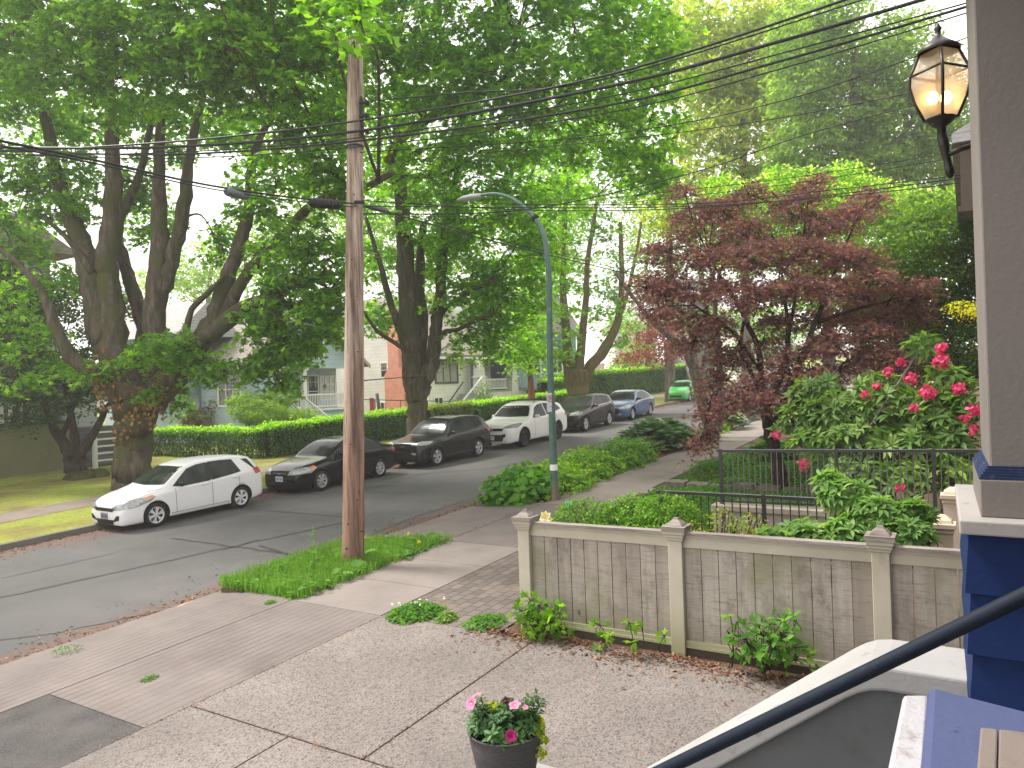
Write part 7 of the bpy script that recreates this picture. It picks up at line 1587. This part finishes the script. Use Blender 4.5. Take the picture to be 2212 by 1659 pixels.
mb = MB(); mb.box(2.60, 3.15, -.74, 0.0, G(3)-.1, CH-1.54); mb.build('pier', GREYS, pc)
mb = MB(); mb.box(4.25, 4.6, -.75, -.2, G(4), CH+2.4); tag(mb.build('porch_column', COLP), 'second porch column hidden behind the near one, carrying the lantern', 'column')
oh = empty('house', (0, -2, 1.5), 'navy house whose porch the picture is taken from', 'house')
mb = MB(); mb.box(-7, 9, -9, -1.9, .2, 8.5); mb.build('wall', NAVY, oh)
mb = MB(); mb.box(-3.5, 3.35, -1.89, .5, CH+1.9, CH+2.05); mb.build('porch_ceiling', COLP, oh)
mb = MB(); mb.box(-7, 1.2, -1.89, .2, 1.5, 2.0); mb.build('porch_deck', plain('deck_grey', (.2, .2, .2), .8), oh)
# boards at the very corner
def slab(name, label, cat, px4, z, th2, mat, bv=.006):
    q = [PZ(x, y, z) for x, y in px4]; mb = MB(); V = [tuple(p) for p in q]+[(p[0], p[1], p[2]-th2) for p in q]
    mb.add(V, [(0, 1, 2, 3), (7, 6, 5, 4), (0, 4, 5, 1), (1, 5, 6, 2), (2, 6, 7, 3), (3, 7, 4, 0)]); o = mb.build(name, mat); bevel(o, bv, 2); return tag(o, label, cat)
slab('porch_ledge', 'flaking white painted ledge beside the blue ledge', 'ledge', [(1950, 1499), (2010, 1499), (1995, 1760), (1895, 1760)], CH-.46, .05, FLAKY)
slab('porch_ledge', 'worn blue painted ledge in the bottom right corner', 'ledge', [(2003, 1478), (2330, 1560), (2330, 1900), (1965, 1900)], CH-.42, .055, NAVYT, .01)
slab('wooden_board', 'narrow weathered board, left one of two on the blue ledge', 'board', [(2118, 1570), (2156, 1574), (2146, 1900), (2090, 1900)], CH-.395, .02, WOODG, .002)
slab('wooden_board', 'wider weathered board at the right edge of the blue ledge', 'board', [(2158, 1574), (2330, 1592), (2330, 1900), (2148, 1900)], CH-.396, .02, WOODG, .002)
mb = MB(); c = PZ(2100, 1700, CH-.5); mb.box(.15, .75, -.95, -.0, 1.4, CH-.52); tag(mb.build('porch_parapet', NAVY), 'navy clad porch parapet under the corner ledges', 'wall') if False else None
# lantern
DL = 3.7
def lp(x, y): return P(x, y, DL)
lc = lp(2029, 150); ln_ = empty('wall_lantern', lc, 'lit brass and glass wall lantern hanging beside the porch column', 'lantern')
zc = lambda y: lp(2029, y)[2]
def hexring(r_, z): return [(lc[0]+r_*math.cos(math.pi/2*k+.12), lc[1]+r_*math.sin(math.pi/2*k+.12), z) for k in range(4)]
BRZ = plain('dark_bronze', (.035, .03, .028), .4, .5, .5)
lev = [(.085, zc(112)), (.128, zc(156)), (.132, zc(180)), (.112, zc(215)), (.072, zc(256))]
mb = MB(); rings = [hexring(r_, z) for r_, z in lev]
for k in range(4): mb.tube([rings[i][k] for i in range(5)], .0075, 6)
for i in (0, 1, 4): mb.tube(rings[i]+[rings[i][0]], .0065, 6)
mb.build('frame', BRZ, ln_)
mb = MB(); V = sum(rings, []); mb.add(V, [(i*4+k, i*4+(k+1) % 4, (i+1)*4+(k+1) % 4, (i+1)*4+k) for i in range(4) for k in range(4)])
gm = Mat('lantern_glass', .05, .5); gm.color((.95, .93, .9)); tr = gm.n('ShaderNodeBsdfTransparent'); tr.inputs[0].default_value = (.93, .9, .86, 1); gl = gm.n('ShaderNodeBsdfGlossy'); gl.inputs['Roughness'].default_value = .12; tl = gm.n('ShaderNodeBsdfTranslucent'); tl.inputs[0].default_value = (.9, .85, .78, 1)
ms = gm.n('ShaderNodeMixShader'); ms.inputs[0].default_value = .10; ms2 = gm.n('ShaderNodeMixShader'); ms2.inputs[0].default_value = .32
gm.L.new(tr.outputs[0], ms.inputs[1]); gm.L.new(gl.outputs[0], ms.inputs[2]); gm.L.new(ms.outputs[0], ms2.inputs[1]); gm.L.new(tl.outputs[0], ms2.inputs[2]); gm.L.new(ms2.outputs[0], gm.N['Material Output'].inputs['Surface'])
mb.build('glass', gm.m, ln_)
mb = MB(); mb.lathe([(.095, zc(114)), (.098, zc(108)), (.062, zc(96)), (.03, zc(84)), (.012, zc(76)), (.012, zc(68)), (.018, zc(62)), (.008, zc(55)), (.001, zc(48))], (lc[0], lc[1], 0), 18); mb.build('cap', BRZ, ln_)
mb = MB(); mb.lathe([(.068, zc(256)), (.05, zc(266)), (.02, zc(275)), (.02, zc(300))], (lc[0], lc[1], 0), 18); mb.build('bottom_cup', BRZ, ln_)
s0 = np.array([lc[0], lc[1], zc(285)]); mb = MB(); mb.tube(catmull([s0, lp(2040, 320), lp(2048, 355), lp(2054, 385)], 5), [.02, .02, .022, .024, .024, .022, .02, .02, .018, .018, .018, .02, .022, .02, .014, .008], 10)
mb.tube(catmull([lp(2046, 335), (4.28, .0, zc(330)), (4.3, -.1, zc(320)), (4.3, -.21, zc(300))], 5), .014, 8)
mb.lathe([(.001, -.2), (.06, -.2), (.065, -.19), (.05, -.17), (.001, -.165)], (4.3, 0, zc(300)), 18, 0, 'y'); mb.build('scroll_arm', BRZ, ln_)
em = bpy.data.materials.new('bulb_glow'); em.use_nodes = True; n3 = em.node_tree.nodes; n3['Principled BSDF'].inputs['Base Color'].default_value = (1, .6, .2, 1); n3['Principled BSDF'].inputs['Emission Color'].default_value = (1, .52, .13, 1); n3['Principled BSDF'].inputs['Emission Strength'].default_value = 9
for sx in (-.033, .033):
    c = lp(2029, 212)+rt*sx; mb = MB(); mb.lathe([(.001, .035), (.016, .03), (.026, .012), (.028, -.004), (.02, -.022), (.012, -.03), (.001, -.032)], c, 16); mb.build('bulb', em, ln_)
    mb = MB(); mb.tube([c-[0, 0, .033], c-[0, 0, .13]], .011, 10); mb.build('candle_tube', COLP, ln_)

# ------------------------------------------------------------------ planter
pl_ = empty('planter', (2.93, 1.90, PZ_), 'dark grey plastic pot of pink petunias standing on the stair wall pedestal', 'planter')
r0, r1, hp = .118, .178, .30
m = Mat('planter_plastic', .75, .25); m.color(m.ramp(m.noise(30, 4, stretch=(1, 1, 6)), [(.3, (.06, .056, .06)), (.7, (.095, .09, .095))])); POTM = m.m
mb = MB(); c = (2.93, 1.90, PZ_); mb.lathe([(.001, .0), (r0, .0), (r0+.004, .01), (r0+(r1-r0)*.55, hp*.6), (r0+(r1-r0)*.58, hp*.62), (r0+(r1-r0)*.82, hp*.84), (r0+(r1-r0)*.80, hp*.85), (r1-.004, hp*.985), (r1, hp), (r1-.007, hp+.003), (r1-.014, hp*.97), (r1-.03, hp*.86), (.001, hp*.86)], c, 48)
mb.build('pot', POTM, pl_)
top = np.array(c)+[0, 0, hp]
PET = leafmat('petunia_leaf', [(0, (.035, .1, .035)), (.6, (.065, .16, .05)), (1, (.12, .24, .07))], .35, gloss=.2); CHART = leafmat('creeping_jenny_leaf', [(0, (.25, .35, .02)), (1, (.45, .5, .04))], .4)
mb = MB(); C_, A_ = [], []
for k in range(120):
    a = random.random()*6.283; q_ = math.sqrt(random.random())*.165; h = random.uniform(.0, .075)*(1-.3*q_/.165)+(.03 if q_ < .1 else 0); e = top+np.array([q_*math.cos(a)*1.0, q_*math.sin(a), h])
    s0 = top+np.array([q_*.5*math.cos(a), q_*.5*math.sin(a), -.04]); mb.tube([s0, (s0+e)/2+rng.normal(size=3)*.006, e], .0022, 5)
    for t in np.linspace(.35, 1, 4): C_.append(s0+(e-s0)*t); A_.append((e-s0)+rng.normal(size=3)*.02)
for dx, dy, h in ((-.11, .10, .15), (-.02, .12, .13), (.08, -.13, .15), (.06, -.10, .13), (-.05, .13, .11), (.02, -.02, .12), (.09, -.15, .12)):
    e = top+np.array([dx, dy, h]); s0 = top+np.array([dx*.6, dy*.6, -.03]); mb.tube([s0, (s0+e)/2+rng.normal(size=3)*.008, e], .0025, 5)
    for t in np.linspace(.2, 1, 9): C_.append(s0+(e-s0)*t); A_.append((e-s0))
mb.build('stems', PET, pl_)
whorls('foliage', PET, np.array(C_), 4, .040, pl_, A_, tmpl=T_oval(.42, .2))
k = 240; a = rng.uniform(-1.6, .2, k); q_ = rng.uniform(.15, .195, k); dz = -rng.random(k)**1.5*.13*(q_ > .17)+.012
leaves('trailing_leaves', top+np.column_stack([q_*np.cos(a), q_*np.sin(a), dz]), rndv(k)+[-.5, -.3, .6], .022, ROUND, CHART, pl_)
k = 50; leaves('yellow_leaves', top+np.column_stack([rng.normal(-.0, .015, k), rng.normal(.07, .012, k), rng.uniform(.02, .11, k)]), rndv(k), .02, ROUND, CHART, pl_)
def petal_mat(name, c, v):
    return leafmat(name, [(0, c), (1, v)], .3, tcol=(1, .8, .9), gloss=.1)
PK, MG, DP = petal_mat('pale_pink_petal', (.75, .2, .45), (.8, .35, .55)), petal_mat('magenta_petal', (.42, .02, .16), (.5, .04, .2)), petal_mat('dark_petal', (.06, .01, .03), (.1, .02, .04))
for (px, py, dd, rad, mt, nv) in ((1030, 1520, 3.42, .03, PK, (-.6, .2, .4)), (1043, 1502, 3.5, .022, PK, (-.2, .3, 1)), (1124, 1523, 3.42, .027, PK, (-.5, .0, 1.1)), (1105, 1514, 3.48, .02, DP, (-.6, -.2, .8)), (1116, 1590, 3.25, .026, MG, (-1, -.5, .5)), (1147, 1528, 3.45, .014, PK, (-.4, -.2, 1))):
    c = P(px-12, py, dd); nv = unit(np.array(nv, float)); a0 = unit(np.cross(nv, [0, 0, 1.1])); b0 = np.cross(nv, a0); mb = MB(); V = [tuple(c-nv*rad*.5)]; nn_ = 30
    for j, (q_, o_) in enumerate(((.35, -.1), (.75, .12), (1.0, .08))):
        for i in range(nn_):
            t = 2*math.pi*i/nn_; rr2 = rad*q_*(1+(.13*math.cos(5*t)+random.uniform(-.04, .04) if j else 0)); V.append(tuple(c+a0*rr2*math.cos(t)+b0*rr2*math.sin(t)+nv*rad*(o_+random.uniform(-.05, .05)*(j > 0))))
    F = [(0, 1+i, 1+(i+1) % nn_) for i in range(nn_)]+[(1+j*nn_+i, 1+(j+1)*nn_+i, 1+(j+1)*nn_+(i+1) % nn_, 1+j*nn_+(i+1) % nn_) for j in range(2) for i in range(nn_)]
    fm = mb.add(V, F, 0, .5, True); fo = mb.build('petunia_bloom', mt, pl_)
    mb = MB(); mb.lathe([(.001, .001), (rad*.22, 0), (.001, -.001)], c+nv*rad*-.02, 8); mb.build('bloom_throat', plain('yellow_throat', (.5, .42, .1)) if mt is PK else DP, fo)

# ------------------------------------------------------------------ volume added to imitate lens glare as thin haze
mb = MB(); mb.box(-40, 150, -60, 120, -4, 30)
hz = mb.build('glare_veil', []) ; hm = bpy.data.materials.new('glare_veil_air'); hm.use_nodes = True; nn_ = hm.node_tree.nodes; nn_.clear()
ho_ = nn_.new('ShaderNodeOutputMaterial'); hv = nn_.new('ShaderNodeVolumePrincipled'); hv.inputs['Density'].default_value = .0016; hv.inputs['Color'].default_value = (1, .99, .96, 1); hv.inputs['Anisotropy'].default_value = .3
hm.node_tree.links.new(hv.outputs[0], ho_.inputs['Volume']); hz.data.materials.append(hm); tag(hz, kind='stuff')
